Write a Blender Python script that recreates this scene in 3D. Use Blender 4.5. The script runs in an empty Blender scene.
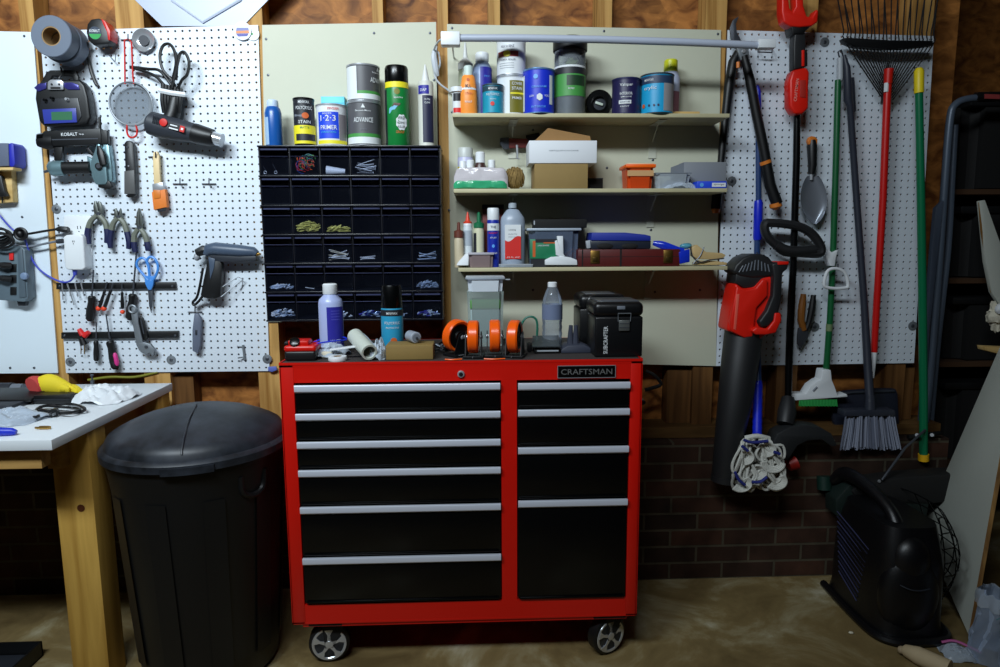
import bpy, bmesh, math, random
from mathutils import Vector as V, Matrix
random.seed(7)
PI = math.pi
SC = bpy.context.scene
COL = SC.collection
# ------------------------------------------------------------------ camera maths
CX, CY, F = 500.0, 333.5, 667.0
YAW, PITCH, ROLL = math.radians(2.15), math.radians(7.94), math.radians(0.30)
CAM = V((0.0, -2.48, 1.30))
FW = V((math.sin(YAW)*math.cos(PITCH), math.cos(YAW)*math.cos(PITCH), -math.sin(PITCH)))
_r = V((math.cos(YAW), -math.sin(YAW), 0)); _u = _r.cross(FW)
RT = _r*math.cos(ROLL) - _u*math.sin(ROLL)
UP = _r*math.sin(ROLL) + _u*math.cos(ROLL)
def ray(px, py):
    return FW + RT*((px-CX)/F) - UP*((py-CY)/F)
def at(px, py, Y=0.0):            # point of the place at depth plane Y
    d = ray(px, py); return CAM + d*((Y-CAM.y)/d.y)
def atz(px, py, Z):               # point of the place on a level surface
    d = ray(px, py); return CAM + d*((Z-CAM.z)/d.z)
def mpp(px, py, Y):
    d = ray(px, py); return (Y-CAM.y)/d.y/F
def P(pts, Y): return [at(a, b, Y) for a, b in pts]

# ------------------------------------------------------------------ materials
def lin(c):
    def f(x):
        x = x/255.0
        return x/12.92 if x <= .04045 else ((x+.055)/1.055)**2.4
    return (f(c[0]), f(c[1]), f(c[2]), 1)
MATS = {}
def mt(name, c=(128,128,128), rough=.5, metal=0, spec=.5, alpha=1, trans=0, bump=0, bscale=200, var=0, vscale=8, coat=0, emit=None, c2=None):
    if name in MATS: return MATS[name]
    m = bpy.data.materials.new(name); m.use_nodes = True
    nt = m.node_tree; b = nt.nodes['Principled BSDF']
    b.inputs['Base Color'].default_value = lin(c)
    b.inputs['Roughness'].default_value = rough
    b.inputs['Metallic'].default_value = metal
    b.inputs['Specular IOR Level'].default_value = spec
    b.inputs['Alpha'].default_value = alpha
    b.inputs['Transmission Weight'].default_value = trans
    if coat: b.inputs['Coat Weight'].default_value = coat; b.inputs['Coat Roughness'].default_value = .08
    if emit: b.inputs['Emission Color'].default_value = lin(c); b.inputs['Emission Strength'].default_value = emit
    tc = nt.nodes.new('ShaderNodeTexCoord')
    if var or c2:
        n = nt.nodes.new('ShaderNodeTexNoise'); n.inputs['Scale'].default_value = vscale; n.inputs['Detail'].default_value = 6
        n.inputs['Roughness'].default_value = .65
        nt.links.new(tc.outputs['Object'], n.inputs['Vector'])
        r = nt.nodes.new('ShaderNodeValToRGB')
        r.color_ramp.elements[0].position = .35; r.color_ramp.elements[1].position = .68
        cc = lin(c)
        r.color_ramp.elements[0].color = lin(c2) if c2 else (cc[0]*(1-var), cc[1]*(1-var), cc[2]*(1-var), 1)
        r.color_ramp.elements[1].color = cc
        nt.links.new(n.outputs['Fac'], r.inputs['Fac']); nt.links.new(r.outputs['Color'], b.inputs['Base Color'])
    if bump:
        n = nt.nodes.new('ShaderNodeTexNoise'); n.inputs['Scale'].default_value = bscale; n.inputs['Detail'].default_value = 3
        nt.links.new(tc.outputs['Object'], n.inputs['Vector'])
        bu = nt.nodes.new('ShaderNodeBump'); bu.inputs['Strength'].default_value = bump; bu.inputs['Distance'].default_value = .002
        nt.links.new(n.outputs['Fac'], bu.inputs['Height']); nt.links.new(bu.outputs['Normal'], b.inputs['Normal'])
    MATS[name] = m; return m
def clear(name, tint=(230,240,250), dens=.25, rough=.08, tc=(240,244,250)):
    "thin clear plastic: mostly see-through with gloss"
    m = bpy.data.materials.new(name); m.use_nodes = True; nt = m.node_tree
    b = nt.nodes['Principled BSDF']; b.inputs['Base Color'].default_value = lin(tint); b.inputs['Roughness'].default_value = rough
    t = nt.nodes.new('ShaderNodeBsdfTransparent'); t.inputs['Color'].default_value = lin(tc)
    mx = nt.nodes.new('ShaderNodeMixShader')
    fr = nt.nodes.new('ShaderNodeLayerWeight'); fr.inputs['Blend'].default_value = .25
    ad = nt.nodes.new('ShaderNodeMath'); ad.operation = 'ADD'; ad.use_clamp = True; ad.inputs[1].default_value = dens
    nt.links.new(fr.outputs['Fresnel'], ad.inputs[0]); nt.links.new(ad.outputs[0], mx.inputs[0])
    nt.links.new(t.outputs[0], mx.inputs[1]); nt.links.new(b.outputs[0], mx.inputs[2])
    nt.links.new(mx.outputs[0], nt.nodes['Material Output'].inputs['Surface'])
    MATS[name] = m; return m
def wood(name, c1, c2, axis='Z', scale=1.0, rough=.6, osb=False, dirt=0):
    m = bpy.data.materials.new(name); m.use_nodes = True; nt = m.node_tree; b = nt.nodes['Principled BSDF']
    b.inputs['Roughness'].default_value = rough; b.inputs['Specular IOR Level'].default_value = .25
    tc = nt.nodes.new('ShaderNodeTexCoord'); mp = nt.nodes.new('ShaderNodeMapping')
    s = [14*scale]*3; s['XYZ'.index(axis)] = .9*scale
    if osb: s = [9*scale, 9*scale, 13*scale]
    mp.inputs['Scale'].default_value = s
    nt.links.new(tc.outputs['Object'], mp.inputs['Vector'])
    n = nt.nodes.new('ShaderNodeTexNoise'); n.inputs['Scale'].default_value = 1.4 if osb else 2.2; n.inputs['Detail'].default_value = 8
    n.inputs['Distortion'].default_value = 1.0 if osb else .5
    nt.links.new(mp.outputs[0], n.inputs['Vector'])
    r = nt.nodes.new('ShaderNodeValToRGB'); e = r.color_ramp.elements
    e[0].position = .30 if osb else .36; e[1].position = .72 if osb else .66; e[0].color = lin(c1); e[1].color = lin(c2)
    nt.links.new(n.outputs['Fac'], r.inputs['Fac']); out = r.outputs['Color']
    if osb:
        v = nt.nodes.new('ShaderNodeTexVoronoi'); v.inputs['Scale'].default_value = 22
        v.inputs['Randomness'].default_value = 1
        mp2 = nt.nodes.new('ShaderNodeMapping'); mp2.inputs['Scale'].default_value = (.5, .5, 1.1); mp2.inputs['Rotation'].default_value = (0, .6, 0)
        nt.links.new(tc.outputs['Object'], mp2.inputs['Vector']); nt.links.new(mp2.outputs[0], v.inputs['Vector'])
        mx = nt.nodes.new('ShaderNodeMixRGB'); mx.blend_type = 'MULTIPLY'; mx.inputs[0].default_value = .55
        r2 = nt.nodes.new('ShaderNodeValToRGB'); r2.color_ramp.elements[0].color = (.35,.28,.2,1); r2.color_ramp.elements[1].color = (1.2,1.1,1,1)
        nt.links.new(v.outputs['Color'], r2.inputs['Fac']); nt.links.new(out, mx.inputs[1]); nt.links.new(r2.outputs[0], mx.inputs[2]); out = mx.outputs[0]
    nt.links.new(out, b.inputs['Base Color'])
    bu = nt.nodes.new('ShaderNodeBump'); bu.inputs['Strength'].default_value = .25; bu.inputs['Distance'].default_value = .002
    nt.links.new(n.outputs['Fac'], bu.inputs['Height']); nt.links.new(bu.outputs[0], b.inputs['Normal'])
    MATS[name] = m; return m
def brick_mat():
    m = bpy.data.materials.new('old_brick'); m.use_nodes = True; nt = m.node_tree; b = nt.nodes['Principled BSDF']
    b.inputs['Roughness'].default_value = .85; b.inputs['Specular IOR Level'].default_value = .2
    tc = nt.nodes.new('ShaderNodeTexCoord'); sp = nt.nodes.new('ShaderNodeSeparateXYZ'); cb = nt.nodes.new('ShaderNodeCombineXYZ')
    nt.links.new(tc.outputs['Object'], sp.inputs[0]); nt.links.new(sp.outputs['X'], cb.inputs['X']); nt.links.new(sp.outputs['Z'], cb.inputs['Y'])
    br = nt.nodes.new('ShaderNodeTexBrick'); br.inputs['Scale'].default_value = 1
    br.inputs['Brick Width'].default_value = .205; br.inputs['Row Height'].default_value = .0665; br.inputs['Mortar Size'].default_value = .005
    br.inputs['Mortar Smooth'].default_value = .2; br.inputs['Bias'].default_value = -.1
    br.inputs['Color1'].default_value = lin((74,50,40)); br.inputs['Color2'].default_value = lin((46,36,31)); br.inputs['Mortar'].default_value = lin((84,78,66))
    nt.links.new(cb.outputs[0], br.inputs['Vector'])
    n = nt.nodes.new('ShaderNodeTexNoise'); n.inputs['Scale'].default_value = 9; n.inputs['Detail'].default_value = 8
    nt.links.new(tc.outputs['Object'], n.inputs['Vector'])
    r = nt.nodes.new('ShaderNodeValToRGB'); r.color_ramp.elements[0].position = .3; r.color_ramp.elements[0].color = (.35,.33,.3,1); r.color_ramp.elements[1].position = .7; r.color_ramp.elements[1].color = (1.25,1.2,1.1,1)
    nt.links.new(n.outputs['Fac'], r.inputs['Fac'])
    mx = nt.nodes.new('ShaderNodeMixRGB'); mx.blend_type = 'MULTIPLY'; mx.inputs[0].default_value = .8
    nt.links.new(br.outputs['Color'], mx.inputs[1]); nt.links.new(r.outputs[0], mx.inputs[2]); nt.links.new(mx.outputs[0], b.inputs['Base Color'])
    bu = nt.nodes.new('ShaderNodeBump'); bu.inputs['Strength'].default_value = .5; bu.inputs['Distance'].default_value = .006; bu.invert = True
    nt.links.new(br.outputs['Fac'], bu.inputs['Height']); nt.links.new(bu.outputs[0], b.inputs['Normal'])
    MATS['brick'] = m; return m
def floor_mat():
    m = bpy.data.materials.new('stained_concrete'); m.use_nodes = True; nt = m.node_tree; b = nt.nodes['Principled BSDF']
    b.inputs['Roughness'].default_value = .6; b.inputs['Specular IOR Level'].default_value = .3
    tc = nt.nodes.new('ShaderNodeTexCoord')
    n = nt.nodes.new('ShaderNodeTexNoise'); n.inputs['Scale'].default_value = 3.2; n.inputs['Detail'].default_value = 10; n.inputs['Roughness'].default_value = .62; n.inputs['Distortion'].default_value = .6
    nt.links.new(tc.outputs['Object'], n.inputs['Vector'])
    r = nt.nodes.new('ShaderNodeValToRGB'); e = r.color_ramp.elements
    e[0].position = .32; e[0].color = lin((100,82,50)); e[1].position = .7; e[1].color = lin((196,188,162))
    x = e.new(.5); x.color = lin((134,114,74)); x = e.new(.58); x.color = lin((156,142,106))
    nt.links.new(n.outputs['Fac'], r.inputs['Fac']); nt.links.new(r.outputs[0], b.inputs['Base Color'])
    n2 = nt.nodes.new('ShaderNodeTexNoise'); n2.inputs['Scale'].default_value = 60; n2.inputs['Detail'].default_value = 6
    nt.links.new(tc.outputs['Object'], n2.inputs['Vector'])
    bu = nt.nodes.new('ShaderNodeBump'); bu.inputs['Strength'].default_value = .2; bu.inputs['Distance'].default_value = .002
    nt.links.new(n2.outputs['Fac'], bu.inputs['Height']); nt.links.new(bu.outputs[0], b.inputs['Normal'])
    MATS['floor'] = m; return m

# ------------------------------------------------------------------ mesh builder
def spline(pts, k=6, closed=False):
    pts = [V(p) for p in pts]; n = len(pts)
    if n < 3: return pts
    out = []
    rng = range(n if closed else n-1)
    for i in rng:
        p0 = pts[(i-1) % n] if (closed or i > 0) else pts[0]*2-pts[1]
        p1 = pts[i]; p2 = pts[(i+1) % n]
        p3 = pts[(i+2) % n] if (closed or i+2 < n) else pts[-1]*2-pts[-2]
        for j in range(k):
            t = j/k; t2 = t*t; t3 = t2*t
            out.append(.5*((2*p1)+(p2-p0)*t+(2*p0-5*p1+4*p2-p3)*t2+(3*p1-p0-3*p2+p3)*t3))
    if not closed: out.append(pts[-1])
    return out
class M:
    def __init__(s): s.v = []; s.f = []; s.fm = []; s.mats = []; s.sharp = 35
    def mi(s, mat):
        if mat not in s.mats: s.mats.append(mat)
        return s.mats.index(mat)
    def raw(s, vs, fs, mat):
        o = len(s.v); k = s.mi(mat)
        s.v += [tuple(x) for x in vs]; s.f += [tuple(i+o for i in f) for f in fs]; s.fm += [k]*len(fs); return s
    def bm(s, bm, mat):
        bm.verts.index_update()
        s.raw([v.co for v in bm.verts], [[v.index for v in f.verts] for f in bm.faces], mat); bm.free(); return s
    def box(s, c, d, mat, bev=0, rot=None, seg=2):
        b = bmesh.new(); bmesh.ops.create_cube(b, size=1)
        for v in b.verts: v.co = V((v.co.x*d[0], v.co.y*d[1], v.co.z*d[2]))
        if bev: bmesh.ops.bevel(b, geom=b.edges[:], offset=min(bev, min(d)*.49), segments=seg, affect='EDGES', profile=.5)
        R = rot if rot is not None else Matrix.Identity(3)
        for v in b.verts: v.co = R @ v.co + V(c)
        return s.bm(b, mat)
    def bb(s, a, b_, mat, bev=0, seg=2):
        a = V(a); b_ = V(b_); return s.box((a+b_)/2, [abs(x) for x in (b_-a)], mat, bev, None, seg)
    def pb(s, x0, y0, x1, y1, Y, d, mat, bev=0, seg=2):
        "box whose front rectangle is seen at those places on plane Y, d deep"
        a = at((x0+x1)/2, y0, Y); b_ = at((x0+x1)/2, y1, Y); l = at(x0, (y0+y1)/2, Y); r = at(x1, (y0+y1)/2, Y)
        return s.bb((l.x, Y, b_.z), (r.x, Y+d, a.z), mat, bev, seg)
    def prism(s, pts, d, mat, bev=0, seg=2):
        b = bmesh.new(); d = V(d) if not isinstance(d, (int, float)) else V((0, d, 0))
        vs = [b.verts.new(p) for p in pts]; f = b.faces.new(vs)
        r = bmesh.ops.extrude_face_region(b, geom=[f])
        for e in r['geom']:
            if isinstance(e, bmesh.types.BMVert): e.co += d
        bmesh.ops.recalc_face_normals(b, faces=b.faces[:])
        if bev:
            es = [e for e in b.edges if len(e.link_faces) == 2 and e.calc_face_angle(0) > .6]
            bmesh.ops.bevel(b, geom=es, offset=bev, segments=seg, affect='EDGES', profile=.5, clamp_overlap=True)
        return s.bm(b, mat)
    def pp(s, pts, Y, d, mat, bev=0, seg=2, sm=0):
        q = P(pts, Y)
        if sm: q = spline(q, sm, True)
        return s.prism(q, d, mat, bev, seg)
    def lathe(s, prof, base, mat, axis=(0,0,1), n=28, caps=True, ph=0):
        ax = V(axis).normalized(); q = V((0,0,1)).rotation_difference(ax).to_matrix(); base = V(base)
        vs = []; fs = []
        for r, z in prof:
            for i in range(n):
                a = 2*PI*i/n+ph; vs.append(base + q @ V((r*math.cos(a), r*math.sin(a), z)))
        for j in range(len(prof)-1):
            for i in range(n):
                k = (i+1) % n; fs.append((j*n+i, j*n+k, (j+1)*n+k, (j+1)*n+i))
        if caps:
            if prof[0][0] > 1e-6: fs.append(tuple(range(n-1, -1, -1)))
            if prof[-1][0] > 1e-6: fs.append(tuple((len(prof)-1)*n+i for i in range(n)))
        return s.raw(vs, fs, mat)
    def tube(s, pts, r, mat, n=8, closed=False, sm=0, flat=None, caps=True):
        if isinstance(r, (list, tuple)) and sm and len(r) == len(pts):
            rr = [V((x, 0, 0)) for x in r]; r = [abs(q.x) for q in spline(rr, sm, closed)] if len(pts) > 2 else r
        if sm: pts = spline(pts, sm, closed)
        pts = [V(p) for p in pts]; N = len(pts)
        if not isinstance(r, (list, tuple)): r = [r]*N
        up = None; vs = []; fs = []
        for i in range(N):
            a = pts[(i-1) % N] if (closed or i > 0) else pts[i]
            b = pts[(i+1) % N] if (closed or i < N-1) else pts[i]
            t = (b-a)
            if t.length < 1e-9: t = (pts[-1]-pts[0])
            t.normalize()
            if up is None:
                up = V((0,-1,0)) if flat else (V((0,0,1)) if abs(t.z) < .9 else V((0,1,0)))
            up = up - t*up.dot(t)
            if up.length < 1e-6: up = t.orthogonal()
            up.normalize(); sd = t.cross(up)
            for k in range(n):
                g = 2*PI*(k+.5*(flat is not None))/n
                vs.append(pts[i] + sd*(math.cos(g)*r[i]) + up*(math.sin(g)*r[i]*(flat if flat else 1)))
        for i in range(N if closed else N-1):
            j = (i+1) % N
            for k in range(n):
                l = (k+1) % n; fs.append((i*n+k, i*n+l, j*n+l, j*n+k))
        if not closed and caps: fs += [tuple(range(n-1, -1, -1)), tuple((N-1)*n+k for k in range(n))]
        return s.raw(vs, fs, mat)
    def pt(s, pts, rpx, Y, mat, n=8, sm=0, closed=False, flat=None):
        "tube through places seen at (px,py[,Y]); radius in seen pixels"
        q = []; rr = []
        for i, p in enumerate(pts):
            y = p[2] if len(p) > 2 else Y
            q.append(at(p[0], p[1], y)); rp = rpx[i] if isinstance(rpx, (list, tuple)) else rpx
            rr.append(rp*mpp(p[0], p[1], y))
        return s.tube(q, rr, mat, n, closed, sm, flat)
    def ball(s, c, r, mat, n=16, jit=0, seed=0, rot=None):
        if isinstance(r, (int, float)): r = (r, r, r)
        b = bmesh.new(); bmesh.ops.create_uvsphere(b, u_segments=n, v_segments=max(6, n*2//3), radius=1)
        from mathutils import noise
        for v in b.verts:
            k = 1
            if jit:
                k = 1 + jit*(noise.noise(v.co*1.7+V((seed, 0, 0))) + .6*noise.noise(v.co*4+V((0, seed, 0))) + .35*noise.noise(v.co*9+V((0, 0, seed))))
            v.co = V((v.co.x*r[0], v.co.y*r[1], v.co.z*r[2]))*k
            if rot is not None: v.co = rot @ v.co
            v.co += V(c)
        return s.bm(b, mat)
    def torus(s, c, R, r, mat, axis=(0,1,0), n=24, m=8, ry=None):
        ax = V(axis).normalized(); q = V((0,0,1)).rotation_difference(ax).to_matrix()
        return s.tube([V(c)+q @ V((R*math.cos(2*PI*i/n), (ry or R)*math.sin(2*PI*i/n), 0)) for i in range(n)], r, mat, m, True)
    def surf(s, fn, nu, nv, mat, thick=0):
        vs = [fn(i/nu, j/nv) for j in range(nv+1) for i in range(nu+1)]; w = nu+1
        fs = [(j*w+i, j*w+i+1, (j+1)*w+i+1, (j+1)*w+i) for j in range(nv) for i in range(nu)]
        if thick:
            o = len(vs); t = V(thick) if not isinstance(thick, (int, float)) else V((0, 0, -thick))
            vs += [V(x)+t for x in vs]; fs += [tuple(reversed([i+o for i in f])) for f in fs[:]]
            ring = list(range(w)) + [j*w+nu for j in range(1, nv+1)] + [nv*w+i for i in range(nu-1, -1, -1)] + [j*w for j in range(nv-1, 0, -1)]
            for a, b in zip(ring, ring[1:]+ring[:1]): fs.append((a, b, b+o, a+o))
        return s.raw(vs, fs, mat)
    # a rectangle wrapped on an upright cylinder; angle 0 faces the camera side (-Y)
    def lab(s, c, R, z0, z1, a0, a1, mat, n=10):
        return s.surf(lambda u, v: V((c[0]+(R+.0006)*math.sin(a0+(a1-a0)*u), c[1]-(R+.0006)*math.cos(a0+(a1-a0)*u), z0+(z1-z0)*v)), n, 1, mat)
    def ctext(s, t, c, R, z, h, mat, a=0, w=None, lift=.0012):
        vs, fs = text_geo(t, h, w)
        return s.raw([(c[0]+(R+lift)*math.sin(a+u/R), c[1]-(R+lift)*math.cos(a+u/R), z+v) for u, v in vs], fs, mat)
    def cshape(s, pts, c, R, z, mat, a=0, lift=.0010):
        "small flat outline (u,v) wrapped on the cylinder"
        n = len(pts); vs = [(0, 0)]+list(pts)
        vs = [(sum(p[0] for p in pts)/n, sum(p[1] for p in pts)/n)]+list(pts)
        return s.raw([(c[0]+(R+lift)*math.sin(a+u/R), c[1]-(R+lift)*math.cos(a+u/R), z+v) for u, v in vs], [(0, i+1, (i+1) % n+1) for i in range(n)], mat)
    def ftext(s, t, o, h, mat, ux=(1,0,0), uz=(0,0,1), w=None):
        vs, fs = text_geo(t, h, w); o = V(o); ux = V(ux); uz = V(uz)
        return s.raw([o+ux*u+uz*v for u, v in vs], fs, mat)
_TX = {}
def text_geo(t, h, w=None):
    "centred outline lettering, cap height h; w squeezes it to that width"
    if t not in _TX:
        cu = bpy.data.curves.new('t', 'FONT'); cu.body = t; cu.size = 1; cu.align_x = 'CENTER'; cu.align_y = 'CENTER'; cu.offset = .004; cu.resolution_u = 2
        o = bpy.data.objects.new('t', cu); COL.objects.link(o)
        dg = bpy.context.evaluated_depsgraph_get(); me = bpy.data.meshes.new_from_object(o.evaluated_get(dg))
        vs = [(v.co.x, v.co.y) for v in me.vertices]; fs = [tuple(p.vertices) for p in me.polygons]
        bpy.data.objects.remove(o); bpy.data.curves.remove(cu); bpy.data.meshes.remove(me)
        _TX[t] = (vs, fs)
    vs, fs = _TX[t]
    if not vs: return [], []
    x0 = min(v[0] for v in vs); x1 = max(v[0] for v in vs); y0 = min(v[1] for v in vs); y1 = max(v[1] for v in vs)
    k = h/(y1-y0); kx = w/(x1-x0) if w else k
    return [((v[0]-(x0+x1)/2)*kx, (v[1]-(y0+y1)/2)*k) for v in vs], fs

# ------------------------------------------------------------------ things and parts
WL = {}
def link_mesh(name, m, parent=None, origin=None):
    vs = [V(v) for v in m.v]
    if origin is None:
        xs = [v.x for v in vs]; ys = [v.y for v in vs]; zs = [v.z for v in vs]
        origin = V(((min(xs)+max(xs))/2, (min(ys)+max(ys))/2, min(zs)))
    me = bpy.data.meshes.new(name); me.from_pydata([tuple(v-origin) for v in vs], [], m.f)
    for x in m.mats: me.materials.append(x)
    me.polygons.foreach_set('material_index', m.fm)
    me.polygons.foreach_set('use_smooth', [True]*len(me.polygons))
    b = bmesh.new(); b.from_mesh(me); bmesh.ops.recalc_face_normals(b, faces=b.faces[:]); b.to_mesh(me); b.free()
    me.set_sharp_from_angle(angle=math.radians(m.sharp)); me.update()
    o = bpy.data.objects.new(name, me); COL.objects.link(o); WL[o.name] = origin
    o.location = origin - (WL[parent.name] if parent else V((0,0,0)))
    if parent: o.parent = parent
    return o
ALL = []
class Th:
    def __init__(s, name, label, cat, group=None, kind=None):
        s.name = name; s.label = label; s.cat = cat; s.group = group; s.kind = kind; s.parts = []; s.one = None; ALL.append(s)
    def part(s, name, parent=None, label=None, kind=None):
        m = M(); s.parts.append((name, m, parent, label, kind)); return m
    def solo(s): s.one = M(); return s.one
    def done(s):
        if s.one is not None: o = link_mesh(s.name, s.one)
        else:
            al = [v for p in s.parts for v in p[1].v]
            c = V(((min(v[0] for v in al)+max(v[0] for v in al))/2, (min(v[1] for v in al)+max(v[1] for v in al))/2, min(v[2] for v in al)))
            o = bpy.data.objects.new(s.name, None); COL.objects.link(o); o.location = c; WL[o.name] = c; o.empty_display_size = .05
            mp = {}
            for nm, m, par, lb, kd in s.parts:
                if not m.v: continue
                q = link_mesh(nm, m, mp[id(par)] if par is not None else o); mp[id(m)] = q
                if lb: q['label'] = lb
                if kd: q['kind'] = kd
        if s.kind: o['kind'] = s.kind
        if s.kind != 'structure':
            o['label'] = s.label; o['category'] = s.cat
        if s.group: o['group'] = s.group
        return o
def single(name, label, cat, group=None, kind=None): return Th(name, label, cat, group, kind).solo()
def struct(name): return Th(name, '', '', kind='structure').solo()
def disc(m, px, py, rpx, Y, d, mat, n=20):
    c = at(px, py, Y); r = rpx*mpp(px, py, Y); m.lathe([(r*.8, 0), (r, d*.3), (r, d)], c, mat, axis=(0,1,0), n=n); return c, r
# ------------------------------------------------------------------ palette
BLK = mt('black_plastic', (13,14,16), .45, bump=.05)
BLKG = mt('black_gloss', (6,7,8), .25, spec=.35)
BLKM = mt('black_matte', (12,12,13), .8)
DGR = mt('dark_grey_plastic', (40,44,52), .5)
GRY = mt('grey_plastic', (112,118,128), .5)
LGR = mt('light_grey_plastic', (170,176,182), .45)
WHT = mt('white_plastic', (228,232,235), .4)
WHM = mt('white_paper', (225,228,232), .7)
CRM = mt('cream_plastic', (222,214,190), .5)
STEEL = mt('steel', (182,185,190), .32, metal=.55)
DSTL = mt('dark_steel', (86,90,98), .38, metal=.6)
GALV = mt('galvanised', (132,138,144), .45, metal=.5)
CHROME = mt('chrome', (205,209,214), .2, metal=.65)
BRASS = mt('brass', (190,150,80), .35, metal=1)
RED = mt('red_plastic', (200,24,14), .4)
REDG = mt('red_enamel', (208,20,8), .35)
DRED = mt('dark_red', (88,18,16), .5)
ORG = mt('orange_plastic', (255,104,20), .4)
ORG2 = mt('orange_brown', (214,120,40), .45)
YEL = mt('yellow_plastic', (240,214,30), .45)
GRN = mt('green_paint', (10,104,66), .35)
GRN2 = mt('bright_green', (30,150,66), .5)
BLU = mt('blue_plastic', (26,50,200), .4)
NAVY = mt('navy', (28,32,78), .45)
LBLU = mt('light_blue', (90,160,235), .45)
CYAN = mt('cyan_label', (64,180,220), .5)
TEAL = mt('teal_label', (20,150,180), .45)
PURP = mt('deep_purple_blue', (42,40,150), .45)
CARD = mt('brown_cardboard', (160,128,84), .8, var=.12)
CARD2 = mt('kraft_board', (150,124,74), .8, var=.1)
CLR = clear('clear_plastic', (225,235,245), .16)
CLR2 = clear('frosted_plastic', (205,215,225), .45, .3)
SMOKE = clear('smoked_plastic', (70,74,86), .28, .12)
OSB = wood('osb_board', (96,54,22), (190,128,66), osb=True)
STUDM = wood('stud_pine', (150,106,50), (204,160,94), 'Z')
STUDD = wood('shaded_framing', (78,50,24), (112,76,40), 'Z')  # pine darkened: shade below the boards put into its colour
PINEX = wood('pine_across', (140,98,48), (190,150,88), 'X')
PINEY = wood('pine_depth', (150,110,52), (200,156,84), 'Y')
PINE = wood('pale_pine', (196,160,96), (226,196,136), 'X')
LEGW = wood('leg_pine', (172,128,54), (216,172,86), 'Z', .7)
PANW = mt('white_hardboard', (224,236,244), .45, bump=.05, bscale=40)
PEGW = mt('white_pegboard', (218,227,236), .45, bump=.05, bscale=60)
PANC = mt('cream_board', (196,197,176), .55, var=.05, vscale=3)
SHELFM = mt('shelf_paint', (196,188,150), .55, var=.1, vscale=12)
# ------------------------------------------------------------------ the room
FLW = floor_mat(); BRK = brick_mat()
WALLD = mt('dark_garage_wall', (96,84,68), .85, var=.2)
m = struct('floor'); m.bb((-3.4,-5.2,-.1), (3.3,1.3,0), FLW)
m = struct('ceiling'); m.bb((-3.4,-5.2,3.2), (3.3,1.3,3.3), mt('ceiling_board', (110,96,76), .9, var=.1))
m = struct('wall_left'); m.bb((-3.5,-5.2,0), (-3.4,1.3,3.2), WALLD)
m = struct('wall_right'); m.bb((3.3,-5.2,0), (3.4,1.3,3.2), WALLD)
m = struct('wall_front'); m.bb((-3.4,-5.3,0), (3.3,-5.2,3.2), WALLD)
m = struct('wall_back'); m.bb((-3.4,.10,.50), (1.80,.13,3.2), OSB); m.bb((1.80,.62,0), (3.3,.66,3.2), OSB); m.bb((1.80,.10,0), (1.83,.64,3.2), OSB)
m = struct('wall_lower'); m.bb((-3.4,-.085,0), (1.80,.16,.545), BRK)
# framing: sole plate, studs, top nailers
m = struct('trim_1'); m.bb((-3.4,-.035,.548), (1.80,.095,.588), wood('dark_plate', (74,52,26), (104,76,42), 'X'))  # plate wood is a darker brown than the studs
k = 2
for (a, b) in ((115,143),(238,262),(372,382),(437,447),(488,500),(597,612),(706,727),(796,818),(914,934),(19,68)):
    y = 12 if a not in (20,) else 12
    x0 = at(a, y, .008).x; x1 = at(b, 370 if b==68 else y, .008).x
    m = struct('trim_%d' % k); k += 1
    m.bb((x0,.008,.82), (max(x1, x0+.038),.097,3.2), STUDM); m.bb((x0,.008,.588), (max(x1, x0+.038),.097,.82), STUDD if x0 > .5 else STUDM)  # right-hand studs switch to the shade-darkened wood below the boards
for (a, b) in ((158,192),(668,714),(896,916)):        # cripples seen below the boards
    x0 = at(a, 395, .01).x; x1 = at(b, 395, .01).x
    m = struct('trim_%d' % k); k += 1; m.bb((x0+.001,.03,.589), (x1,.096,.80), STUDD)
m = struct('trim_%d' % k); k += 1; m.bb((-3.4,.02,.50), (1.80,.099,.546), PINEX)
m = struct('trim_%d' % k); m.bb((-3.4,.04,2.40), (1.80,.099,2.52), PINEX)
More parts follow.
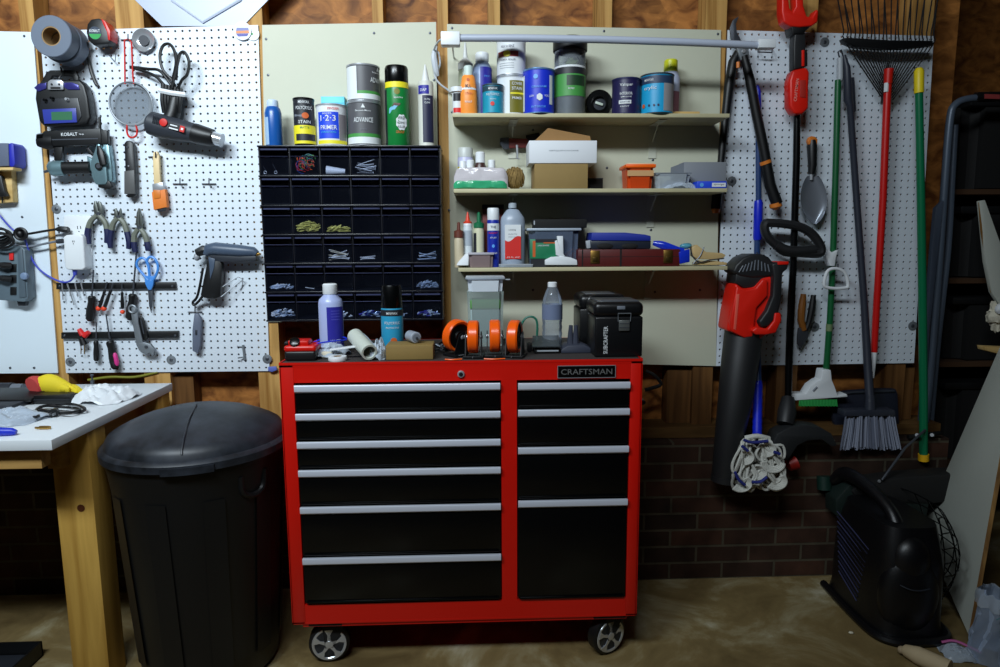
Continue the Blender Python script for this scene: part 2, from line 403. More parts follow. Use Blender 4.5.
# ------------------------------------------------------------------ boards on the wall
def board(nm, label, q, mat, screws=()):
    t = Th(nm, label, 'wall board'); m = t.part('board')
    m.prism(P(q, 0), .006, mat)
    for (x, y) in screws:
        s = t.part('screw'); disc(s, x, y, 1.3, -.0012, .002, DSTL, 10)
    return t
board('wall_panel', 'plain white hardboard panel at far left above the workbench', [(-60,30),(33,32),(58,373),(-60,374)], PANW, [(24,36),(10,368),(34,368),(22,217)])
board('wall_panel', 'cream painted panel behind the small parts drawers', [(262,25),(436,22),(440,320),(268,322)], PANC, [(266,39),(268,75),(430,33),(434,80),(374,33)])
board('wall_panel', 'large cream painted panel behind the four wall shelves', [(447,24),(721,30),(716,366),(452,360)], PANC, [(446+6,28),(604,31),(718,34),(533,130),(656,132),(653,160),(533,290),(655,292),(607,168),(452,112),(651,230),(700,290),(446+3,210)])
def pegboard(label, q, nx, nz, washers):
    t = Th('pegboard', label, 'pegboard'); m = t.part('board')
    A, B, C, D = [at(a, b, 0) for a, b in q]     # TL TR BR BL
    T = .006; hr = .0041
    def pt(u, v): return (A*(1-u)+B*u)*(1-v)+(D*(1-u)+C*u)*v
    k = m.mi(PEGW); n = 8
    for j in range(nz):
        for i in range(nx):
            c = [pt(i/nx, j/nz), pt((i+1)/nx, j/nz), pt((i+1)/nx, (j+1)/nz), pt(i/nx, (j+1)/nz)]
            ce = (c[0]+c[1]+c[2]+c[3])/4; o = len(m.v)
            sq = [(c[1]+c[2])/2, c[1], (c[0]+c[1])/2, c[0], (c[0]+c[3])/2, c[3], (c[2]+c[3])/2, c[2]]
            for p in sq: m.v.append((p.x, 0, p.z))
            for h in range(n):
                a = 2*PI*h/n; m.v.append((ce.x+hr*math.cos(a), 0, ce.z+hr*math.sin(a)))
            for h in range(n):
                a = 2*PI*h/n; m.v.append((ce.x+hr*math.cos(a), T, ce.z+hr*math.sin(a)))
            for h in range(n):
                g = (h+1) % n
                m.f.append((o+h, o+g, o+8+g, o+8+h)); m.fm.append(k)
                m.f.append((o+8+h, o+8+g, o+16+g, o+16+h)); m.fm.append(k)
    e = [A, B, C, D]
    m.raw([(p.x, 0, p.z) for p in e]+[(p.x, T, p.z) for p in e], [(0,1,5,4),(1,2,6,5),(2,3,7,6),(3,0,4,7)], PEGW)
    for x, y in washers:
        s = t.part('fender_washer'); disc(s, x, y, 4.6, -.003, .003, GALV, 20); disc(s, x, y, 1.8, -.005, .0025, DSTL, 8)
    return t
pegboard('white pegboard at left holding pliers, heat gun and glue gun', [(40,31),(258,25),(269.5,371),(66,373)], 30, 48, [(56,209),(70,362),(171,360),(267,359)])
pegboard('white pegboard at right holding long handled yard tools', [(728,30),(934,36),(914,363),(716,366)], 30, 48, [(825,42),(815,327),(913,326),(732,181)])
# white folded plastic sheet tucked over the left pegboard
t = Th('plastic_sheet', 'white translucent pointed plastic sheet above the left pegboard', 'sheet')
m = t.part('sheet'); m.pp([(118,-22),(135,0),(162,26),(243,26),(268,0),(288,-22)], .004, .003, mt('sheet_white', (170,178,200), .35))
m = t.part('raised_rib'); m.pt([(160,-22),(172,0),(203,22),(240,0),(252,-22)], 1.6, .002, mt('sheet_rib', (198,206,224), .3), 6)
# ------------------------------------------------------------------ white workbench
t = Th('workbench', 'white topped wooden workbench with thick pine legs at left', 'workbench')
ZB = .80; bx = -1.087; yf = -.784; yb = -.094
m = t.part('bench_top'); m.bb((-3.0,yf,ZB-.027), (bx,yb,ZB), mt('white_laminate', (232,238,242), .35), .001)
m = t.part('apron', label='dark wood apron under the front edge'); m.bb((-2.9,yf+.03,ZB-.085), (bx-.05,yf+.068,ZB-.028), PINEX)
m = t.part('apron'); m.bb((bx-.10,yf+.13,ZB-.12), (bx-.06,yb-.10,ZB-.028), PINEY)
a = at(52,462,-.62).x; b = -1.092
m = t.part('leg'); m.bb((a,-.62,0), (b,-.53,ZB-.028), LEGW, .002)
m = t.part('leg'); m.bb((a,-.2,0), (b,-.11,ZB-.028), LEGW, .002)
m = t.part('leg'); m.bb((-2.8,-.62,0), (-2.7,-.51,ZB-.028), LEGW, .002)
m = t.part('wood_knot'); m.lathe([(.0001,0),(.011,.0008)], at(81,508,-.6205), mt('pine_knot', (92,44,14), .6), axis=(0,-1,0), n=12)
# ------------------------------------------------------------------ trash can
TC = (-.836, -.50)
t = Th('trash_can', 'large black plastic trash can with domed lid beside the red chest', 'trash can')
CANM = mt('can_plastic', (8,9,11), .5, bump=.15, bscale=30)
LIDM = mt('dusty_lid', (52,57,66), .45, bump=.12, bscale=25, c2=(20,23,28), vscale=10)
m = t.part('body'); m.lathe([(.185,0),(.197,.015),(.205,.10),(.238,.60),(.245,.655),(.250,.68),(.250,.705),(.243,.705),(.232,.62),(.19,.02)], (*TC, .002), CANM, n=56)
for i in range(10):
    a = i*2*PI/10+.2; w = .028
    m.raw([(TC[0]+(r+.003)*math.cos(a+s), TC[1]+(r+.003)*math.sin(a+s), z) for r, z in ((.2065,.08),(.2385,.6)) for s in (-w/r, w/r)], [(0,1,3,2)], CANM)
m = t.part('lid'); m.lathe([(.256,.692),(.262,.694),(.263,.714),(.257,.721),(.249,.724),(.245,.738),(.238,.750),(.223,.760),(.20,.772),(.16,.789),(.11,.803),(.05,.812),(.0005,.815)], (*TC, 0), LIDM, n=64, caps=False)
h = t.part('lid_lip'); h.surf(lambda u, v: V((TC[0]+.267*math.cos(-1.55+.5*u), TC[1]+.267*math.sin(-1.55+.5*u), .690+.020*v)), 12, 1, LIDM, (0,0.006,0))
h = t.part('lid_rib'); h.tube([V((TC[0]+r*math.cos(-1.35), TC[1]+r*math.sin(-1.35), z+.003)) for r, z in ((.245,.738),(.238,.75),(.2,.772),(.11,.803),(.0,.815))], .0028, LIDM, 6)
m = t.part('handle')
for s in (-1,):
    m.tube([V((TC[0]+.24*math.cos(a), TC[1]+.24*math.sin(a), z)) for a, z in ((-.75,.65),(-.72,.60),(-.58,.585),(-.44,.60),(-.41,.65))], .009, CANM, 8, sm=4)
# ------------------------------------------------------------------ red rolling tool chest
X0, X1, YF, YB, Z0, Z1 = -.562, .488, -.58, -.13, .152, .955
t = Th('tool_chest', 'red rolling tool chest with ten black drawers and silver pulls', 'tool chest')
HND = mt('drawer_pull_aluminium', (222,227,240), .36, metal=.35)
m = t.part('cabinet')
th = .004
m.bb((X0,YF,Z0), (X0+th,YB,Z1), REDG); m.bb((X1-th,YF,Z0), (X1,YB,Z1), REDG); m.bb((X0,YB-th,Z0), (X1,YB,Z1), REDG)
m.bb((X0,YF,Z1-.012), (X1,YB,Z1-.004), REDG); m.bb((X0,YF,Z0), (X1,YB,Z0+.006), REDG)
def fx(px, py=450): return at(px, py, YF).x
def fz(py, px=450): return at(px, py, YF).z
zt = fz(381); zb = fz(601.5)
xl, xm0, xm1, xr = fx(292.5,384)+.004, fx(501.5,480), fx(517,480), fx(628,430)+.004
m.bb((X0,YF,Z0), (xl,YF+.02,Z1-.001), REDG, .002); m.bb((xr,YF,Z0), (X1,YF+.02,Z1-.001), REDG, .002)
m.bb((xl,YF+.0005,zt), (xr,YF+.02,Z1-.001), REDG); m.bb((xl,YF+.0005,Z0), (xr,YF+.02,zb), REDG); m.bb((xm0,YF+.0005,zb), (xm1,YF+.02,zt), REDG)
m.bb((X0+.03,YF+.006,Z0-.012), (X1-.03,YF+.014,Z0+.002), REDG)
m.bb((xl-.01,YF+.021,zb-.01), (xr+.01,YF+.024,zt+.01), BLKM)
m = t.part('top_mat'); m.bb((X0+.006,YF+.004,Z1-.004), (X1-.006,YB-.004,Z1), mt('mat_rubber', (58,52,50), .8, bump=.3, bscale=300))
m = t.part('top_rim'); m.bb((X0,YF-.001,Z1-.006), (X1,YF+.004,Z1+.001), REDG); m.bb((X0,YF,Z1-.006), (X0+.005,YB,Z1+.002), REDG); m.bb((X1-.005,YF,Z1-.006), (X1,YB,Z1+.002), REDG)
def drawer(x0, x1, za, zc):
    d = t.part('drawer'); g = .003
    d.bb((x0+g,YF-.004,zc+g), (x1-g,YF+.019,za-g), BLKG, .0025)
    d.bb((x0+g+.004,YF-.008,zc+g), (x1-g-.004,YF-.001,zc+g+.007), BLKG, .003)
    h = t.part('drawer_pull', d)
    hz = za-g; hh = .0215
    pr = [(-.004,0),(-.012,0),(-.0135,-.003),(-.0125,-hh+.004),(-.009,-hh),(-.004,-hh)]
    h.prism([V((x0+g, YF+a, hz+b)) for a, b in pr], (x1-x0-2*g, 0, 0), HND)
lz = [fz(y) for y in (382,410,438,466,502.5,553,600)]
for a, b in zip(lz, lz[1:]): drawer(xl, xm0, a, b)
rz = [fz(y,570) for y in (381,407.5,445,498,598)]
for a, b in zip(rz, rz[1:]): drawer(xm1, xr, a, b)
m = t.part('lock'); c = at(461,374,YF); m.lathe([(.0105,0),(.0105,.004),(.0085,.006),(.0085,.0065)], c, STEEL, axis=(0,-1,0), n=20); m.lathe([(.006,.0066),(.006,.0075)], c, BLK, axis=(0,-1,0), n=16)
m = t.part('name_plate'); a = at(586.5,371.5,YF)
m.box((a.x, YF-.001, a.z), (.170,.003,.037), BLKG, .001)
for sx, sz, w, h in ((0,.0178,.17,.0016),(0,-.0178,.17,.0016),(-.0845,0,.0016,.037),(.0845,0,.0016,.037)): m.box((a.x+sx, YF-.0028, a.z+sz), (w,.0016,h), STEEL)
m.ftext('CRAFTSMAN', (a.x, YF-.0029, a.z), .0165, mt('plate_letters', (150,150,148), .35, metal=.6), w=.150)
m = t.part('side_handle'); m.tube([(X1+.0,YF+.10,.80),(X1+.03,YF+.10,.80),(X1+.03,YF+.34,.80),(X1,YF+.34,.80)], .008, BLK, 10)
def caster(px, py, y, rot=0):
    c = atz(px, py, .0); cx = at(px, py-19, y).x
    w = t.part('caster'); R = .0625
    def tr(v): 
        v = Matrix.Rotation(rot, 3, 'Z') @ V(v); return v+V((cx, y, R+.001))
    w.box((cx, y, Z0-.006), (.10,.10,.008), BLKM); 
    for s in (-1, 1): w.prism([tr((-.022, s*.024, .085)), tr((.045, s*.024, .085)), tr((.045, s*.024, .05)), tr((.012, s*.024, -.012)), tr((-.012, s*.024, -.012))], Matrix.Rotation(rot, 3, 'Z') @ V((0,.003,0)), BLKM)
    w.box(tr((.01,0,.078)), (.07,.055,.012), BLKM)
    ty = t.part('wheel', w, 'black tyre with a chromed five spoke hub cap'); ax = Matrix.Rotation(rot, 3, 'Z') @ V((0,1,0))
    ty.lathe([(.03,-.02),(.055,-.02),(R,-.015),(R,.015),(.055,.02),(.03,.02)], tr((0,0,0)), BLK, axis=ax, n=36)
    hc = tr((0,-.021,0)); ux = Matrix.Rotation(rot, 3, 'Z') @ V((1,0,0)); uz = V((0,0,1)); n_ = -ax
    ty.lathe([(.044,0),(.046,.002),(.052,.0025),(.053,0)], hc, CHROME, axis=n_, n=32, caps=False)
    ty.lathe([(.0001,.0005),(.045,.0005)], hc, DSTL, axis=n_, n=24)
    ty.lathe([(.013,0),(.012,.004),(.0001,.005)], hc, CHROME, axis=n_, n=16)
    for i in range(5):
        g = PI/2+i*2*PI/5
        d = ux*math.cos(g)+uz*math.sin(g); e = ux*-math.sin(g)+uz*math.cos(g)
        ty.prism([hc+d*.008+e*.006+n_*.001, hc+d*.03+e*.004+n_*.001, hc+d*.047+e*.013+n_*.001, hc+d*.047-e*.013+n_*.001, hc+d*.03-e*.004+n_*.001, hc+d*.008-e*.006+n_*.001], n_*.002, CHROME)
caster(330, 661, YF+.055, .12); caster(606, 660, YF+.055, .5); caster(330, 661, YB-.07); caster(606, 660, YB-.07)
# ------------------------------------------------------------------ camera and light
cd = bpy.data.cameras.new('camera'); cam = bpy.data.objects.new('camera', cd); COL.objects.link(cam)
cd.sensor_width = 36; cd.lens = 36*F/1000; cd.clip_start = .02
R3 = Matrix((RT, UP, -FW)).transposed(); cam.matrix_world = Matrix.Translation(CAM) @ R3.to_4x4(); SC.camera = cam
def lamp(nm, loc, size, power, col, tgt, sy=None, spread=120):
    l = bpy.data.lights.new(nm, 'AREA'); l.shape = 'RECTANGLE'; l.size = size; l.size_y = sy or size; l.energy = power; l.color = col; l.spread = math.radians(spread)
    o = bpy.data.objects.new(nm, l); COL.objects.link(o); o.location = loc
    o.rotation_euler = (V(tgt)-V(loc)).to_track_quat('-Z', 'Y').to_euler()
lamp('ceiling_lamp', (-1.35,-2.35,2.9), 1.0, 36.5, (.80,.92,1.0), (-1.1,0,1.75), .4)
lamp('ceiling_lamp', (-.40,-2.7,3.1), .9, 17, (.86,.94,1.0), (-.1,0,1.85), .3, 105)
w = bpy.data.worlds.new('world'); SC.world = w; w.use_nodes = True
w.node_tree.nodes['Background'].inputs[0].default_value = (.6,.7,.8,1); w.node_tree.nodes['Background'].inputs[1].default_value = .05
SC.view_settings.view_transform = 'Standard'; SC.view_settings.look = 'None'; SC.view_settings.gamma = 1; SC.view_settings.use_curve_mapping = False
SC.view_settings.exposure = 0.0
# ================================================================== things on the left pegboard
def T(name, label, cat, group=None): return Th(name, label, cat, group)
def cyl_at(m, px, py, rpx, Y0, Y1, mat, n=32, bev=.12):
    "cylinder with its axis pointing out of the wall, front face on plane Y0"
    c = at(px, py, Y0); r = rpx*mpp(px, py, Y0); d = Y1-Y0; b = r*bev
    m.lathe([(r-b, 0), (r, b), (r, d-b*.5), (r-b*.5, d)], c, mat, axis=(0,1,0), n=n); return c, r
TAPE = mt('duct_tape', (98,108,124), .5); TAPE2 = mt('duct_tape_side', (120,128,140), .55)
_c0 = at(51,36,-.125); _R0 = 20*mpp(51,36,-.125)
for (Y0, Y1, lb) in ((-.125,-.077,'grey duct tape roll hanging in front, nearest the camera'), (-.074,-.024,'grey duct tape roll hanging behind the front roll')):
    t = T('duct_tape_roll', lb, 'tape roll', 'duct tape rolls on the left pegboard')
    m = t.part('tape'); R = _R0*(1 if Y0 < -.1 else 1.03); c = V((_c0.x, Y0, _c0.z-(.004 if Y0 > -.1 else 0)))
    d = Y1-Y0; m.lathe([(R*.47,0),(R*.97,0),(R,.002),(R,d-.002),(R*.97,d),(R*.47,d),(R*.47,0)], c, TAPE, axis=(0,1,0), n=40, caps=False)
    m = t.part('cardboard_core'); m.lathe([(R*.465,.001),(R*.42,.001),(R*.42,d-.001),(R*.465,d-.001)], c, CARD, axis=(0,1,0), n=32, caps=False)
HK = mt('hook_steel', (120,122,128), .35, metal=.9)
def hook(px, py, L, lab_, up=6, par=None):
    t = T('peg_hook', lab_, 'hook', 'steel peg hooks on the left pegboard') if par is None else par
    m = t.part('wire' if par is None else 'peg_hook')
    m.pt([(px,py,-.001),(px,py,-L),(px,py-up,-L-.004)], .55, 0, HK, 6); m.pt([(px-7,py,-.003),(px+7,py,-.003)], .8, 0, HK, 6)
    return t
hook(180,184,.03,'left one of two empty peg hooks below the heat gun'); hook(209,184,.03,'right one of two empty peg hooks below the heat gun')
hook(64,40,.10,'long peg hook running through the duct tape rolls', up=2)
t = T('peg_hook', 'small wire hook at the lower right corner of the left pegboard', 'hook', None)
m = t.part('wire'); m.pt([(237,346,-.004),(244,347,-.004),(244,357,-.004),(238,358,-.02)], .8, 0, GALV, 6); m.pt([(243,345,-.004),(245,360,-.004)], 1.3, 0, GALV, 6)
t = T('peg_hook', 'thin bent wire hook beside the tape measure', 'hook'); m = t.part('wire'); m.pt([(108,54,-.002),(115,62,-.02),(116,53,-.02)], .5, 0, GALV, 6)
# tape measure hanging by its strap
t = T('tape_measure', 'black and red tape measure hanging at top of left pegboard', 'tape measure')
b = t.part('case'); b.pp([(87,24),(91,19),(98,18),(103,20),(108,27),(110,33),(110,41),(108,44),(93,45),(88,40),(86,32)], -.058, .044, BLK, .005)
m = t.part('red_edge', label='red plastic edge'); m.pp([(101,18.5),(105,21),(110,31),(110,40),(108,40),(107,32),(103,24)], -.061, .05, RED, .001)
m = t.part('label', label='round badge with a green lower half'); c = at(95,33,-.0585); m.lathe([(.0001,0),(.021,.0002)], c, mt('badge_dark', (34,50,70), .4), axis=(0,-1,0), n=24)
m.raw([c+V((.02*math.cos(a), -.0006, .02*math.sin(a))) for a in [PI+.15+i*(PI-.3)/10 for i in range(11)]], [tuple(range(11))], GRN2)
m.ftext('KOBALT', c+V((0,-.0012,.007)), .009, WHT, w=.034)
m = t.part('wrist_strap'); m.pt([(88,42,-.04),(87,50,-.03),(89,62,-.012),(92,74,-.010),(96,84,-.012),(98,86,-.012)], [1.2,1.5,1.7,1.7,1.7,1.2], 0, BLK, 8, sm=4)
# magnetic dish
t = T('magnetic_dish', 'round steel magnetic parts dish at top of left pegboard', 'dish')
m = t.part('dish'); c = at(143,40,-.018); R = 11*mpp(143,40,-.018)
m.lathe([(R*.3,.010),(R*.55,.010),(R*.72,.006),(R*.98,0),(R*1.02,.001),(R*.9,.008),(R*.8,.016)], c, CHROME, axis=(0,1,0), n=40, caps=True)
m = t.part('rubber_centre'); m.lathe([(R*.46,0),(R*.46,.003)], c+V((0,.004,0)), DGR, axis=(0,1,0), n=24)
# strainer with red handle
t = T('mesh_strainer', 'round wire mesh strainer with red coated handle', 'strainer')
Y = -.03; c = at(131,104,Y); R = 21*mpp(131,104,Y)
m = t.part('rim'); m.torus(c, R, .0032, GALV, n=40)
MESH = clear('strainer_mesh', (128,134,140), .34, .6, (205,208,212))
m = t.part('mesh_bowl'); m.lathe([(R*math.sin(a)*1.0, -.024*math.cos(a)) for a in [i*PI/2/8 for i in range(9)]][::-1], c, MESH, axis=(0,-1,0), n=36, caps=False)
m = t.part('handle', label='red coated wire handle')
m.pt([(125,84,Y),(125,78,Y),(124.5,40,Y-.01),(128,39,Y-.01),(131.5,42,Y-.01),(133,78,Y),(134,84,Y)], .9, 0, RED, 6)
m = t.part('hang_loop', label='red loop at the bottom of the rim'); m.pt([(127,124.5,Y),(127,132,Y),(129,136.5,Y),(133,137.5,Y),(136.5,135,Y),(137,130,Y),(136,125,Y)], 1.0, 0, RED, 6, sm=3)
hook(128,40,.045,'peg hook holding the red handled strainer')
# heat gun
t = T('heat_gun', 'black corded heat gun lying slanted on the left pegboard', 'heat gun')
HG = mt('heat_gun_grey', (46,50,58), .5)
m = t.part('body'); m.pt([(148,122),(151,123),(160,126),(178,130),(194,133),(199,134)], [8,11.5,12,11,9.5,9], -.06, HG, 20)
m = t.part('front_ring'); m.pt([(194,133),(197,134),(213,138),(214,138)], [9.8,10,8.4,7.5], -.06, BLK, 20)
for i in range(8):
    a = i*2*PI/8; m.pt([(198,134),(212,137.5)], .01, -.06, BLK, 4)
m = t.part('nozzle', label='bright steel nozzle'); m.pt([(212,137.6),(222,140.5)], [6.6,6.2], -.06, CHROME, 20); m.pt([(221.5,140.4),(222.2,140.6)], [6.8,6.8], -.06, STEEL, 20)
m = t.part('handle'); m.pt([(166,127,-.05),(172,116,-.045),(175,103,-.04),(177,92,-.035)], [8,7.5,7,6], 0, BLK, 12, sm=3)
m = t.part('dial', label='red round dial'); c = at(163.5,122.5,-.102); m.lathe([(.0135,0),(.0125,.003),(.008,.0035)], c, RED, axis=(0,-1,0), n=20)
m = t.part('rear_vents')
for i in range(5): m.pt([(153.5+i*1.6,115.5+i*.4,-.099),(152.5+i*1.6,123+i*.4,-.104)], .45, 0, DGR, 4)
m = t.part('label', label='white and red maker label'); o = at(176.5,127.5,-.102); ux = V((1,0,-.27)).normalized(); uz = V((.27,0,1)).normalized()
def plate(m, o, ux, uz, w, h, mat, lift=0): 
    o = V(o)-V((0,lift,0)); m.raw([o+ux*a*w/2+uz*b_*h/2 for a, b_ in ((-1,-1),(1,-1),(1,1),(-1,1))]+[o+ux*a*w/2+uz*b_*h/2+V((0,.0015,0)) for a, b_ in ((-1,-1),(1,-1),(1,1),(-1,1))], [(0,1,2,3),(0,1,5,4),(1,2,6,5),(2,3,7,6),(3,0,4,7)], mat)
plate(m, o+ux*-.008, ux, uz, .040, .020, BLK); plate(m, o+ux*.019, ux, uz, .016, .020, RED, .0005); plate(m, o+ux*-.010+uz*.004, ux, uz, .024, .0035, WHT, .0006); plate(m, o+ux*-.009-uz*.007, ux, uz, .03, .004, WHT, .0006); plate(m, o+ux*.019, ux, uz, .007, .007, WHT, .001)
m = t.part('power_cord', label='black coiled power cord held by a white tie')
m.pt([(177,96,-.04),(173,82,-.05),(163,70,-.05),(160,56,-.05),(163,46,-.05),(169,44,-.05),(174,50,-.05),(176,62,-.05),(174,74,-.05),(172,80,-.05)], 1.5, 0, BLK, 8, sm=5)
m.pt([(172,88,-.06),(175,74,-.06),(178,62,-.06),(180,54,-.06),(184,52,-.06),(188,58,-.06),(189,66,-.06),(187,75,-.06),(182,80,-.06),(178,88,-.055)], 1.5, 0, BLK, 8, sm=5)
m.pt([(172,86,-.05),(160,71,-.04),(148,69,-.03),(130,67,-.03),(140,70,-.03),(155,76,-.04),(165,86,-.05)], 1.5, 0, BLK, 8, sm=5)
m.pt([(174,50,-.045),(177,60,-.045),(176,80,-.05)], 1.6, 0, BLK, 8, sm=4)
for i in range(7): m.pt([(163+i*3,84+i*.8,-.05),(162+i*3,100,-.055),(164+i*2.6,113,-.05)], 1.9, 0, BLK, 8, sm=3)
k_ = t.part('cord_tie', m, 'white wrap around the coil'); k_.pt([(160,90.5,-.056),(172,93,-.064),(184,94.5,-.056),(184,94,-.03),(172,92,-.028),(160,90,-.035)], 2.6, 0, WHT, 6, closed=True)
# remote control transmitter
t = T('radio_transmitter', 'black hobby radio transmitter with green screen on left pegboard', 'remote control')
b = t.part('body'); b.pp([(38,85),(42,80),(52,78),(82,78),(87,84),(90,95),(93,116),(90,122),(80,124),(46,125),(41,120),(37,97)], -.078, .06, BLK, .008, 3)
b = t.part('handle', b); b.pp([(44,82),(50,71),(54,69),(79,69),(82,76),(82,83),(78,83),(76,75),(56,75),(52,82)], -.05, .02, BLK, .003)
m = t.part('front_face'); m.pp([(43,97),(80,96),(84,115),(80,121),(46,122),(40,112)], -.082, .01, mt('tx_face', (30,32,38), .4), .003)
for pts in ([(35.5,86),(40,82),(48,81),(48,87),(40,90)], [(64,81),(74,80.5),(80,83),(82,88),(70,88),(65,85)]):
    m = t.part('corner_trim', label='glossy blue and silver trim'); m.pp(pts, -.083, .012, mt('tx_blue', (60,58,130), .25, metal=.4), .002)
m = t.part('switch_plate', label='silver plate with four switches'); m.pp([(49,80),(52,77.5),(62,77.5),(65,80),(65,88),(49,88)], -.090, .02, STEEL, .003)
for x in (53.5,61): c = at(x,82.5,-.0905); m.lathe([(.0035,0),(.0035,.003)], c, BLK, axis=(0,-1,0), n=10)
m.pb(52,85,62,87,-.0915,.002,BLK)
for x, y in ((48,99),(55,97),(70,98)): c = at(x,y,-.083); m = t.part('stick'); m.lathe([(.006,0),(.003,.004),(.003,.012),(.0045,.013),(.0045,.017)], c, BLKG if x<60 else STEEL, axis=(0,-1,0), n=12)
m = t.part('screen_bezel', label='blue screen surround'); m.pp([(44,108),(78,106.5),(79,121),(46,122.5)], -.085, .006, mt('tx_blue2', (50,62,150), .35), .001)
k_ = t.part('screen', m, 'green display'); k_.pp([(53,110.5),(74,110),(74.5,118.5),(53.5,119)], -.0858, .002, mt('lcd_green', (58,108,78), .3))
m = t.part('antenna'); m.pt([(64,66,-.06),(65,72,-.07),(61,77,-.08)], .8, 0, BLKG, 6)
# nail gun
t = T('nail_gun', 'black and silver pneumatic brad nailer hanging sideways below the transmitter', 'nail gun')
NS = mt('nailer_silver', (128,158,166), .35, metal=.6)
b = t.part('magazine', label='long black magazine'); b.pp([(46,130),(103,127),(104,133),(104,143),(92,144),(44,146),(40,139)], -.07, .035, BLK, .004)
m = t.part('magazine_rail'); m.pp([(53,138.2),(101,137),(101,138.2),(53,139.4)], -.0715, .004, DSTL)
m = t.part('lettering', b, 'worn white lettering'); m.ftext('KOBALT', at(72,133.2,-.0712), .011, WHT, ux=(1,0,.03), w=.055); m.ftext('18 GA', at(84.5,133.2,-.0712), .005, WHT, w=.016)
m = t.part('nose'); m.pt([(42,140),(50,141),(58,141)], [6,8,7.5], -.052, BLK, 10); m.pt([(41,137),(48,137)], [4,5], -.06, BLKG, 8)
m = t.part('contact_tip'); m.pt([(104,132),(103.5,117),(105,115)], [1.6,1.4,.6], -.055, BLK, 6); m.pp([(100,129),(110,129),(111,143),(100,144)], -.065, .03, BLK, .003)
m = t.part('front_leg'); m.pp([(57,145),(66,144),(64,160),(57,160)], -.06, .018, BLK, .003)
m = t.part('handle', label='black grip with a silver air cap'); m.pt([(67,167.5),(94,167)], [6.2,6.2], -.062, BLK, 16)
k_ = t.part('air_cap', m, 'silver end cap'); k_.pt([(52,168.5),(54,168),(58,168),(67,167.5)], [4.5,7,7.6,7.4], -.062, NS, 20); k_.pt([(47,171.5),(52,170)], [1.2,1.6], -.062, DSTL, 8)
m = t.part('motor_housing', label='silver cast housing'); m.pp([(93,160),(97,150),(99,143),(102,143),(104,150),(108,160),(110,181),(108,184),(98,184),(94,176)], -.08, .055, NS, .004)
m.pp([(90,155),(97,160),(97,172),(91,168)], -.065, .02, NS, .002); m.pp([(106,143),(112,144),(115,165),(116,180),(111,186),(108,182)], -.06, .04, NS, .004)
m = t.part('trigger'); m.pp([(89,148),(92,153),(97,156),(96,152),(92,147)], -.06, .01, BLK, .001)
m = t.part('exhaust_cap'); m.pt([(101,145,-.085),(103,152,-.088),(106,164,-.086)], [1.6,4,3.5], 0, BLK, 10); c = at(101.5,165.5,-.083); m.lathe([(.012,0),(.012,.006),(.009,.007)], c, BLK, axis=(0,-1,0), n=20); m.lathe([(.007,.0072),(.007,.008)], c, DSTL, axis=(0,-1,0), n=16)
m = t.part('end_cap'); m.pp([(100,181),(112,180),(115,186),(112,189),(101,187)], -.075, .045, BLK, .003)
def slim(t, k, dx):
    for p in t.parts: p[1].v = [(v[0]-dx, v[1]*k, v[2]) for v in p[1].v]
slim([a for a in ALL if a.name == 'radio_transmitter'][0], .7, .022); slim([a for a in ALL if a.name == 'nail_gun'][0], .7, .022)
# folding tool
t = T('folding_tool', 'black and grey folding knife hanging below the strainer', 'hand tool')
m = t.part('handle'); m.pp([(124,143),(126,140.5),(130,140.5),(133,144),(135,171),(135.5,195),(133,197.5),(127,197.5),(125,172)], -.032, .022, BLK, .004)
m = t.part('grey_sleeve', label='grey sleeve on the lower half'); m.pp([(124,171),(134,170),(135,194),(124,194)], -.035, .024, mt('warm_grey', (84,84,84), .5), .002)
m = t.part('rivet'); c = at(128.5,166,-.0328); m.lathe([(.003,0),(.002,.001)], c, STEEL, axis=(0,-1,0), n=10); c = at(127.5,147,-.0328); m.lathe([(.004,0),(.004,.001)], c, DGR, axis=(0,-1,0), n=12)
# paint brush
t = T('paint_brush', 'angled paint brush with pale wooden handle and orange bristle cover', 'paint brush')
m = t.part('handle'); m.pp([(153,152),(157,151),(159,156),(159.5,170),(160.5,183),(153.5,184),(153,170),(152.5,158)], -.03, .014, mt('brush_wood', (226,200,150), .5), .003)
k_ = t.part('hang_hole', m); c = at(155.5,157,-.0306); k_.lathe([(.0026,0),(.0026,.0005)], c, BLKM, axis=(0,-1,0), n=10)
m = t.part('ferrule', label='steel ferrule'); m.pp([(152,184),(162,182),(164.5,190),(152.5,192)], -.033, .018, STEEL, .002)
m = t.part('bristle_cover', label='orange card bristle cover'); m.pp([(151.5,192),(165,189),(167,207),(153.5,210)], -.034, .02, mt('cover_orange', (226,124,44), .6), .002); m.pp([(153,190),(160,190),(160.5,198),(154,199)], -.036, .004, ORG2, .001)
m = t.part('bristle_tip'); m.pp([(156,208),(166,206),(164,211),(158,212)], -.03, .012, DGR, .001)
hook(155.5,157,.035,'peg hook through the paint brush handle', up=5)
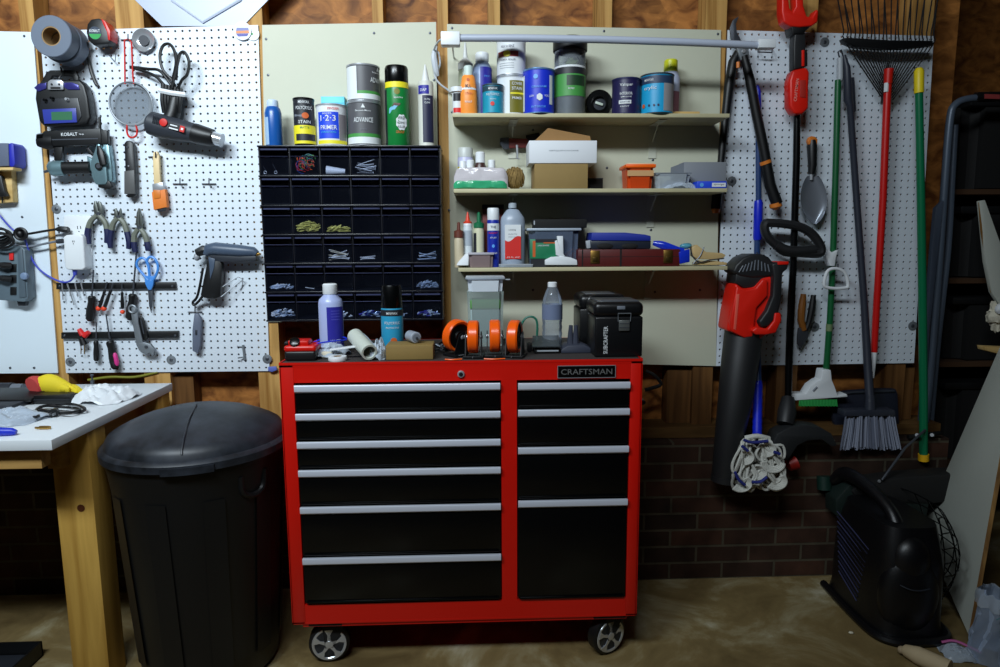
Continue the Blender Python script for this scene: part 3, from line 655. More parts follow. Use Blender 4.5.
# pliers
def pliers(name, label, jaw, pv, l, r, jl=None):
    t = T(name, label, 'pliers', 'pliers with blue grips on the left pegboard')
    PJ = mt('plier_steel', (104,108,104), .4, metal=.7); PG = mt('plier_grip_grey', (112,116,104), .5); PB = mt('plier_grip_blue', (26,32,74), .5)
    for s, (a, b) in enumerate(((jaw[0], l), (jaw[1], r))):
        m = t.part('jaw'); m.pp(a, -.03+.004*s, .010, PJ, .0015)
    m = t.part('pivot'); disc(m, pv[0], pv[1], 2.0, -.034, .006, DSTL, 12)
    for arm in (l, r):
        g = t.part('grip', label='grey and navy dipped grip'); g.pt(arm[:3], [2.4,2.7,2.9], -.026, PG, 8, sm=3); g.pt(arm[2:], [2.95]*(len(arm)-3)+[2.3], -.026, PB, 8, sm=3)
pliers('combination_pliers', 'leftmost pliers, broad grey jaws open upwards, above the magnetic strip', ([(94,201),(95.5,201),(97.5,207),(98,211),(103,216),(97,220),(94,214),(93,207)],[(97.5,201),(100,202),(102.5,208),(102,216),(96,219),(97,214),(99,210),(97,206)]), (98,214), [(97,215),(91,221),(88.5,228),(87.5,236),(89,244)], [(99,215),(105,222),(107,229),(107.5,236),(106.5,243)])
pliers('diagonal_pliers', 'middle pliers with short dark cutting jaws', ([(114,209),(115.5,208),(117.5,213),(118,217),(116,221),(114,216)],[(120,208),(121,212),(121.5,217),(118,221),(116.5,217),(118,213)]), (118,217), [(117.5,218),(113.5,223),(111.5,230),(110,240),(110.5,248)], [(119,218),(124,223),(127,232),(129,241),(128.5,249)])
pliers('needle_nose_pliers', 'rightmost pliers with long narrow pointed jaws', ([(138,208),(139,211),(139.5,226),(137,230),(135.5,222),(136.5,213)],[(139,208),(140.5,213),(142.5,222),(141.5,228),(138,230),(138.7,220)]), (139,228), [(138,229),(134.5,235),(134,242),(134.5,248),(136,252)], [(140.5,229),(145,235),(147,242),(148,248),(148,251)])
for x, y in ((98,216),(118,214),(139,228)): hook(x, y, .028, 'peg hook under the %s pliers' % {98:'leftmost',118:'middle',139:'rightmost'}[x], up=3)
# scissors
t = T('scissors', 'light blue handled scissors on the upper magnetic strip', 'scissors')
SB = mt('scissor_blue', (70,140,220), .4)
for pts in ([(149,280),(142,273),(137,266),(138,260),(143,258),(147,262),(149,270)], [(150,279),(149,268),(147,261),(150,257),(155,259),(158,266),(157,273),(153,280)]):
    m = t.part('handle'); q = P(pts, -.024); m.tube(spline(q, 4, True), .0048, SB, 8, True)
m = t.part('handle_neck'); m.pp([(144,276),(154,276),(153,285),(151,290),(148,290),(145,284)], -.028, .012, SB, .002)
m = t.part('blade', label='dark steel blades'); m.pp([(147.5,288),(152.5,288),(152,305),(151,313),(149,306)], -.022, .005, DSTL, .001)
# magnetic strips
for q, lb in (([(56,283),(175,282),(176,288.5),(56,289.5)], 'upper black magnetic tool strip on the left pegboard'), ([(61,332.5),(178,331),(178,338),(61,339)], 'lower black magnetic tool strip on the left pegboard')):
    t = T('magnetic_strip', lb, 'magnetic strip', 'magnetic tool strips'); m = t.part('bar'); m.pp(q, -.014, .013, BLK, .002)
    for x in (q[0][0]+3, q[1][0]-3): s = t.part('screw'); disc(s, x, (q[0][1]+q[3][1])/2, 1.2, -.0152, .002, DSTL, 10)
# screwdrivers and small tools on the strips
def driver(label, tip, neck, end, rh, mat, rs=.8, y=-.022, name='screwdriver', cat='screwdriver', grp='tools held on the magnetic strips', accent=None):
    t = T(name, label, cat, grp)
    m = t.part('shaft'); m.pt([tip, neck], rs, y, DSTL, 8)
    m = t.part('handle'); dx, dy = end[0]-neck[0], end[1]-neck[1]
    m.pt([(neck[0]+dx*k, neck[1]+dy*k) for k in (0,.06,.25,.6,.92,1)], [rh*.7,rh*.95,rh*.8,rh*1.05,rh*1.0,rh*.6], y, mat, 10)
    if accent: k_ = t.part('accent', m, 'bright pink inlay'); k_.pt([(neck[0]+dx*k+1.9, neck[1]+dy*k) for k in (.42,.5,.8,.88)], [rh*.3,rh*.55,rh*.6,rh*.3], y-.006, accent, 8)
driver('black handled screwdriver, shaft up, at left of the upper strip', (93.5,270), (92,296), (90,321), 4, BLK)
driver('black handled driver with a tall thin shaft on the upper strip', (136.5,252), (133,294), (130,320), 4.2, BLK, rs=.9)
driver('slim black screwdriver below the lower strip', (96.5,322), (96,341), (96.5,361), 2.6, BLK, rs=.6)
driver('black screwdriver with pink inlay below the lower strip', (106,314), (110,341), (116,369), 4.2, BLK, rs=.7, accent=mt('pink_inlay', (220,50,140), .5))
driver('leftmost of two black hex drivers with orange ends', (107,282), (105,290), (99,309), 1.6, BLK, rs=.7, name='hex_driver')
driver('second of two black hex drivers with orange ends', (113,283), (111,290), (104,309), 1.7, BLK, rs=.7, name='hex_driver', y=-.027)
driver('short black driver with red end right of the hex drivers', (122,283), (122,292), (122.5,309), 1.6, BLK, rs=.6, name='hex_driver')
for x, y, r, lb in ((98.5,308.5,2.6,'left orange end cap of the hex drivers'),(104,308.5,2.6,'right orange end cap of the hex drivers'),(122.5,312,2.2,'red end cap of the short driver')):
    t = ALL[-3] if x < 100 else (ALL[-2] if x < 110 else ALL[-1])
    m = t.part('end_cap', label='orange end cap'); c = at(x, y, -.022 if x < 100 or x > 110 else -.027); m.ball(c, r*mpp(x,y,-.02), mt('orange_red', (240,72,32), .45), 12)
for i, (x0, y0, x1, y1) in enumerate(((62,281,63,300),(67,283,74,305),(75,283,78,297),(81,283,84,296))):
    t = T('drill_bit', ['leftmost','second','third','rightmost'][i]+' of four thin steel bits on the upper strip', 'bit', 'thin bits on the upper magnetic strip'); m = t.part('shank'); m.pt([(x0,y0),(x1,y1)], [.8,.5], -.017, STEEL, 6)
# wrench with long arm
t = T('adjustable_wrench', 'worn grey steel wrench hanging across the lower strip', 'wrench', 'tools held on the magnetic strips')
m = t.part('handle'); m.pp([(130,308),(134,305),(137,309),(138,322),(142,340),(144,348),(139,351),(136,345),(132,322)], -.035, .010, GALV, .003)
m = t.part('ring_end'); c = at(132.5,309,-.036); m.torus(c, .013, .004, GALV, n=20)
m = t.part('jaw'); m.pp([(137,344),(143,342),(150,344),(155,350),(153,356),(149,353),(146,355),(140,352)], -.037, .014, GALV, .003); c = at(146,347,-.04); m.lathe([(.006,0),(.006,.018)], c, DSTL, axis=(0,1,0), n=12)
t = T('folding_knife', 'black folding knife beside the grey wrench', 'knife', 'tools held on the magnetic strips')
m = t.part('handle'); m.pp([(138,318),(140,316),(143,318),(148,338),(146,341),(142,340),(139,330)], -.024, .009, BLK, .003); m = t.part('clip'); m.pt([(141,320,-.026),(144,334,-.027)], .7, 0, DSTL, 6)
# keys and snips on lower strip
t = T('hose_clamp_pliers', 'small tool with two red tips and steel prongs on the lower strip', 'hand tool', 'tools held on the magnetic strips')
for a in (((79,329),(83,335)), ((89,332),(84,336))):
    m = t.part('red_grip', label='red plastic grip'); m.pt([a[0],a[1]], [2.2,3.0], -.026, mt('tip_red', (222,40,40), .4), 10)
m = t.part('hub'); m.pt([(81,338),(84,345)], [2.5,3.4], -.024, BLK, 10)
for x in (81,84.5): m = t.part('prong'); m.pt([(x,345),(x,354)], .5, -.022, BRASS, 6)
# utility knife
t = T('utility_knife', 'slate grey utility knife hanging from a peg hook under the glue gun', 'knife')
m = t.part('handle'); m.pp([(194,313),(198,314),(201,319),(200,345),(198,354),(192,351),(192,330)], -.03, .016, mt('slate', (98,106,124), .5), .004)
m = t.part('slider'); m.pp([(195,330),(197,330),(197,335),(195,335)], -.0325, .004, DGR, .001)
hook(195,312,.032,'peg hook holding the slate grey utility knife', up=9)
# glue gun
t = T('glue_gun', 'dark grey hot glue gun with black handle at right of left pegboard', 'glue gun')
GG = mt('glue_gun_grey', (70,84,104), .4)
m = t.part('barrel'); m.pt([(205,254),(209,250),(216,249),(240,251),(254,252),(257,254)], [4,6.2,6.8,6.2,5,3.5], -.045, GG, 16)
m = t.part('top_rib'); m.pp([(216,245),(252,247),(252,249),(216,247)], -.052, .014, GG, .001)
m = t.part('barrel_underside'); m.pp([(209,254),(256,256),(256,261),(238,262),(216,262),(209,260)], -.055, .022, DGR, .003)
m = t.part('nozzle', label='brass tip'); m.pt([(256,254),(258.5,254),(261,254)], [2.2,1.8,.7], -.045, BRASS, 10)
m = t.part('stick_feed'); m.pt([(197,253),(204,250),(207,250)], [4,5,4.4], -.045, BLK, 10); m.ball(at(197,257,-.045), (.011,.012,.014), mt('feed_end', (150,154,160), .3), 12)
m = t.part('handle'); m.pp([(207,255),(217,258),(222,264),(221,280),(220,297),(214,299),(204,298),(200,296),(203,280),(206,266)], -.055, .03, BLK, .005)
m = t.part('inner_grip', label='grey inner grip'); m.pp([(208,257),(215,259),(214,268),(210,280),(209,264)], -.058, .01, GG, .002)
m = t.part('cord'); m.pt([(203,268,-.04),(200,285,-.045),(197,297,-.04),(193,302,-.03),(194,305,-.03),(198,302,-.03),(202,297,-.04)], 1.3, 0, BLK, 8, sm=4)
for a in (((216,291),(238,277)), ((221,297),(242,280))):
    m = t.part('stand_wire'); m.pt([(a[0][0],a[0][1],-.05),(a[1][0],a[1][1],-.02)], .45, 0, GALV, 6)
m = t.part('stand_wire'); m.pt([(238,277,-.02),(243,279,-.02),(242,287,-.004),(240,290,-.004)], .45, 0, STEEL, 6)
# badge and round tag
t = T('round_badge', 'round blue and orange sticker badge at the pegboard top right corner', 'badge'); m = t.part('disc'); c = at(242.5,31,-.006); R = 8.8*mpp(242,31,0)
m.lathe([(R,0),(R,.003)], c, mt('badge_white', (214,216,226), .4), axis=(0,-1,0), n=28); c2 = c+V((0,-.0035,0))
m.raw([c2+V((x,0,z)) for x, z in ((-R*.7,-.002),(R*.75,.001),(R*.7,.010),(-R*.6,.010))], [(0,1,2,3)], mt('badge_blue', (70,78,150), .4)); m.raw([c2+V((x,-.0003,z)) for x, z in ((-R*.7,-.009),(R*.75,-.008),(R*.75,.001),(-R*.7,-.001))], [(0,1,2,3)], ORG2)
m.raw([c2+V((x,-.0003,z)) for x, z in ((-R*.5,-.019),(R*.5,-.018),(R*.7,-.009),(-R*.7,-.010))], [(0,1,2,3)], PURP)
t = T('round_tag', 'plain white round tag beside the blue badge', 'tag'); m = t.part('disc'); c = at(253,34,-.002); m.lathe([(.022,0),(.022,.002)], c, WHT, axis=(0,-1,0), n=24); m.lathe([(.004,.0021),(.004,.003)], c+V((-.003,0,0)), GRN2, axis=(0,-1,0), n=12)
# surge protector outlet
t = T('outlet_adapter', 'white boxy multi outlet surge adapter on the left pegboard', 'outlet')
m = t.part('body'); m.pp([(63,237),(66,235),(80,234),(83,237),(85,268),(82,270),(68,270),(65,268)], -.055, .05, WHT, .005, 3)
k_ = t.part('socket', m); 
for x in (72.5,74): k_.pb(x-.3,240.5,x+.3,242.3,-.0558,.001,DGR)
c = at(73.4,243.8,-.0555); k_.lathe([(.0018,0),(.0018,.0006)], c, DGR, axis=(0,-1,0), n=8)
t = T('wall_outlet', 'white wall socket plate behind the boxy adapter', 'outlet'); m = t.part('plate'); m.pp([(64,216),(92,216),(92,272),(90,272),(90,262),(64,262)], -.008, .007, WHT, .001)
k_ = t.part('socket', m)
for x in (77.5,80.5): k_.pb(x-.35,226,x+.35,229,-.0088,.001,DGR)
c = at(79,231.5,-.0085); k_.lathe([(.0022,0),(.0022,.0006)], c, DGR, axis=(0,-1,0), n=8)
t = T('outlet_cable', 'black cord running from the cord coil to the white outlet', 'cord'); m = t.part('cable'); m.pt([(-12,240,-.05),(6,236,-.05),(18,234,-.04),(27,234,-.035),(45,231,-.03),(58,229,-.03)], 1.2, 0, BLK, 8, sm=4)
m = t.part('plug'); m.pt([(57,229.5),(60,229),(68,230),(69,230)], [2,3,3.2,2.6], -.03, BLK, 8)
t = T('outlet_cable', 'grey cord running from the power strip to the white outlet', 'cord'); m = t.part('cable'); m.pt([(8,243,-.04),(20,246,-.04),(33,246,-.03),(48,243,-.03),(58,241,-.03)], 1.1, 0, GRY, 8, sm=4); m = t.part('plug'); m.pt([(57,241.5),(63,241)], [2.3,2.5], -.03, DGR, 8)
t = T('outlet_cable', 'blue cord sagging from the upper left to the white outlet', 'cord'); CB = mt('cord_blue', (70,80,190), .4)
m = t.part('cable'); m.pt([(-8,205,-.03),(1,217,-.03),(12,229,-.045),(25,240,-.045),(30,255,-.02),(38,268,-.015),(50,277,-.02),(62,282,-.02),(70,281,-.03),(74,276,-.035),(75,272,-.035)], .9, 0, CB, 8, sm=5); m = t.part('plug'); m.pt([(75,275),(75,270)], [1.6,2.4], -.035, CB, 8)
# power strip and coil at far left
t = T('power_strip', 'grey metal power strip with red switch at the far left', 'power strip')
PS = mt('strip_grey', (96,112,122), .45)
m = t.part('body'); m.pp([(-2,246),(20,246),(25,250),(28,298),(24,302),(-2,300)], -.05, .045, PS, .004); m = t.part('end_tab'); m.pp([(16,299),(26,299),(25,306),(18,306)], -.03, .02, DGR, .002)
k_ = t.part('front_face', m); k_ = t.part('side_ridge'); k_.pp([(17,249),(22,249),(26,297),(19,298)], -.054, .006, mt('strip_grey2', (84,98,108), .45), .002)
k_ = t.part('switch', label='red rocker switch'); k_.pp([(9,253),(13,253),(13,260),(9,260)], -.056, .008, mt('switch_red', (230,50,50), .3), .001)
for y in (268,279,291): k_ = t.part('socket'); k_.pp([(10,y-4),(16,y-4),(16,y+4),(10,y+4)], -.0535, .004, BLK, .001)
k_ = t.part('knob', label='round grey blue knob'); c = at(25,276,-.055); k_.lathe([(.013,0),(.012,.008),(.008,.010)], c, mt('knob_blue', (120,140,170), .4), axis=(0,-1,0), n=20)
for y in (266,279): k_ = t.part('plug', label='black plug pushed into a socket'); k_.pt([(-6,y-2,-.075),(4,y-.5,-.072),(11,y,-.058)], [1.6,3.4,3.4], 0, BLK, 8)
t = T('cord_coil', 'bundle of black cords hanging above the power strip', 'cord')
for i in range(6):
    q = t.part('loop'); r = 9+2*(i % 3)
    q.pt([(-2+r*1.1*math.cos(a)*.9+i*.6, 236+r*.55*math.sin(a)+i*1.6-3, -.05-.006*i) for a in [j*2*PI/12 for j in range(12)]], 1.2, 0, BLK, 7, sm=2, closed=True)
t = T('cable_reel', 'small round black cord knot beside the white panel edge', 'cord'); q = t.part('coil')
for i in range(4): c = at(20+i*.4,234,-.045-.005*i); q.torus(c, .017+.002*(i % 2), .005, BLK, n=20)
q.ball(at(20,234,-.05), (.014,.012,.015), BLK, 12)
# sponge block and wooden caddy on the far left panel
t = T('sponge_pack', 'blue and grey sanding block at the far left edge', 'sponge'); m = t.part('block'); m.pp([(-14,143),(8,143),(9,166),(-14,167)], -.07, .06, mt('block_grey', (92,100,120), .7, bump=.4), .003)
m = t.part('blue_end', label='deep blue end'); m.pp([(8.2,144),(11,142.5),(13.5,145),(15,164),(13,167),(9.2,166.5)], -.07, .06, mt('block_blue', (34,42,170), .5), .003)
t = T('wooden_rack', 'small wooden rack holding the sanding block', 'rack'); m = t.part('board'); m.pp([(-14,168),(11,168),(13,202),(-14,204)], -.03, .028, PINE, .002); m = t.part('ledge'); m.pp([(-14,167.5),(13,167.2),(13,170),(-14,170)], -.075, .045, PINE, .001)
t = T('spring_clip', 'black clip hanging on the small wooden rack', 'clip'); m = t.part('jaw'); m.pp([(-6,172),(1,176),(4,190),(7,196),(-6,197)], -.05, .018, BLK, .003); m = t.part('lever'); m.pt([(2,196,-.04),(2.5,203,-.04)], .7, 0, BLK, 6)

# ================================================================== things on the workbench
t = T('work_glove', 'yellow work glove with red cuff on the bench', 'glove')
GY = mt('glove_yellow', (236,212,40), .75, bump=.3, bscale=90); GR_ = mt('glove_cuff', (196,70,66), .8, bump=.5, bscale=200)
def blob(m, px, py, Y, r, mat, jit=.15, seed=1, n=20, rot=None): m.ball(at(px, py, Y), r, mat, n, jit, seed, rot)
m = t.part('palm'); m.tube([at(42,385,-.32),at(50,384,-.32),at(61,387,-.32),at(70,390,-.32)], [.029,.033,.027,.019], GY, 14, sm=4, flat=.72)
for i, (x, y, Yy, l) in enumerate(((81,391,-.33,0),(80,392,-.36,0),(77,394,-.36,0),(66,394,-.34,0))):
    q = t.part('finger'); q.tube([at(62,388,-.31-.01*i), at((62+x)/2+3,(386+y)/2-.5,-.3-.015*i), at(x,y,Yy)], [.014,.012,.008], GY, 10, sm=4, flat=.7)
m = t.part('cuff', label='red knitted cuff'); m.tube([at(32,386,-.34),at(35,385,-.33),at(40,385,-.32)], [.028,.031,.030], GR_, 16, sm=2, flat=.75)
t = T('battery_charger', 'flat black power brick on the bench beside the yellow glove', 'charger'); c = atz(54,404,ZB)
m = t.part('case'); m.box((c.x, c.y+.02, ZB+.015), (.118,.055,.029), BLK, .006, Matrix.Rotation(-.03,3,'Z')); m = t.part('lid_line'); m.box((c.x, c.y-.008, ZB+.016), (.11,.003,.002), DGR)
t = T('extension_cord', 'black cable looped on the bench with its plug toward the front', 'cord'); m = t.part('cable')
cc = [(32,415),(40,407),(55,405),(70,404),(80,406),(85,409),(80,412),(65,412),(50,411),(40,409),(45,406),(60,407),(74,408),(80,410),(68,413),(52,413),(42,414),(36,417),(30,416),(34,412),(46,411),(52,414)]
m.tube([atz(x, y, ZB+.006+.004*(i % 3)) for i, (x, y) in enumerate(cc)], .0042, BLK, 8, sm=4)
k_ = t.part('plug'); c = atz(54,417,ZB); k_.tube([c+V((-.012,.03,.012)), c+V((-.002,.005,.012)), c+V((.003,-.006,.012))], [.008,.013,.013], BLK, 12)
for s in (-1,1): k_.box(c+V((.004+s*.006,-.014,.012)), (.002,.012,.006), STEEL)
def crumple(m, c, sx, sy, sz, mat, seed=1, nu=34, nv=34, amp=.6, edge=1.0):
    from mathutils import noise
    def fn(u, v):
        x = (u-.5)*2; y = (v-.5)*2; r = max(abs(x), abs(y)); d = math.hypot(x, y)
        dome = max(0, 1-d**2*.9)**.6 if d < 1.05 else 0
        nz = noise.noise(V((x*2.1+seed, y*2.1, seed*1.7)))+.6*noise.noise(V((x*5+seed, y*5, 3.1)))+.35*abs(noise.noise(V((x*10, y*10, seed))))
        w = 1+.22*noise.noise(V((math.atan2(y, x)*1.3, seed, 0)))
        z = sz*max(0, dome*(1-amp*.35)+amp*nz*.6*(.25+dome))
        q = 1/max(1, d**.45) 
        return V((c[0]+x*sx*w*q, c[1]+y*sy*w*q, c[2]+.001+z))
    m.surf(fn, nu, nv, mat, (0,0,.0006))
BAGW = mt('bag_white', (232,236,240), .35, bump=.3, bscale=60)
t = T('plastic_bag', 'crumpled white plastic bag lying on the bench', 'bag'); m = t.part('film'); c = atz(100,400,ZB); crumple(m, (c.x, c.y+.02, ZB), .10, .09, .045, BAGW, 3, amp=.8)
t = T('plastic_bag', 'flat clear plastic bag at the front left of the bench', 'bag'); m = t.part('film'); c = atz(6,420,ZB); crumple(m, (c.x, c.y, ZB), .11, .075, .03, CLR2, 5)
t = T('bottle_cap', 'blue cap at the front edge of the bench', 'cap'); c = atz(7,436,ZB); m = t.part('cap'); m.tube([V((c.x-.02,c.y,ZB+.012)), V((c.x+.012,c.y+.003,ZB+.011)), V((c.x+.022,c.y+.004,ZB+.009))], [.0115,.010,.006], BLU, 14)
t = T('pipe_fitting', 'small brass fitting on the bench near its front edge', 'fitting'); c = atz(43,429.5,ZB); m = t.part('body'); m.tube([V((c.x-.02,c.y,ZB+.005)), V((c.x-.008,c.y,ZB+.005)), V((c.x-.008,c.y,ZB+.0055)), V((c.x+.012,c.y,ZB+.0055)), V((c.x+.02,c.y,ZB+.0055))], [.003,.003,.0048,.0048,.004], BRASS, 10)
t = T('laptop', 'closed black and grey slab with raised edge at the bench left', 'device'); m = t.part('base'); c = atz(-6,406,ZB); m.box((c.x, c.y, ZB+.008), (.19,.12,.015), DGR, .003); m = t.part('lid', label='dark tilted lid'); m.box((c.x+.01, c.y+.05, ZB+.024), (.21,.11,.008), BLK, .003, Matrix.Rotation(.15,3,'X'))
t = T('hand_torch', 'dark cylinder lying at the far left back of the bench', 'torch'); m = t.part('barrel'); c = atz(-8,397,ZB); m.tube([V((c.x-.05,c.y+.02,ZB+.022)), V((c.x+.055,c.y+.02,ZB+.022))], .021, DGR, 16); m = t.part('head'); m.tube([V((c.x+.055,c.y+.02,ZB+.022)), V((c.x+.09,c.y+.02,ZB+.022))], .017, GRY, 16)
t = T('valve_stem', 'small steel fitting standing at the back of the bench', 'fitting'); m = t.part('body'); c = atz(91,384.3,ZB); m.lathe([(.007,0),(.007,.012),(.003,.014),(.003,.026),(.006,.028),(.006,.033)], (c.x, c.y+.01, ZB), DSTL, n=12)
t = T('drawer_box', 'black open tray on the floor under the workbench', 'tray'); m = t.part('box'); a = atz(-2,660,0)
c = atz(15,664,0.0); p = atz(42,641,.05); x0, x1, y0, y1 = p.x-.30, p.x, p.y-.16, p.y
m.bb((x0,y0,.001), (x1,y1,.006), BLK); m.bb((x0,y1-.006,.001), (x1,y1,.05), BLK); m.bb((x0,y0,.001), (x1,y0+.006,.05), BLK); m.bb((x1-.006,y0,.001), (x1,y1,.05), BLK); m.bb((x0,y0,.001), (x0+.006,y1,.05), BLK)
k_ = t.part('liner'); k_.bb((x0+.01,y0+.01,.0065), (x1-.01,y1-.01,.012), DGR, .002)
# ================================================================== shelves
S1, S2, S3 = 1.722, 1.474, 1.207; SD = -.17; TH = .013
for z, lb, x0, x1 in ((S1,'uppermost of three painted wall shelves, holding paint cans',-.068,.870),(S2,'middle painted wall shelf holding cardboard boxes and tape',-.068,.872),(S3,'lowest painted wall shelf holding glue bottles and cases',-.056,.884)):
    t = Th('wall_shelf', lb, 'shelf', 'painted wall shelves')
    m = t.part('shelf_board'); m.bb((x0,SD,z-TH), (x1,-.002,z), SHELFM, .001)
    for bx_ in (at(512,150,0).x, at(652,150,0).x):
        b = t.part('bracket'); BM = mt('bracket_paint', (196,198,182), .4)
        b.bb((bx_-.014,SD+.03,z-TH-.003), (bx_+.014,-.001,z-TH-.0005), BM); b.bb((bx_-.014,-.004,z-TH-.115), (bx_+.014,-.001,z-TH-.001), BM)
        b.prism([V((bx_-.0015,SD+.09,z-TH-.003)), V((bx_-.0015,-.003,z-TH-.06)), V((bx_-.0015,-.003,z-TH-.05)), V((bx_-.0015,SD+.10,z-TH-.003))], (.003,0,0), BM)
# light bar
t = Th('light_bar', 'long thin switched off tube light hung in front of the top shelf', 'light')
TUBE = mt('tube_housing', (176,184,200), .35)
Y = -.20
m = t.part('tube'); m.pt([(459,38),(520,38),(600,39.5),(680,42),(758,45.3)], [3.6]*5, Y, TUBE, 14)
for q in (((441,39.5),(460,39.5)), ((757,44.5),(774,45))):
    m = t.part('end_cap', label='white end cap'); a = at(q[0][0], q[0][1], Y); b = at(q[1][0], q[1][1], Y); h = .021 if q[0][0] < 600 else .014
    m.bb((a.x, Y-.018, (a.z+b.z)/2-h), (b.x, Y+.018, (a.z+b.z)/2+h), WHT, .003)
m = t.part('power_lead', label='white cable looped down the stud'); CW = mt('cable_white', (200,206,214), .4)
m.pt([(443,38,-.19),(438,42,-.15),(434,50,-.05),(433,62,-.03),(436,72,-.03),(440,64,-.03),(438,52,-.03),(434,58,-.035),(435,76,-.03),(440,84,-.03),(448,90,-.02),(455,96,-.012)], 1.0, 0, CW, 7, sm=4)
m = t.part('cable_bundle'); m.pt([(436,46,-.04),(434,56,-.045),(436,70,-.04),(438,76,-.035)], [1.6,3.0,3.0,1.4], 0, CW, 8, sm=3)
for px in (452,):
    m = t.part('wall_arm'); a = at(px, 41 if px < 500 else 45, Y); m.tube([V((a.x, Y+.018, a.z)), V((a.x, -.001, a.z))], .003, STEEL, 8)
# ------------------------------------------------------------------ helpers for standing things
def pos(pxl, pxr, Zs, Y, zref=None):
    "centre x, radius for something seen between two columns, standing at height Zs on depth Y"
    py = None
    c = V((0, Y, Zs)); 
    # find image row of the base
    d = c-CAM; row = CY - F*d.dot(UP)/d.dot(FW)
    a = at(pxl, row, Y); b = at(pxr, row, Y); return (a.x+b.x)/2, (b.x-a.x)/2
def top(px, py, Y): return at(px, py, Y).z
def can(t, x, y, z, r, h, body, ring=STEEL, lid=STEEL, dark=False):
    m = t.part('body'); m.lathe([(r*.97,0),(r*1.0,.001),(r*1.0,.004),(r*.975,.005),(r*.975,h-.008),(r*1.0,h-.007),(r*1.0,h-.001),(r*.97,h)], (x, y, z), body, n=40)
    k_ = t.part('rim'); k_.lathe([(r*1.0,h-.006),(r*1.012,h-.004),(r*1.012,h-.001),(r*.95,h),(r*.93,h-.004)], (x, y, z), ring, n=40, caps=False); k_ = t.part('base_ring'); k_.lathe([(r*.99,0),(r*1.01,.001),(r*1.01,.003),(r*.98,.0045)], (x, y, z), ring, n=40, caps=False)
    l = t.part('lid'); l.lathe([(r*.93,h-.006),(r*.93,h-.004),(r*.75,h-.004),(r*.74,h-.007),(.0003,h-.007)], (x, y, z), lid, n=36, caps=False)
    return m
def bottle(t, x, y, z, prof, mat, cap=None, capmat=WHT, n=28, sy=1):
    m = t.part('body'); m.lathe(prof, (x, y, z), mat, n=n)
    if sy != 1: m.v = [(v[0], y+(v[1]-y)*sy, v[2]) for v in m.v]
    if cap: c = t.part('cap'); c.lathe(cap, (x, y, z), capmat, n=20)
    return m
LW = mt('label_white', (224,228,230), .5); LD = mt('label_dark', (34,36,42), .5); LY = mt('label_yellow', (236,222,40), .5); LG = mt('label_green', (24,120,56), .5); LO = mt('label_orange', (206,96,40), .5)
CHAR = mt('advance_grey', (84,84,88), .45); LR = mt('label_red', (214,40,34), .5); LGG = mt('label_grass', (70,150,70), .5); KRAFTW = mt('paint_drip', (214,210,196), .4)
def ang(x, y): return math.atan2(x-CAM.x, y-CAM.y)*-1     # angle that faces the camera
# ------------------------------------------------------------------ small parts cabinet
YC = -.155; tl = at(259.5,146,YC); tr_ = at(441.5,146,YC); zc0 = at(350,320,YC).z; zc1 = at(350,146,YC).z; xc0 = at(263,240,YC).x; xc1 = at(441,240,YC).x
t = Th('parts_cabinet', 'black wall cabinet of thirty six clear fronted small drawers', 'storage cabinet')
CB_ = mt('cabinet_black', (16,17,26), .3); m = t.part('frame')
m.bb((xc0,-.012,zc0), (xc1,-.001,zc1), CB_); cw = (xc1-xc0)/6; ch = (zc1-zc0)/6
for i in range(7): m.bb((xc0+cw*i-.002,YC+.006,zc0), (xc0+cw*i+.002,-.012,zc1), CB_)
for j in range(7):
    z = zc0+ch*j; m.bb((xc0-.004,YC,z-.0035), (xc1+.004,-.012,z+.0025), CB_, .001)
CABTOP = zc1+.0025
DRW = mt('drawer_black', (14,17,26), .3); TINT = clear('drawer_front_tint', (40,44,58), .06, .12, (240,243,250))
boxes = {}
for j in range(6):
    for i in range(6):
        xa = xc0+cw*i+.004; xb = xc0+cw*(i+1)-.004; za = zc0+ch*j+.005; zb_ = za+ch-.012
        d = t.part('drawer'); h = zb_-za
        d.bb((xa,YC+.006,za), (xb,-.016,za+.002), DRW); d.bb((xa,YC+.006,za), (xa+.0018,-.016,za+h*.62), DRW); d.bb((xb-.0018,YC+.006,za), (xb,-.016,za+h*.62), DRW); d.bb((xa,-.018,za), (xb,-.016,za+h*.7), DRW)
        f = t.part('drawer_front', d, 'smoky clear front'); f.bb((xa,YC+.004,za), (xb,YC+.006,za+h*.66), TINT)
        l = t.part('drawer_lip', d); l.prism([V((xa,YC+.004,za+h*.66)), V((xa,YC-.004,za+h*.69)), V((xa,YC-.001,za+h*.70)), V((xa,YC+.008,za+h*.67))], (xb-xa,0,0), mt('lip_highlight', (104,110,150), .2))  # bluish highlight on the dark lip put into its colour
        l.bb((xa+.002,YC+.002,zb_-.006), (xb-.002,YC+.008,zb_-.001), mt('lip_highlight2', (60,64,92), .2))  # upper bar also coloured as a highlight, dimmer
        boxes[(i, 5-j)] = (xa+.004, xb-.004, za+.002, h)
def fill(cell, label, cat, name, fn, kind=None, group=None):
    a, b, z, h = boxes[cell]; t2 = Th(name, label, cat, group, kind); m = t2.solo(); fn(m, a, b, z, h)
def heap(mats, n, L, r, top_):
    def f(m, a, b, z, h):
        rnd = random.Random(n)
        for i in range(n):
            x = rnd.uniform(a+L/2, b-L/2); zz = z+.003+rnd.random()*top_*(1-.5*abs((x-(a+b)/2)/(b-a)*2)); y = YC+.009+rnd.random()*.02; g = rnd.uniform(-1.2, 1.2)
            dx, dz = math.cos(g)*L/2, abs(math.sin(g))*L/2
            m.tube([V((x-dx, y, zz)), V((x+dx, y+rnd.uniform(-.003,.006), zz+dz*(1 if g > 0 else .6)))], r, rnd.choice(mats), 5)
    return f
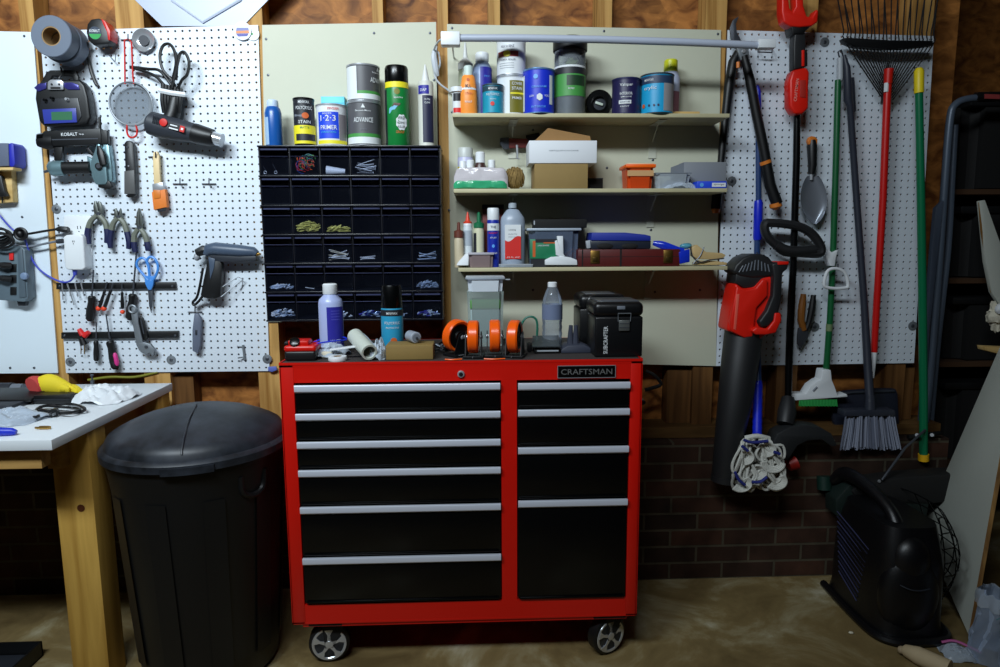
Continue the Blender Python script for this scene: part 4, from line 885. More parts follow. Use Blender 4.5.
SCR = mt('brass_screws', (214,206,110), .4, metal=.3); SCB = mt('zinc_screws', (190,208,230), .3, metal=.3); SCW = mt('pale_fittings', (236,240,244), .4)
fill((1,2),'heap of brass coloured screws in the second drawer, third row','screws','screw_heap',heap([SCR],150,.018,.0016,.035),'stuff')
fill((2,2),'lower heap of brass coloured screws in the third drawer, third row','screws','screw_heap',heap([SCR],110,.018,.0016,.018),'stuff')
fill((0,4),'mixed silver and dark screws in the first drawer, fifth row','screws','screw_heap',heap([SCB,SCW,SCB],55,.016,.0017,.016),'stuff')
fill((0,5),'pale blue anchors piled in the bottom left drawer','anchors','anchor_heap',heap([SCB,SCW],80,.012,.002,.03),'stuff')
fill((5,4),'zinc screws in the rightmost drawer of the fifth row','screws','screw_heap',heap([SCB],70,.012,.0018,.025),'stuff')
fill((5,5),'white and purple fittings in the bottom right drawer','fittings','fitting_heap',heap([SCW,PURP,SCB],50,.014,.0024,.018),'stuff')
fill((3,5),'bluish clips in the fourth drawer of the bottom row','clips','clip_heap',heap([SCB,PURP,mt('clip_blue',(60,90,150),.4)],60,.014,.0022,.02),'stuff')
fill((2,5),'few pale fittings in the third drawer of the bottom row','fittings','fitting_heap',heap([SCW,SCB],22,.014,.002,.014),'stuff')
def tangle(m, a, b, z, h):
    rnd = random.Random(4); cs = [LR, LGG, mt('wire_teal',(30,120,130),.4), ORG, mt('wire_blue',(40,70,150),.4), LR]
    for i in range(26):
        cx_, cz = rnd.uniform(a+.02,b-.02), z+rnd.uniform(.02,.055); r = rnd.uniform(.008,.018)
        m.tube([V((cx_+r*math.cos(g)*rnd.uniform(.7,1.2), YC+.012+i*.0008, max(z+.003, cz+r*math.sin(g)))) for g in [k*2*PI/9 for k in range(8)]], .0009, cs[i % 6], 5, sm=3)
fill((1,0),'tangle of red, green and blue wires in the second drawer, top row','wires','wire_tangle',tangle,'stuff')
def nails(n, L, mats, tilt):
    def f(m, a, b, z, h):
        rnd = random.Random(n+3)
        for i in range(n):
            x = (a+b)/2+rnd.uniform(-.008,.008); g = rnd.uniform(-tilt, tilt); zz = z+.004+i*.0022
            d = V((math.cos(g)*L/2, .004*rnd.random(), math.sin(g)*L/2)); c = V((x, YC+.010+rnd.random()*.012, zz+abs(d.z)))
            m.tube([c-d, c+d], .0012, rnd.choice(mats), 5); m.tube([c+d, c+d*1.03], .003, mats[0], 6)
    return f
fill((2,3),'crossed pale cable ties in the third drawer, fourth row','cable ties','cable_tie_heap',nails(11,.058,[SCW,CRM],.35),'stuff')
fill((3,3),'few small clear fittings in the fourth drawer, fourth row','fittings','fitting_heap',nails(5,.045,[SCW],.12),'stuff')
fill((5,3),'long silver bolts in the rightmost drawer, fourth row','bolts','bolt_heap',nails(8,.058,[SCB,SCW],.5),'stuff')
fill((3,0),'bundle of silver wire hooks in the fourth drawer, top row','hooks','hook_heap',nails(13,.055,[SCW,STEEL],.4),'stuff')
fill((1,4),'single pale screw lying in the second drawer, fifth row','screw','screw',nails(1,.03,[SCW],.2))
fill((4,5),'few pale nails in the fifth drawer of the bottom row','nails','nail_heap',nails(4,.04,[SCB],.2),'stuff')
fill((2,0),'crumpled white paint tube cap in the third drawer, top row','cup','small_cup',lambda m,a,b,z,h: m.tube([V((a+.010,YC+.022,z+.013)),V((b-.012,YC+.024,z+.010))],[.016,.008],SCW,14))
for (cx_, lb) in ((.008,'left steel ring in the top left drawer'),(.043,'right steel ring in the top left drawer')):
    fill((0,0),lb,'ring','steel_ring',lambda m,a,b,z,h,c=cx_: (m.torus((a+c,YC+.012,z+.006),.0045,.0014,STEEL,n=14), m.tube([V((a+c+.003,YC+.013,z+.009)),V((a+c-.014,YC+.03,z+.035))],.0008,DSTL,5)))
fill((1,5),'white nylon ring in the second drawer of the bottom row','ring','nylon_ring',lambda m,a,b,z,h: m.torus((b-.006,YC+.010,z+.008),.0055,.0026,WHT,n=16))
# ------------------------------------------------------------------ things on the parts cabinet
Zc = CABTOP; Yc = YC+.065
def CT(name, label, cat): return Th(name, label, cat, 'containers on top of the parts cabinet')
x, r = pos(266.5,283,Zc,Yc); h = top(275,100,Yc)-Zc
t = CT('spray_bottle','blue capped bottle standing at the left end of the parts cabinet','bottle')
m = bottle(t, x, Yc, Zc, [(r*.95,0),(r,.003),(r,h*.72),(r*.85,h*.82),(r*.65,h*.86)], mt('bottle_blue', (24,84,160), .3), [(r*.66,h*.84),(r*.7,h*.86),(r*.66,h*.98),(r*.5,h)], mt('cap_pale', (196,214,236), .4))
l = t.part('label', m, 'pale blue label'); l.lab((x,Yc), r, Zc+.008, Zc+h*.62, -1.3, -.35, mt('lab_pb', (160,190,220), .5))
x, r = pos(295,316,Zc,Yc-.03); Y_ = Yc-.03; h = top(305,99,Y_)-Zc
t = CT('finish_can','tall black and yellow can of wood finish','can'); m = can(t, x, Y_, Zc, r, h, LD, BLKG, BLKG)
l = t.part('label', m, 'black label with a yellow lower band'); A = ang(x, Y_); l.lab((x,Y_), r, Zc+.006, Zc+h*.42, A-1.5, A+1.5, LY, 16); l.lab((x,Y_), r+.0004, Zc+h*.10, Zc+h*.24, A-.9, A+1.2, LD)
l.cshape([(.012*math.cos(g), .010*math.sin(g)) for g in [k*PI/5 for k in range(10)]], (x,Y_), r, Zc+h*.62, LO, A+.1); l.cshape([(-.036,.006),(-.008,.004),(-.008,-.004),(-.036,-.001)], (x,Y_), r, Zc+h*.61, GRY, A)
l.ctext('MINWAX', (x,Y_), r, Zc+h*.90, .009, LW, A, .036); l.ctext('POLYCRYLIC', (x,Y_), r, Zc+h*.78, .011, LW, A, .055); l.ctext('STAIN', (x,Y_), r, Zc+h*.49, .010, LW, A, .040); l.ctext('MATTE', (x,Y_), r, Zc+h*.37, .007, LG, A, .03)
Y_ = Yc-.012; x, r = pos(317.5,348,Zc,Y_); h = top(333,106,Y_)-Zc
t = CT('primer_can','white quart can with a blue one two three primer label','paint can'); m = can(t, x, Y_, Zc, r, h, LW, STEEL, STEEL)
A = ang(x, Y_); l = t.part('label', m, 'royal blue panel with white lettering and a yellow foot'); BL = mt('primer_blue', (26,70,214), .45)
l.lab((x,Y_), r*.98, Zc+h*.17, Zc+h*.80, A-1.0, A+.45, BL, 12); l.lab((x,Y_), r*.98, Zc+.006, Zc+h*.13, A-1.1, A+1.2, LY, 12); l.lab((x,Y_), r*.98, Zc+h*.13, Zc+h*.75, A+.48, A+1.1, mt('lab_drab', (134,128,132), .5), 6)
l.ctext('1·2·3', (x,Y_), r, Zc+h*.65, .019, LW, A-.25, .052); l.ctext('PRIMER', (x,Y_), r, Zc+h*.43, .014, LW, A-.22, .056); l.ctext('BULLS EYE', (x,Y_), r, Zc+h*.76, .005, LW, A-.3, .03); l.ctext('STAIN BLOCKING', (x,Y_), r, Zc+h*.32, .006, CYAN, A-.25, .05); l.ctext('ZINSSER', (x,Y_), r, Zc+h*.88, .007, LR, A+.1, .04)
Y_ = -.045; x, r = pos(324.5,347.5,Zc,Y_)
t = CT('small_box','light turquoise box behind the primer can','box'); m = t.part('carton'); m.bb((x-r,Y_-.025,Zc), (x+r,Y_+.03,top(335,96.5,Y_-.025)), mt('turquoise', (92,198,220), .5), .001); k_ = t.part('lid_seam'); k_.bb((x-r*.98,Y_-.0256,top(335,103.5,Y_-.025)), (x+r*.98,Y_-.024,top(335,102.5,Y_-.025)), CYAN)
Y_ = Yc-.012; x, r = pos(348.5,381.5,Zc,Y_); h = top(365,103.5,Y_)-Zc
def adv(t, x, y, z, r, h, A, mis=0):
    m = can(t, x, y, z, r, h, CHAR, STEEL, STEEL); l = t.part('label', m, 'charcoal label with green stripe and white foot')
    l.lab((x,y), r*.98, z+.006, z+h*.19, A-1.55, A+1.55, LW, 18); l.lab((x,y), r*.98, z+h*.19, z+h*.27, A-1.55, A+1.55, LGG, 18)
    l.ctext('ADVANCE', (x,y), r, z+h*.57, .016, LW, A+mis, .066); l.ctext('Benjamin Moore', (x,y), r, z+h*.77, .007, LW, A+mis, .052); l.cshape([(-.007,-.005),(.007,-.005),(0,.008)], (x,y), r, z+h*.87, LW, A+mis); l.ctext('SATIN', (x,y), r, z+h*.36, .004, GRY, A+mis, .02)
    return m, l
t = CT('paint_can','lower charcoal quart paint can with green stripe, label facing front','paint can'); A = ang(x, Y_); adv(t, x, Y_, Zc, r, h, A-.05)
x2, r2 = pos(347.5,381,Zc+h,Y_+.008); h2 = top(364,67,Y_+.008)-Zc-h
t = CT('paint_can','upper charcoal quart paint can stacked with its label turned right','paint can'); m, l = adv(t, x2, Y_+.008, Zc+h+.001, r2*.98, h2-.001, A+.05, .95); k_ = t.part('side_panel', m, 'white instruction panel'); k_.lab((x2,Y_+.008), r2*.965, Zc+h+.008, Zc+h+h2*.93, A-1.5, A-.42, LW, 8)
x, r = pos(386.5,410,Zc,Yc-.02); Y_ = Yc-.02; z1 = top(398,67,Y_); h = z1-Zc
t = CT('aerosol_can','tall green wasp spray can with black cap and yellow collar','spray can'); GRW = mt('wasp_green', (20,124,56), .35)
m = t.part('body'); m.lathe([(r*.95,0),(r,.003),(r,h*.74),(r*.97,h*.77)], (x,Y_,Zc), GRW, n=32); c = t.part('cap'); c.lathe([(r*.93,h*.77),(r*.98,h*.785),(r*.98,h*.97),(r*.9,h),(.001,h)], (x,Y_,Zc), BLKG, n=32, caps=False)
A = ang(x, Y_); l = t.part('label', m, 'green label with yellow band and white burst'); l.lab((x,Y_), r+.0005, Zc+h*.72, Zc+h*.79, A-1.2, A+1.3, LY, 14)
l.lab((x,Y_), r-.0002, Zc+.004, Zc+h*.70, A-1.55, A-1.0, LD, 6); l.cshape([(.018*math.cos(g)*(1+.15*(k%2)), .024*math.sin(g)*(1+.15*(k%2))) for k, g in enumerate([k*PI/8 for k in range(16)])], (x,Y_), r, Zc+h*.29, LW, A+.35)
l.ctext('WASP', (x,Y_), r+.0006, Zc+h*.345, .010, LD, A+.33, .026); l.ctext('HORNET', (x,Y_), r+.0006, Zc+h*.285, .008, LD, A+.33, .028); l.ctext('KILLER', (x,Y_), r+.0006, Zc+h*.235, .008, LD, A+.33, .026)
l.cshape([(-.030,-.012),(-.006,.004),(.004,.018),(-.008,.022),(-.028,.006)], (x,Y_), r, Zc+h*.44, mt('sky_patch', (110,180,210), .5), A); l.cshape([(-.018,-.004),(.006,-.002),(.012,.006),(-.010,.008)], (x,Y_), r+.0005, Zc+h*.50, mt('brown_patch', (90,64,54), .5), A); l.cshape([(.010*math.cos(g), .010*math.sin(g)) for g in [k*PI/5 for k in range(10)]], (x,Y_), r, Zc+h*.67, mt('olive', (120,120,30), .5), A); l.ctext('Spectra', (x,Y_), r, Zc+h*.595, .008, LW, A+.1, .03); l.ctext('GROUP', (x,Y_), r, Zc+h*.17, .009, LO, A+.2, .028)
x, r = pos(419,434.5,Zc,Yc); Y_ = Yc; h0 = top(427,82,Y_)-Zc; h1 = top(426,64.5,Y_)-Zc
t = CT('caulk_tube','tall white and navy caulk cartridge with nozzle up beside the stud','caulk tube')
m = t.part('tube'); m.lathe([(r*1.02,0),(r*1.02,.004),(r,.005),(r,h0*.96),(r*.9,h0)], (x,Y_,Zc), mt('caulk_white', (206,206,196), .5), n=28); n_ = t.part('nozzle'); n_.lathe([(r*.55,h0),(r*.5,h0+.006),(.0022,h1)], (x,Y_,Zc), mt('nozzle_pale', (220,222,220), .4), n=16)
A = ang(x, Y_); l = t.part('label', m, 'navy label with purple oval'); l.lab((x,Y_), r, Zc+h0*.07, Zc+h0*.78, A-.45, A+1.1, mt('caulk_navy', (36,38,66), .5), 12); l.lab((x,Y_), r+.0003, Zc+h0*.80, Zc+h0*.93, A-1.1, A+.4, PURP, 8); l.ctext('DAP', (x,Y_), r+.0004, Zc+h0*.86, .009, LW, A-.3, .022); l.ctext('ULTRA', (x,Y_), r, Zc+h0*.72, .006, LW, A+.2, .02); l.ctext('CLEAR', (x,Y_), r, Zc+h0*.67, .006, LW, A+.2, .02)
# ------------------------------------------------------------------ things on the top shelf
def ST(name, label, cat, g='containers on the top wall shelf'): return Th(name, label, cat, g)
Y_ = -.06; x, r = pos(459,473,S1,Y_); h = top(466,58,Y_)-S1
t = ST('glue_bottle','tall clear squeeze bottle with pointed tip at the shelf left end','bottle'); m = bottle(t, x, Y_, S1, [(r,0),(r,h*.75),(r*.9,h*.85),(r*.75,h*.9)], mt('amber_clear', (150,156,130), .3), [(r*1.05,h*.80),(r*1.08,h*.9),(r*.9,h*.93),(r*.35,h*1.0),(.003,h*1.25)], mt('cap_grey_white', (206,208,206), .4))
l = t.part('label', m, 'red and white label'); A = ang(x, Y_); l.lab((x,Y_), r, S1+.01, S1+h*.5, A-1.4, A+1, LR, 10)
Y_ = -.125; x, r = pos(451.5,464,S1,Y_); h = top(458,88,Y_)-S1
t = ST('glue_jar','small white jar with red and black label at the shelf edge','jar'); m = bottle(t, x, Y_, S1, [(r*.8,0),(r*.85,h*.8)], LW, [(r*.95,h*.82),(r*1.15,h*.84),(r*1.15,h),(r,h*1.02)], WHT); l = t.part('label', m, 'black and red label'); A = ang(x, Y_); l.lab((x,Y_), r*.84, S1+h*.5, S1+h*.78, A-.9, A+1.3, LD, 8); l.lab((x,Y_), r*.84, S1+h*.08, S1+h*.25, A-.9, A+1.3, LR, 8)
Y_ = -.13; x, r = pos(460,477.5,S1,Y_); h = top(468,66,Y_)-S1
t = ST('stain_bottle','orange and white tapered bottle lettered with two letters','bottle'); m = bottle(t, x, Y_, S1, [(r*.95,0),(r,.004),(r,h*.35),(r*.9,h*.6),(r*.72,h*.78),(r*.5,h*.82)], mt('bottle_orange', (246,150,60), .4), [(r*.5,h*.80),(r*.52,h*.98),(r*.4,h)], mt('cap_greenish', (206,222,214), .4), sy=.8)
l = t.part('label', m, 'white upper label with black lettering'); A = ang(x, Y_); l.surf(lambda u, v: V((x+(r*(.93-.28*v)+.0008)*math.sin(-1.2+2.4*u), Y_-(r*(.93-.28*v)+.0012)*.8*math.cos(-1.2+2.4*u), S1+h*(.50+.26*v))), 12, 4, LW)
l.ftext('Ki.', (x, Y_-r*.82-.0006, S1+h*.57), .012, LD, w=.020); l.lathe([(.0001,0),(.005,.0005)], (x-.001, Y_-r*.68, S1+h*.70), LO, axis=(0,-1,0), n=12)
l.ftext('STAIN', (x+.001, Y_-r*.83, S1+h*.42), .008, LO, w=.024); l.ftext('RESIST', (x, Y_-r*.84, S1+h*.25), .006, LW, w=.024)
Y_ = -.07; x, r = pos(473,492,S1,Y_); h = top(482,53,Y_)-S1
t = ST('solvent_bottle','white capped translucent bottle with dark blue label on the top shelf','bottle'); m = bottle(t, x, Y_, S1, [(r,0),(r,h*.72),(r*.9,h*.80),(r*.62,h*.86),(r*.6,h*.9)], mt('milky_blue', (150,170,206), .35), [(r*.66,h*.86),(r*.7,h*.87),(r*.7,h*.98),(r*.6,h)], WHT); A = ang(x, Y_); l = t.part('label', m, 'deep blue label'); l.lab((x,Y_), r, S1+.01, S1+h*.76, A-.2, A+1.4, PURP, 10); l.ctext('SPIRITS', (x,Y_), r, S1+h*.62, .005, LBLU, A+.5, .02)
def minwax(t, x, y, z, r, h, A, body, big=False):
    m = can(t, x, y, z, r, h, body, DGR, DSTL); return m
Y_ = -.13; x, r = pos(482.5,503.5,S1,Y_); h = top(493,85.5,Y_)-S1
t = ST('finish_can','small half pint can with teal label and orange dot','can'); m = can(t, x, Y_, S1, r, h, TEAL, DGR, DSTL); A = ang(x, Y_); l = t.part('label', m, 'teal label with dark top and orange dot'); l.lab((x,Y_), r*.98, S1+h*.75, S1+h*.93, A-1.5, A+1.5, mt('dark_teal', (30,66,80), .5), 14)
l.ctext('MINWAX', (x,Y_), r, S1+h*.83, .007, LW, A, .03); l.ctext('POLYCRYLIC', (x,Y_), r, S1+h*.64, .008, LW, A, .045); l.cshape([(.007*math.cos(g), .007*math.sin(g)) for g in [k*PI/6 for k in range(12)]], (x,Y_), r, S1+h*.33, LR, A-.05); l.ctext('GLOSS', (x,Y_), r, S1+h*.48, .004, LW, A, .02)
Y_ = -.09; x, r = pos(497,527,S1,Y_); h = top(510,78,Y_)-S1
t = ST('stain_can','white and olive quart can supporting the white oil can','paint can'); m = can(t, x, Y_, S1, r, h, LW, STEEL, STEEL); A = ang(x, Y_); l = t.part('label', m, 'olive label lettered in white'); OL = mt('olive_lab', (112,106,20), .5); l.lab((x,Y_), r*.98, S1+.008, S1+h*.86, A-.15, A+1.1, OL, 10); l.lab((x,Y_), r*.983, S1+h*.52, S1+h*.56, A-.1, A+1.1, LY, 8)
l.ctext('COVER', (x,Y_), r, S1+h*.78, .010, LW, A+.35, .036); l.ctext('STAIN', (x,Y_), r, S1+h*.66, .010, LW, A+.35, .036); l.ctext('PRIMER', (x,Y_), r, S1+h*.42, .008, LW, A+.35, .034)
x2, r2 = pos(496.5,526,S1+h,Y_); h2 = top(511,40.5,Y_)-S1-h
t = ST('primer_can','white quart can with red and yellow stripe stacked on the olive can','paint can'); m = can(t, x2, Y_, S1+h+.001, r2, h2, LW, STEEL, STEEL); z = S1+h; l = t.part('label', m, 'red strip with a yellow oval'); l.lab((x2,Y_), r2*.98, z+h2*.48, z+h2*.62, A-1.05, A+.5, mt('wine', (150,50,50), .5), 12); l.cshape([(.013*math.cos(g), .010*math.sin(g)) for g in [k*PI/6 for k in range(12)]], (x2,Y_), r2, z+h2*.55, LY, A-.3)
l.ctext('KILZ & BINZ', (x2,Y_), r2, z+h2*.75, .007, NAVY, A-.25, .045); l.ctext('PRIMER SEALER', (x2,Y_), r2, z+h2*.40, .006, GRY, A-.25, .055)
for i in range(3): l.lab((x2,Y_), r2*.98, z+h2*(.30-.06*i), z+h2*(.31-.06*i), A-.9, A+.2, GRY, 6)
Y_ = -.125; x, r = pos(523,554.5,S1,Y_); h = top(539,71,Y_)-S1
t = ST('paint_can','royal blue quart can with white spine and hexagon on the top shelf','paint can'); m = can(t, x, Y_, S1, r, h, BLU, mt('blue_rim', (110,150,190), .3, metal=.5), STEEL); A = ang(x, Y_); l = t.part('label', m, 'blue label with white hexagon'); l.lab((x,Y_), r*.98, S1+.01, S1+h*.86, A-1.5, A-1.1, LW, 4); l.lab((x,Y_), r*.98, S1+h*.2, S1+h*.84, A+.72, A+1.0, LW, 4)
l.cshape([(.011*math.cos(g), .012*math.sin(g)) for g in [k*PI/3+PI/6 for k in range(6)]], (x,Y_), r, S1+h*.35, LW, A+.05); l.cshape([(.008*math.cos(g), .008*math.sin(g)) for g in [k*PI/4 for k in range(8)]], (x,Y_), r, S1+h*.80, LBLU, A-.2); l.ctext('GRAHAM', (x,Y_), r, S1+h*.58, .007, LBLU, A, .05); l.ctext('LOW', (x,Y_), r, S1+h*.38, .007, LW, A-.45, .016); l.ctext('VOC', (x,Y_), r, S1+h*.38, .007, LW, A+.5, .016); l.ctext('INTERIOR', (x,Y_), r, S1+h*.14, .007, LBLU, A, .05)
Y_ = -.10; x, r = pos(553,586,S1,Y_); h = top(569,39.5,Y_)-S1
t = ST('food_jar','tall clear jar with black lid and green label on the top shelf','jar'); m = t.part('jar'); rr = r*.93; m.lathe([(rr*.95,0),(rr,.004),(rr,h*.84)], (x,Y_,S1), CLR, n=36, caps=False); c = t.part('lid'); c.lathe([(r,h*.84),(r*1.02,h*.85),(r*1.02,h*.985),(r*.97,h),(.001,h)], (x,Y_,S1), BLK, n=40, caps=False)
c = t.part('contents', m, 'dark filling with green bits above'); c.lathe([(rr*.93,.004),(rr*.93,h*.60),(rr*.8,h*.62),(.001,h*.62)], (x,Y_,S1), mt('jar_dark', (30,38,40), .5), n=30); c.ball((x+.005,Y_-.01,S1+h*.68), (rr*.5,rr*.5,.016), mt('jar_green', (96,110,60), .6), 14, .5, 3); c.tube([(x+.018,Y_-.02,S1+h*.64),(x+.03,Y_-.022,S1+h*.70),(x+.022,Y_-.022,S1+h*.76),(x+.03,Y_-.02,S1+h*.78)], .003, BLK, 6, sm=3)
A = ang(x, Y_); l = t.part('label', m, 'green label with a black and white header'); l.lab((x,Y_), rr+.0003, S1+h*.24, S1+h*.60, A-1.45, A+1.45, LGG, 18); l.lab((x,Y_), rr+.0006, S1+h*.52, S1+h*.61, A-1.45, A+1.45, LD, 18); l.lab((x,Y_), rr+.0008, S1+h*.605, S1+h*.63, A-1.45, A+1.45, LW, 18); l.lab((x,Y_), rr+.0006, S1+h*.37, S1+h*.50, A-.2, A+1.1, mt('lab_dgreen',(28,60,36),.5), 8); l.ctext('BOND', (x,Y_), rr+.001, S1+h*.33, .006, LW, A+.1, .02)
t = ST('tape_spool','black plastic coil of tape standing behind the navy can','tape roll', None); Y_ = -.07; c = at(598,98,Y_); R = 13*mpp(598,98,Y_); c.z = S1+R+.001; m = t.part('spool'); m.lathe([(R*.5,0),(R*.6,0),(R*.62,.004),(R*.95,.004),(R,.0),(R,.045),(R*.5,.045),(R*.5,0)], c-V((0,.03,0)), BLKG, axis=(0,1,0), n=36, caps=False); k_ = t.part('centre', m, 'silver glint of the winding'); k_.lathe([(.001,.01),(R*.5,.012)], c-V((0,.03,0)), DGR, axis=(0,1,0), n=24); k_.box(c+V((.0,-.024,.0)), (.028,.004,.009), mt('pale_glint', (190,200,190), .4), .002, Matrix.Rotation(.3,3,'Y'))  # glint on the winding painted in as a pale bar
Y_ = -.12; x, r = pos(611.5,640,S1,Y_); h = top(626,80,Y_)-S1
t = ST('paint_can','navy quart can with white lettering right of the tape spool','paint can'); m = can(t, x, Y_, S1, r, h, mt('valspar_navy', (34,30,74), .4), NAVY, DSTL); A = ang(x, Y_); l = t.part('lettering', m, 'white lettering'); l.ctext('Valspar', (x,Y_), r, S1+h*.78, .012, LW, A, .044); l.ctext('INTERIOR', (x,Y_), r, S1+h*.55, .009, LW, A, .042); l.ctext('SEMI GLOSS', (x,Y_), r, S1+h*.46, .004, LW, A, .036); l.lab((x,Y_), r, S1+h*.27, S1+h*.37, A-.5, A+.35, LW, 8); l.ctext('SIGNATURE', (x,Y_), r+.0006, S1+h*.32, .005, NAVY, A-.08, .034); l.ctext('PAINT', (x,Y_), r, S1+h*.20, .004, LW, A-.08, .03)
Y_ = -.125; x, r = pos(640,672.5,S1,Y_); h = top(656,76,Y_)-S1
t = ST('finish_can','wide bright teal quart can with grey spine beside the yellow cap','paint can'); m = can(t, x, Y_, S1, r, h, mt('poly_teal', (30,160,210), .4), DGR, DSTL); A = ang(x, Y_); l = t.part('label', m, 'teal label with grey spine'); l.lab((x,Y_), r*.98, S1+.008, S1+h*.74, A+.42, A+1.35, mt('spine_grey', (150,148,150), .5), 8); l.lab((x,Y_), r*.98, S1+h*.74, S1+h*.93, A-1.5, A+1.5, mt('teal_dark2', (40,60,90), .5), 16); l.ctext('MINWAX', (x,Y_), r, S1+h*.83, .008, LW, A-.5, .034); l.ctext('crylic', (x,Y_), r, S1+h*.62, .014, LW, A-.42, .045); l.cshape([(.007*math.cos(g), .007*math.sin(g)) for g in [k*PI/4 for k in range(8)]], (x,Y_), r, S1+h*.2, LO, A-.85)
for k2 in (-.45,-.15,.1): l.cshape([(.004*math.cos(g), .004*math.sin(g)) for g in [k*PI/3 for k in range(6)]], (x,Y_), r, S1+h*.2, NAVY, A+k2)
Y_ = -.055; x, r = pos(660,678.5,S1,Y_); h = top(669,60,Y_)-S1
t = ST('lubricant_can','white spray can with yellow cap behind the teal can','spray can'); m = t.part('body'); m.lathe([(r*.95,0),(r,.004),(r,h*.68),(r*.8,h*.78),(r*.7,h*.8)], (x,Y_,S1), mt('spray_pale', (176,184,206), .35), n=28); c = t.part('cap', label='yellow cap'); c.lathe([(r*.72,h*.78),(r*.74,h*.8),(r*.70,h*.98),(r*.6,h),(.001,h)], (x,Y_,S1), mt('olive_yellow', (206,206,30), .4), n=24, caps=False); l = t.part('label', m); l.lab((x,Y_), r, S1+.02, S1+h*.45, ang(x,Y_)-1.2, ang(x,Y_)+1.2, mt('lab_redgrey',(130,90,100),.5), 8)
t = ST('wood_offcut','pale wooden offcut lying at the right end of the top shelf','wood', None); a = at(672,111,-.12); b = at(700,111,-.12); m = t.solo(); m.bb((a.x,-.12,S1), (b.x,-.09,S1+.016), PINE, .002); 
t = ST('wood_offcut','thin second offcut lying behind the pale offcut','wood', None); m = t.solo(); m.bb((a.x+.01,-.085,S1), (b.x+.045,-.065,S1+.009), PINE, .001)
# ================================================================== middle shelf
GM = 'things on the middle wall shelf'; GL = 'things on the lowest wall shelf'; GT = 'things on top of the red chest'
def SM(name, label, cat): return Th(name, label, cat, GM)
Y_ = -.05; x, r = pos(458,473.5,S2,Y_); h = top(466,148,Y_)-S2
t = SM('pill_jar','white jar with lilac and yellow label behind the plastic pack','jar'); m = bottle(t, x, Y_, S2, [(r,0),(r,h*.75),(r*.9,h*.8)], mt('lilac', (190,190,220), .4), [(r*.98,h*.78),(r*.98,h*.97),(r*.9,h)], mt('jar_cap', (196,200,196), .4)); l = t.part('label', m); l.lab((x,Y_), r, S2+h*.45, S2+h*.56, -1.3, 1.3, LY, 12)
for (a, b, y_, tp, Yd, lb, bm_) in ((459,467,0,161,-.10,'leftmost short white capped bottle behind the plastic pack',LW),(466,475,0,160,-.095,'second short white capped bottle behind the plastic pack',LW),(475,486,0,152,-.08,'brown bottle with orange label and white cap','b'),(487.5,496,0,160,-.08,'rightmost small white capped bottle beside the twine',GRY)):
    x, r = pos(a,b,S2,Yd); h = top((a+b)/2,tp,Yd)-S2; t = SM('pill_bottle', lb, 'bottle')
    bm2 = mt('amber_dark', (70,44,40), .35) if bm_ == 'b' else bm_
    m = bottle(t, x, Yd, S2, [(r*1.1,0),(r*1.1,h*.6),(r*.8,h*.72)], bm2, [(r*.85,h*.72),(r*.85,h*.97),(r*.7,h)], WHT)
    if bm_ == 'b': l = t.part('label', m, 'yellow and pink label'); l.lab((x,Yd), r*1.1, S2+h*.1, S2+h*.58, -1.3, 1.3, LY, 10); l.lab((x,Yd), r*1.1+.0004, S2+h*.1, S2+h*.3, -.6, .6, mt('pinkish',(214,120,140),.5), 6)
def packet(m, px0, py0, px1, py1, Y, dpt, mat, seed=1, zs=None, n=22, puff=1.0):
    "soft filled packet standing between those places"
    from mathutils import noise
    a = at(px0, py1, Y); b = at(px1, py0, Y); x0, x1, z0, z1 = a.x, b.x, (a.z if zs is None else zs), b.z
    def fn(u, v):
        g = 2*PI*v; w = abs(2*u-1); k = (1-w**14*.4); cx = x0+(x1-x0)*u; hz = (z1-z0)/2
        nz = 1+.10*noise.noise(V((u*7+seed, math.cos(g)*2, math.sin(g)*2)))+.06*noise.noise(V((u*18, math.cos(g)*5, seed)))
        c, s_ = math.cos(g), math.sin(g); e = .34
        return V((cx, Y-dpt/2*0-(abs(c)**e)*math.copysign(1, c)*dpt/2*k*nz+dpt/2, z0+hz*k+(abs(s_)**e)*math.copysign(1, s_)*hz*k*min(nz, 1.02)))
    m.surf(fn, n, 24, mat)
t = SM('plastic_pack','clear plastic pack with white and green print at the shelf left end','package'); m = t.part('pack'); packet(m, 454,167,508,187, -.165, .06, mt('pack_shiny', (206,200,204), .15, bump=.8, bscale=50), 2, S2+.001)
m = t.part('green_band', label='green printed lower band'); packet(m, 453.5,180,507,186.8, -.168, .05, mt('band_green', (60,170,120), .2, bump=.4, bscale=60), 4, S2+.0005)
t = SM('twine_ball','round ball of brown jute twine beside the plastic pack','twine'); TW = mt('jute', (150,122,70), .9, bump=.5, bscale=300, var=.3, vscale=80); Y_ = -.11; c = at(514.5,176,Y_); R = 11.2*mpp(512,176,Y_); c.z = S2+R+.001
m = t.part('core'); m.ball(c, R*.93, TW, 18); m = t.part('windings')
rnd = random.Random(5)
for i in range(16):
    ax = V((1, .15*rnd.uniform(-1,1), .5*rnd.uniform(-1,1))).normalized(); q = V((0,0,1)).rotation_difference(ax).to_matrix(); off = rnd.uniform(-.75,.75)
    rr = R*math.sqrt(1-off*off); m.tube([c+q @ V((rr*math.cos(g), rr*math.sin(g), off*R)) for g in [k*2*PI/20 for k in range(20)]], .0016, TW, 5, True)
CARDB = mt('card_top', (150,112,66), .8, var=.1)
Y_ = -.165
t = SM('cardboard_box','brown cardboard box carrying the white box on the middle shelf','box'); m = t.part('carton'); a = at(534.5,188,Y_); b = at(588,163.5,Y_); m.bb((a.x,Y_,S2+.001), (b.x,-.03,b.z), CARD2, .001); k_ = t.part('tape', m); k_.bb((a.x-.0004,Y_+.05,S2+.002), (a.x+.001,Y_+.09,b.z), CARD)
zt_ = b.z; a = at(528,163,Y_-.003); b = at(597,140.5,Y_-.003)
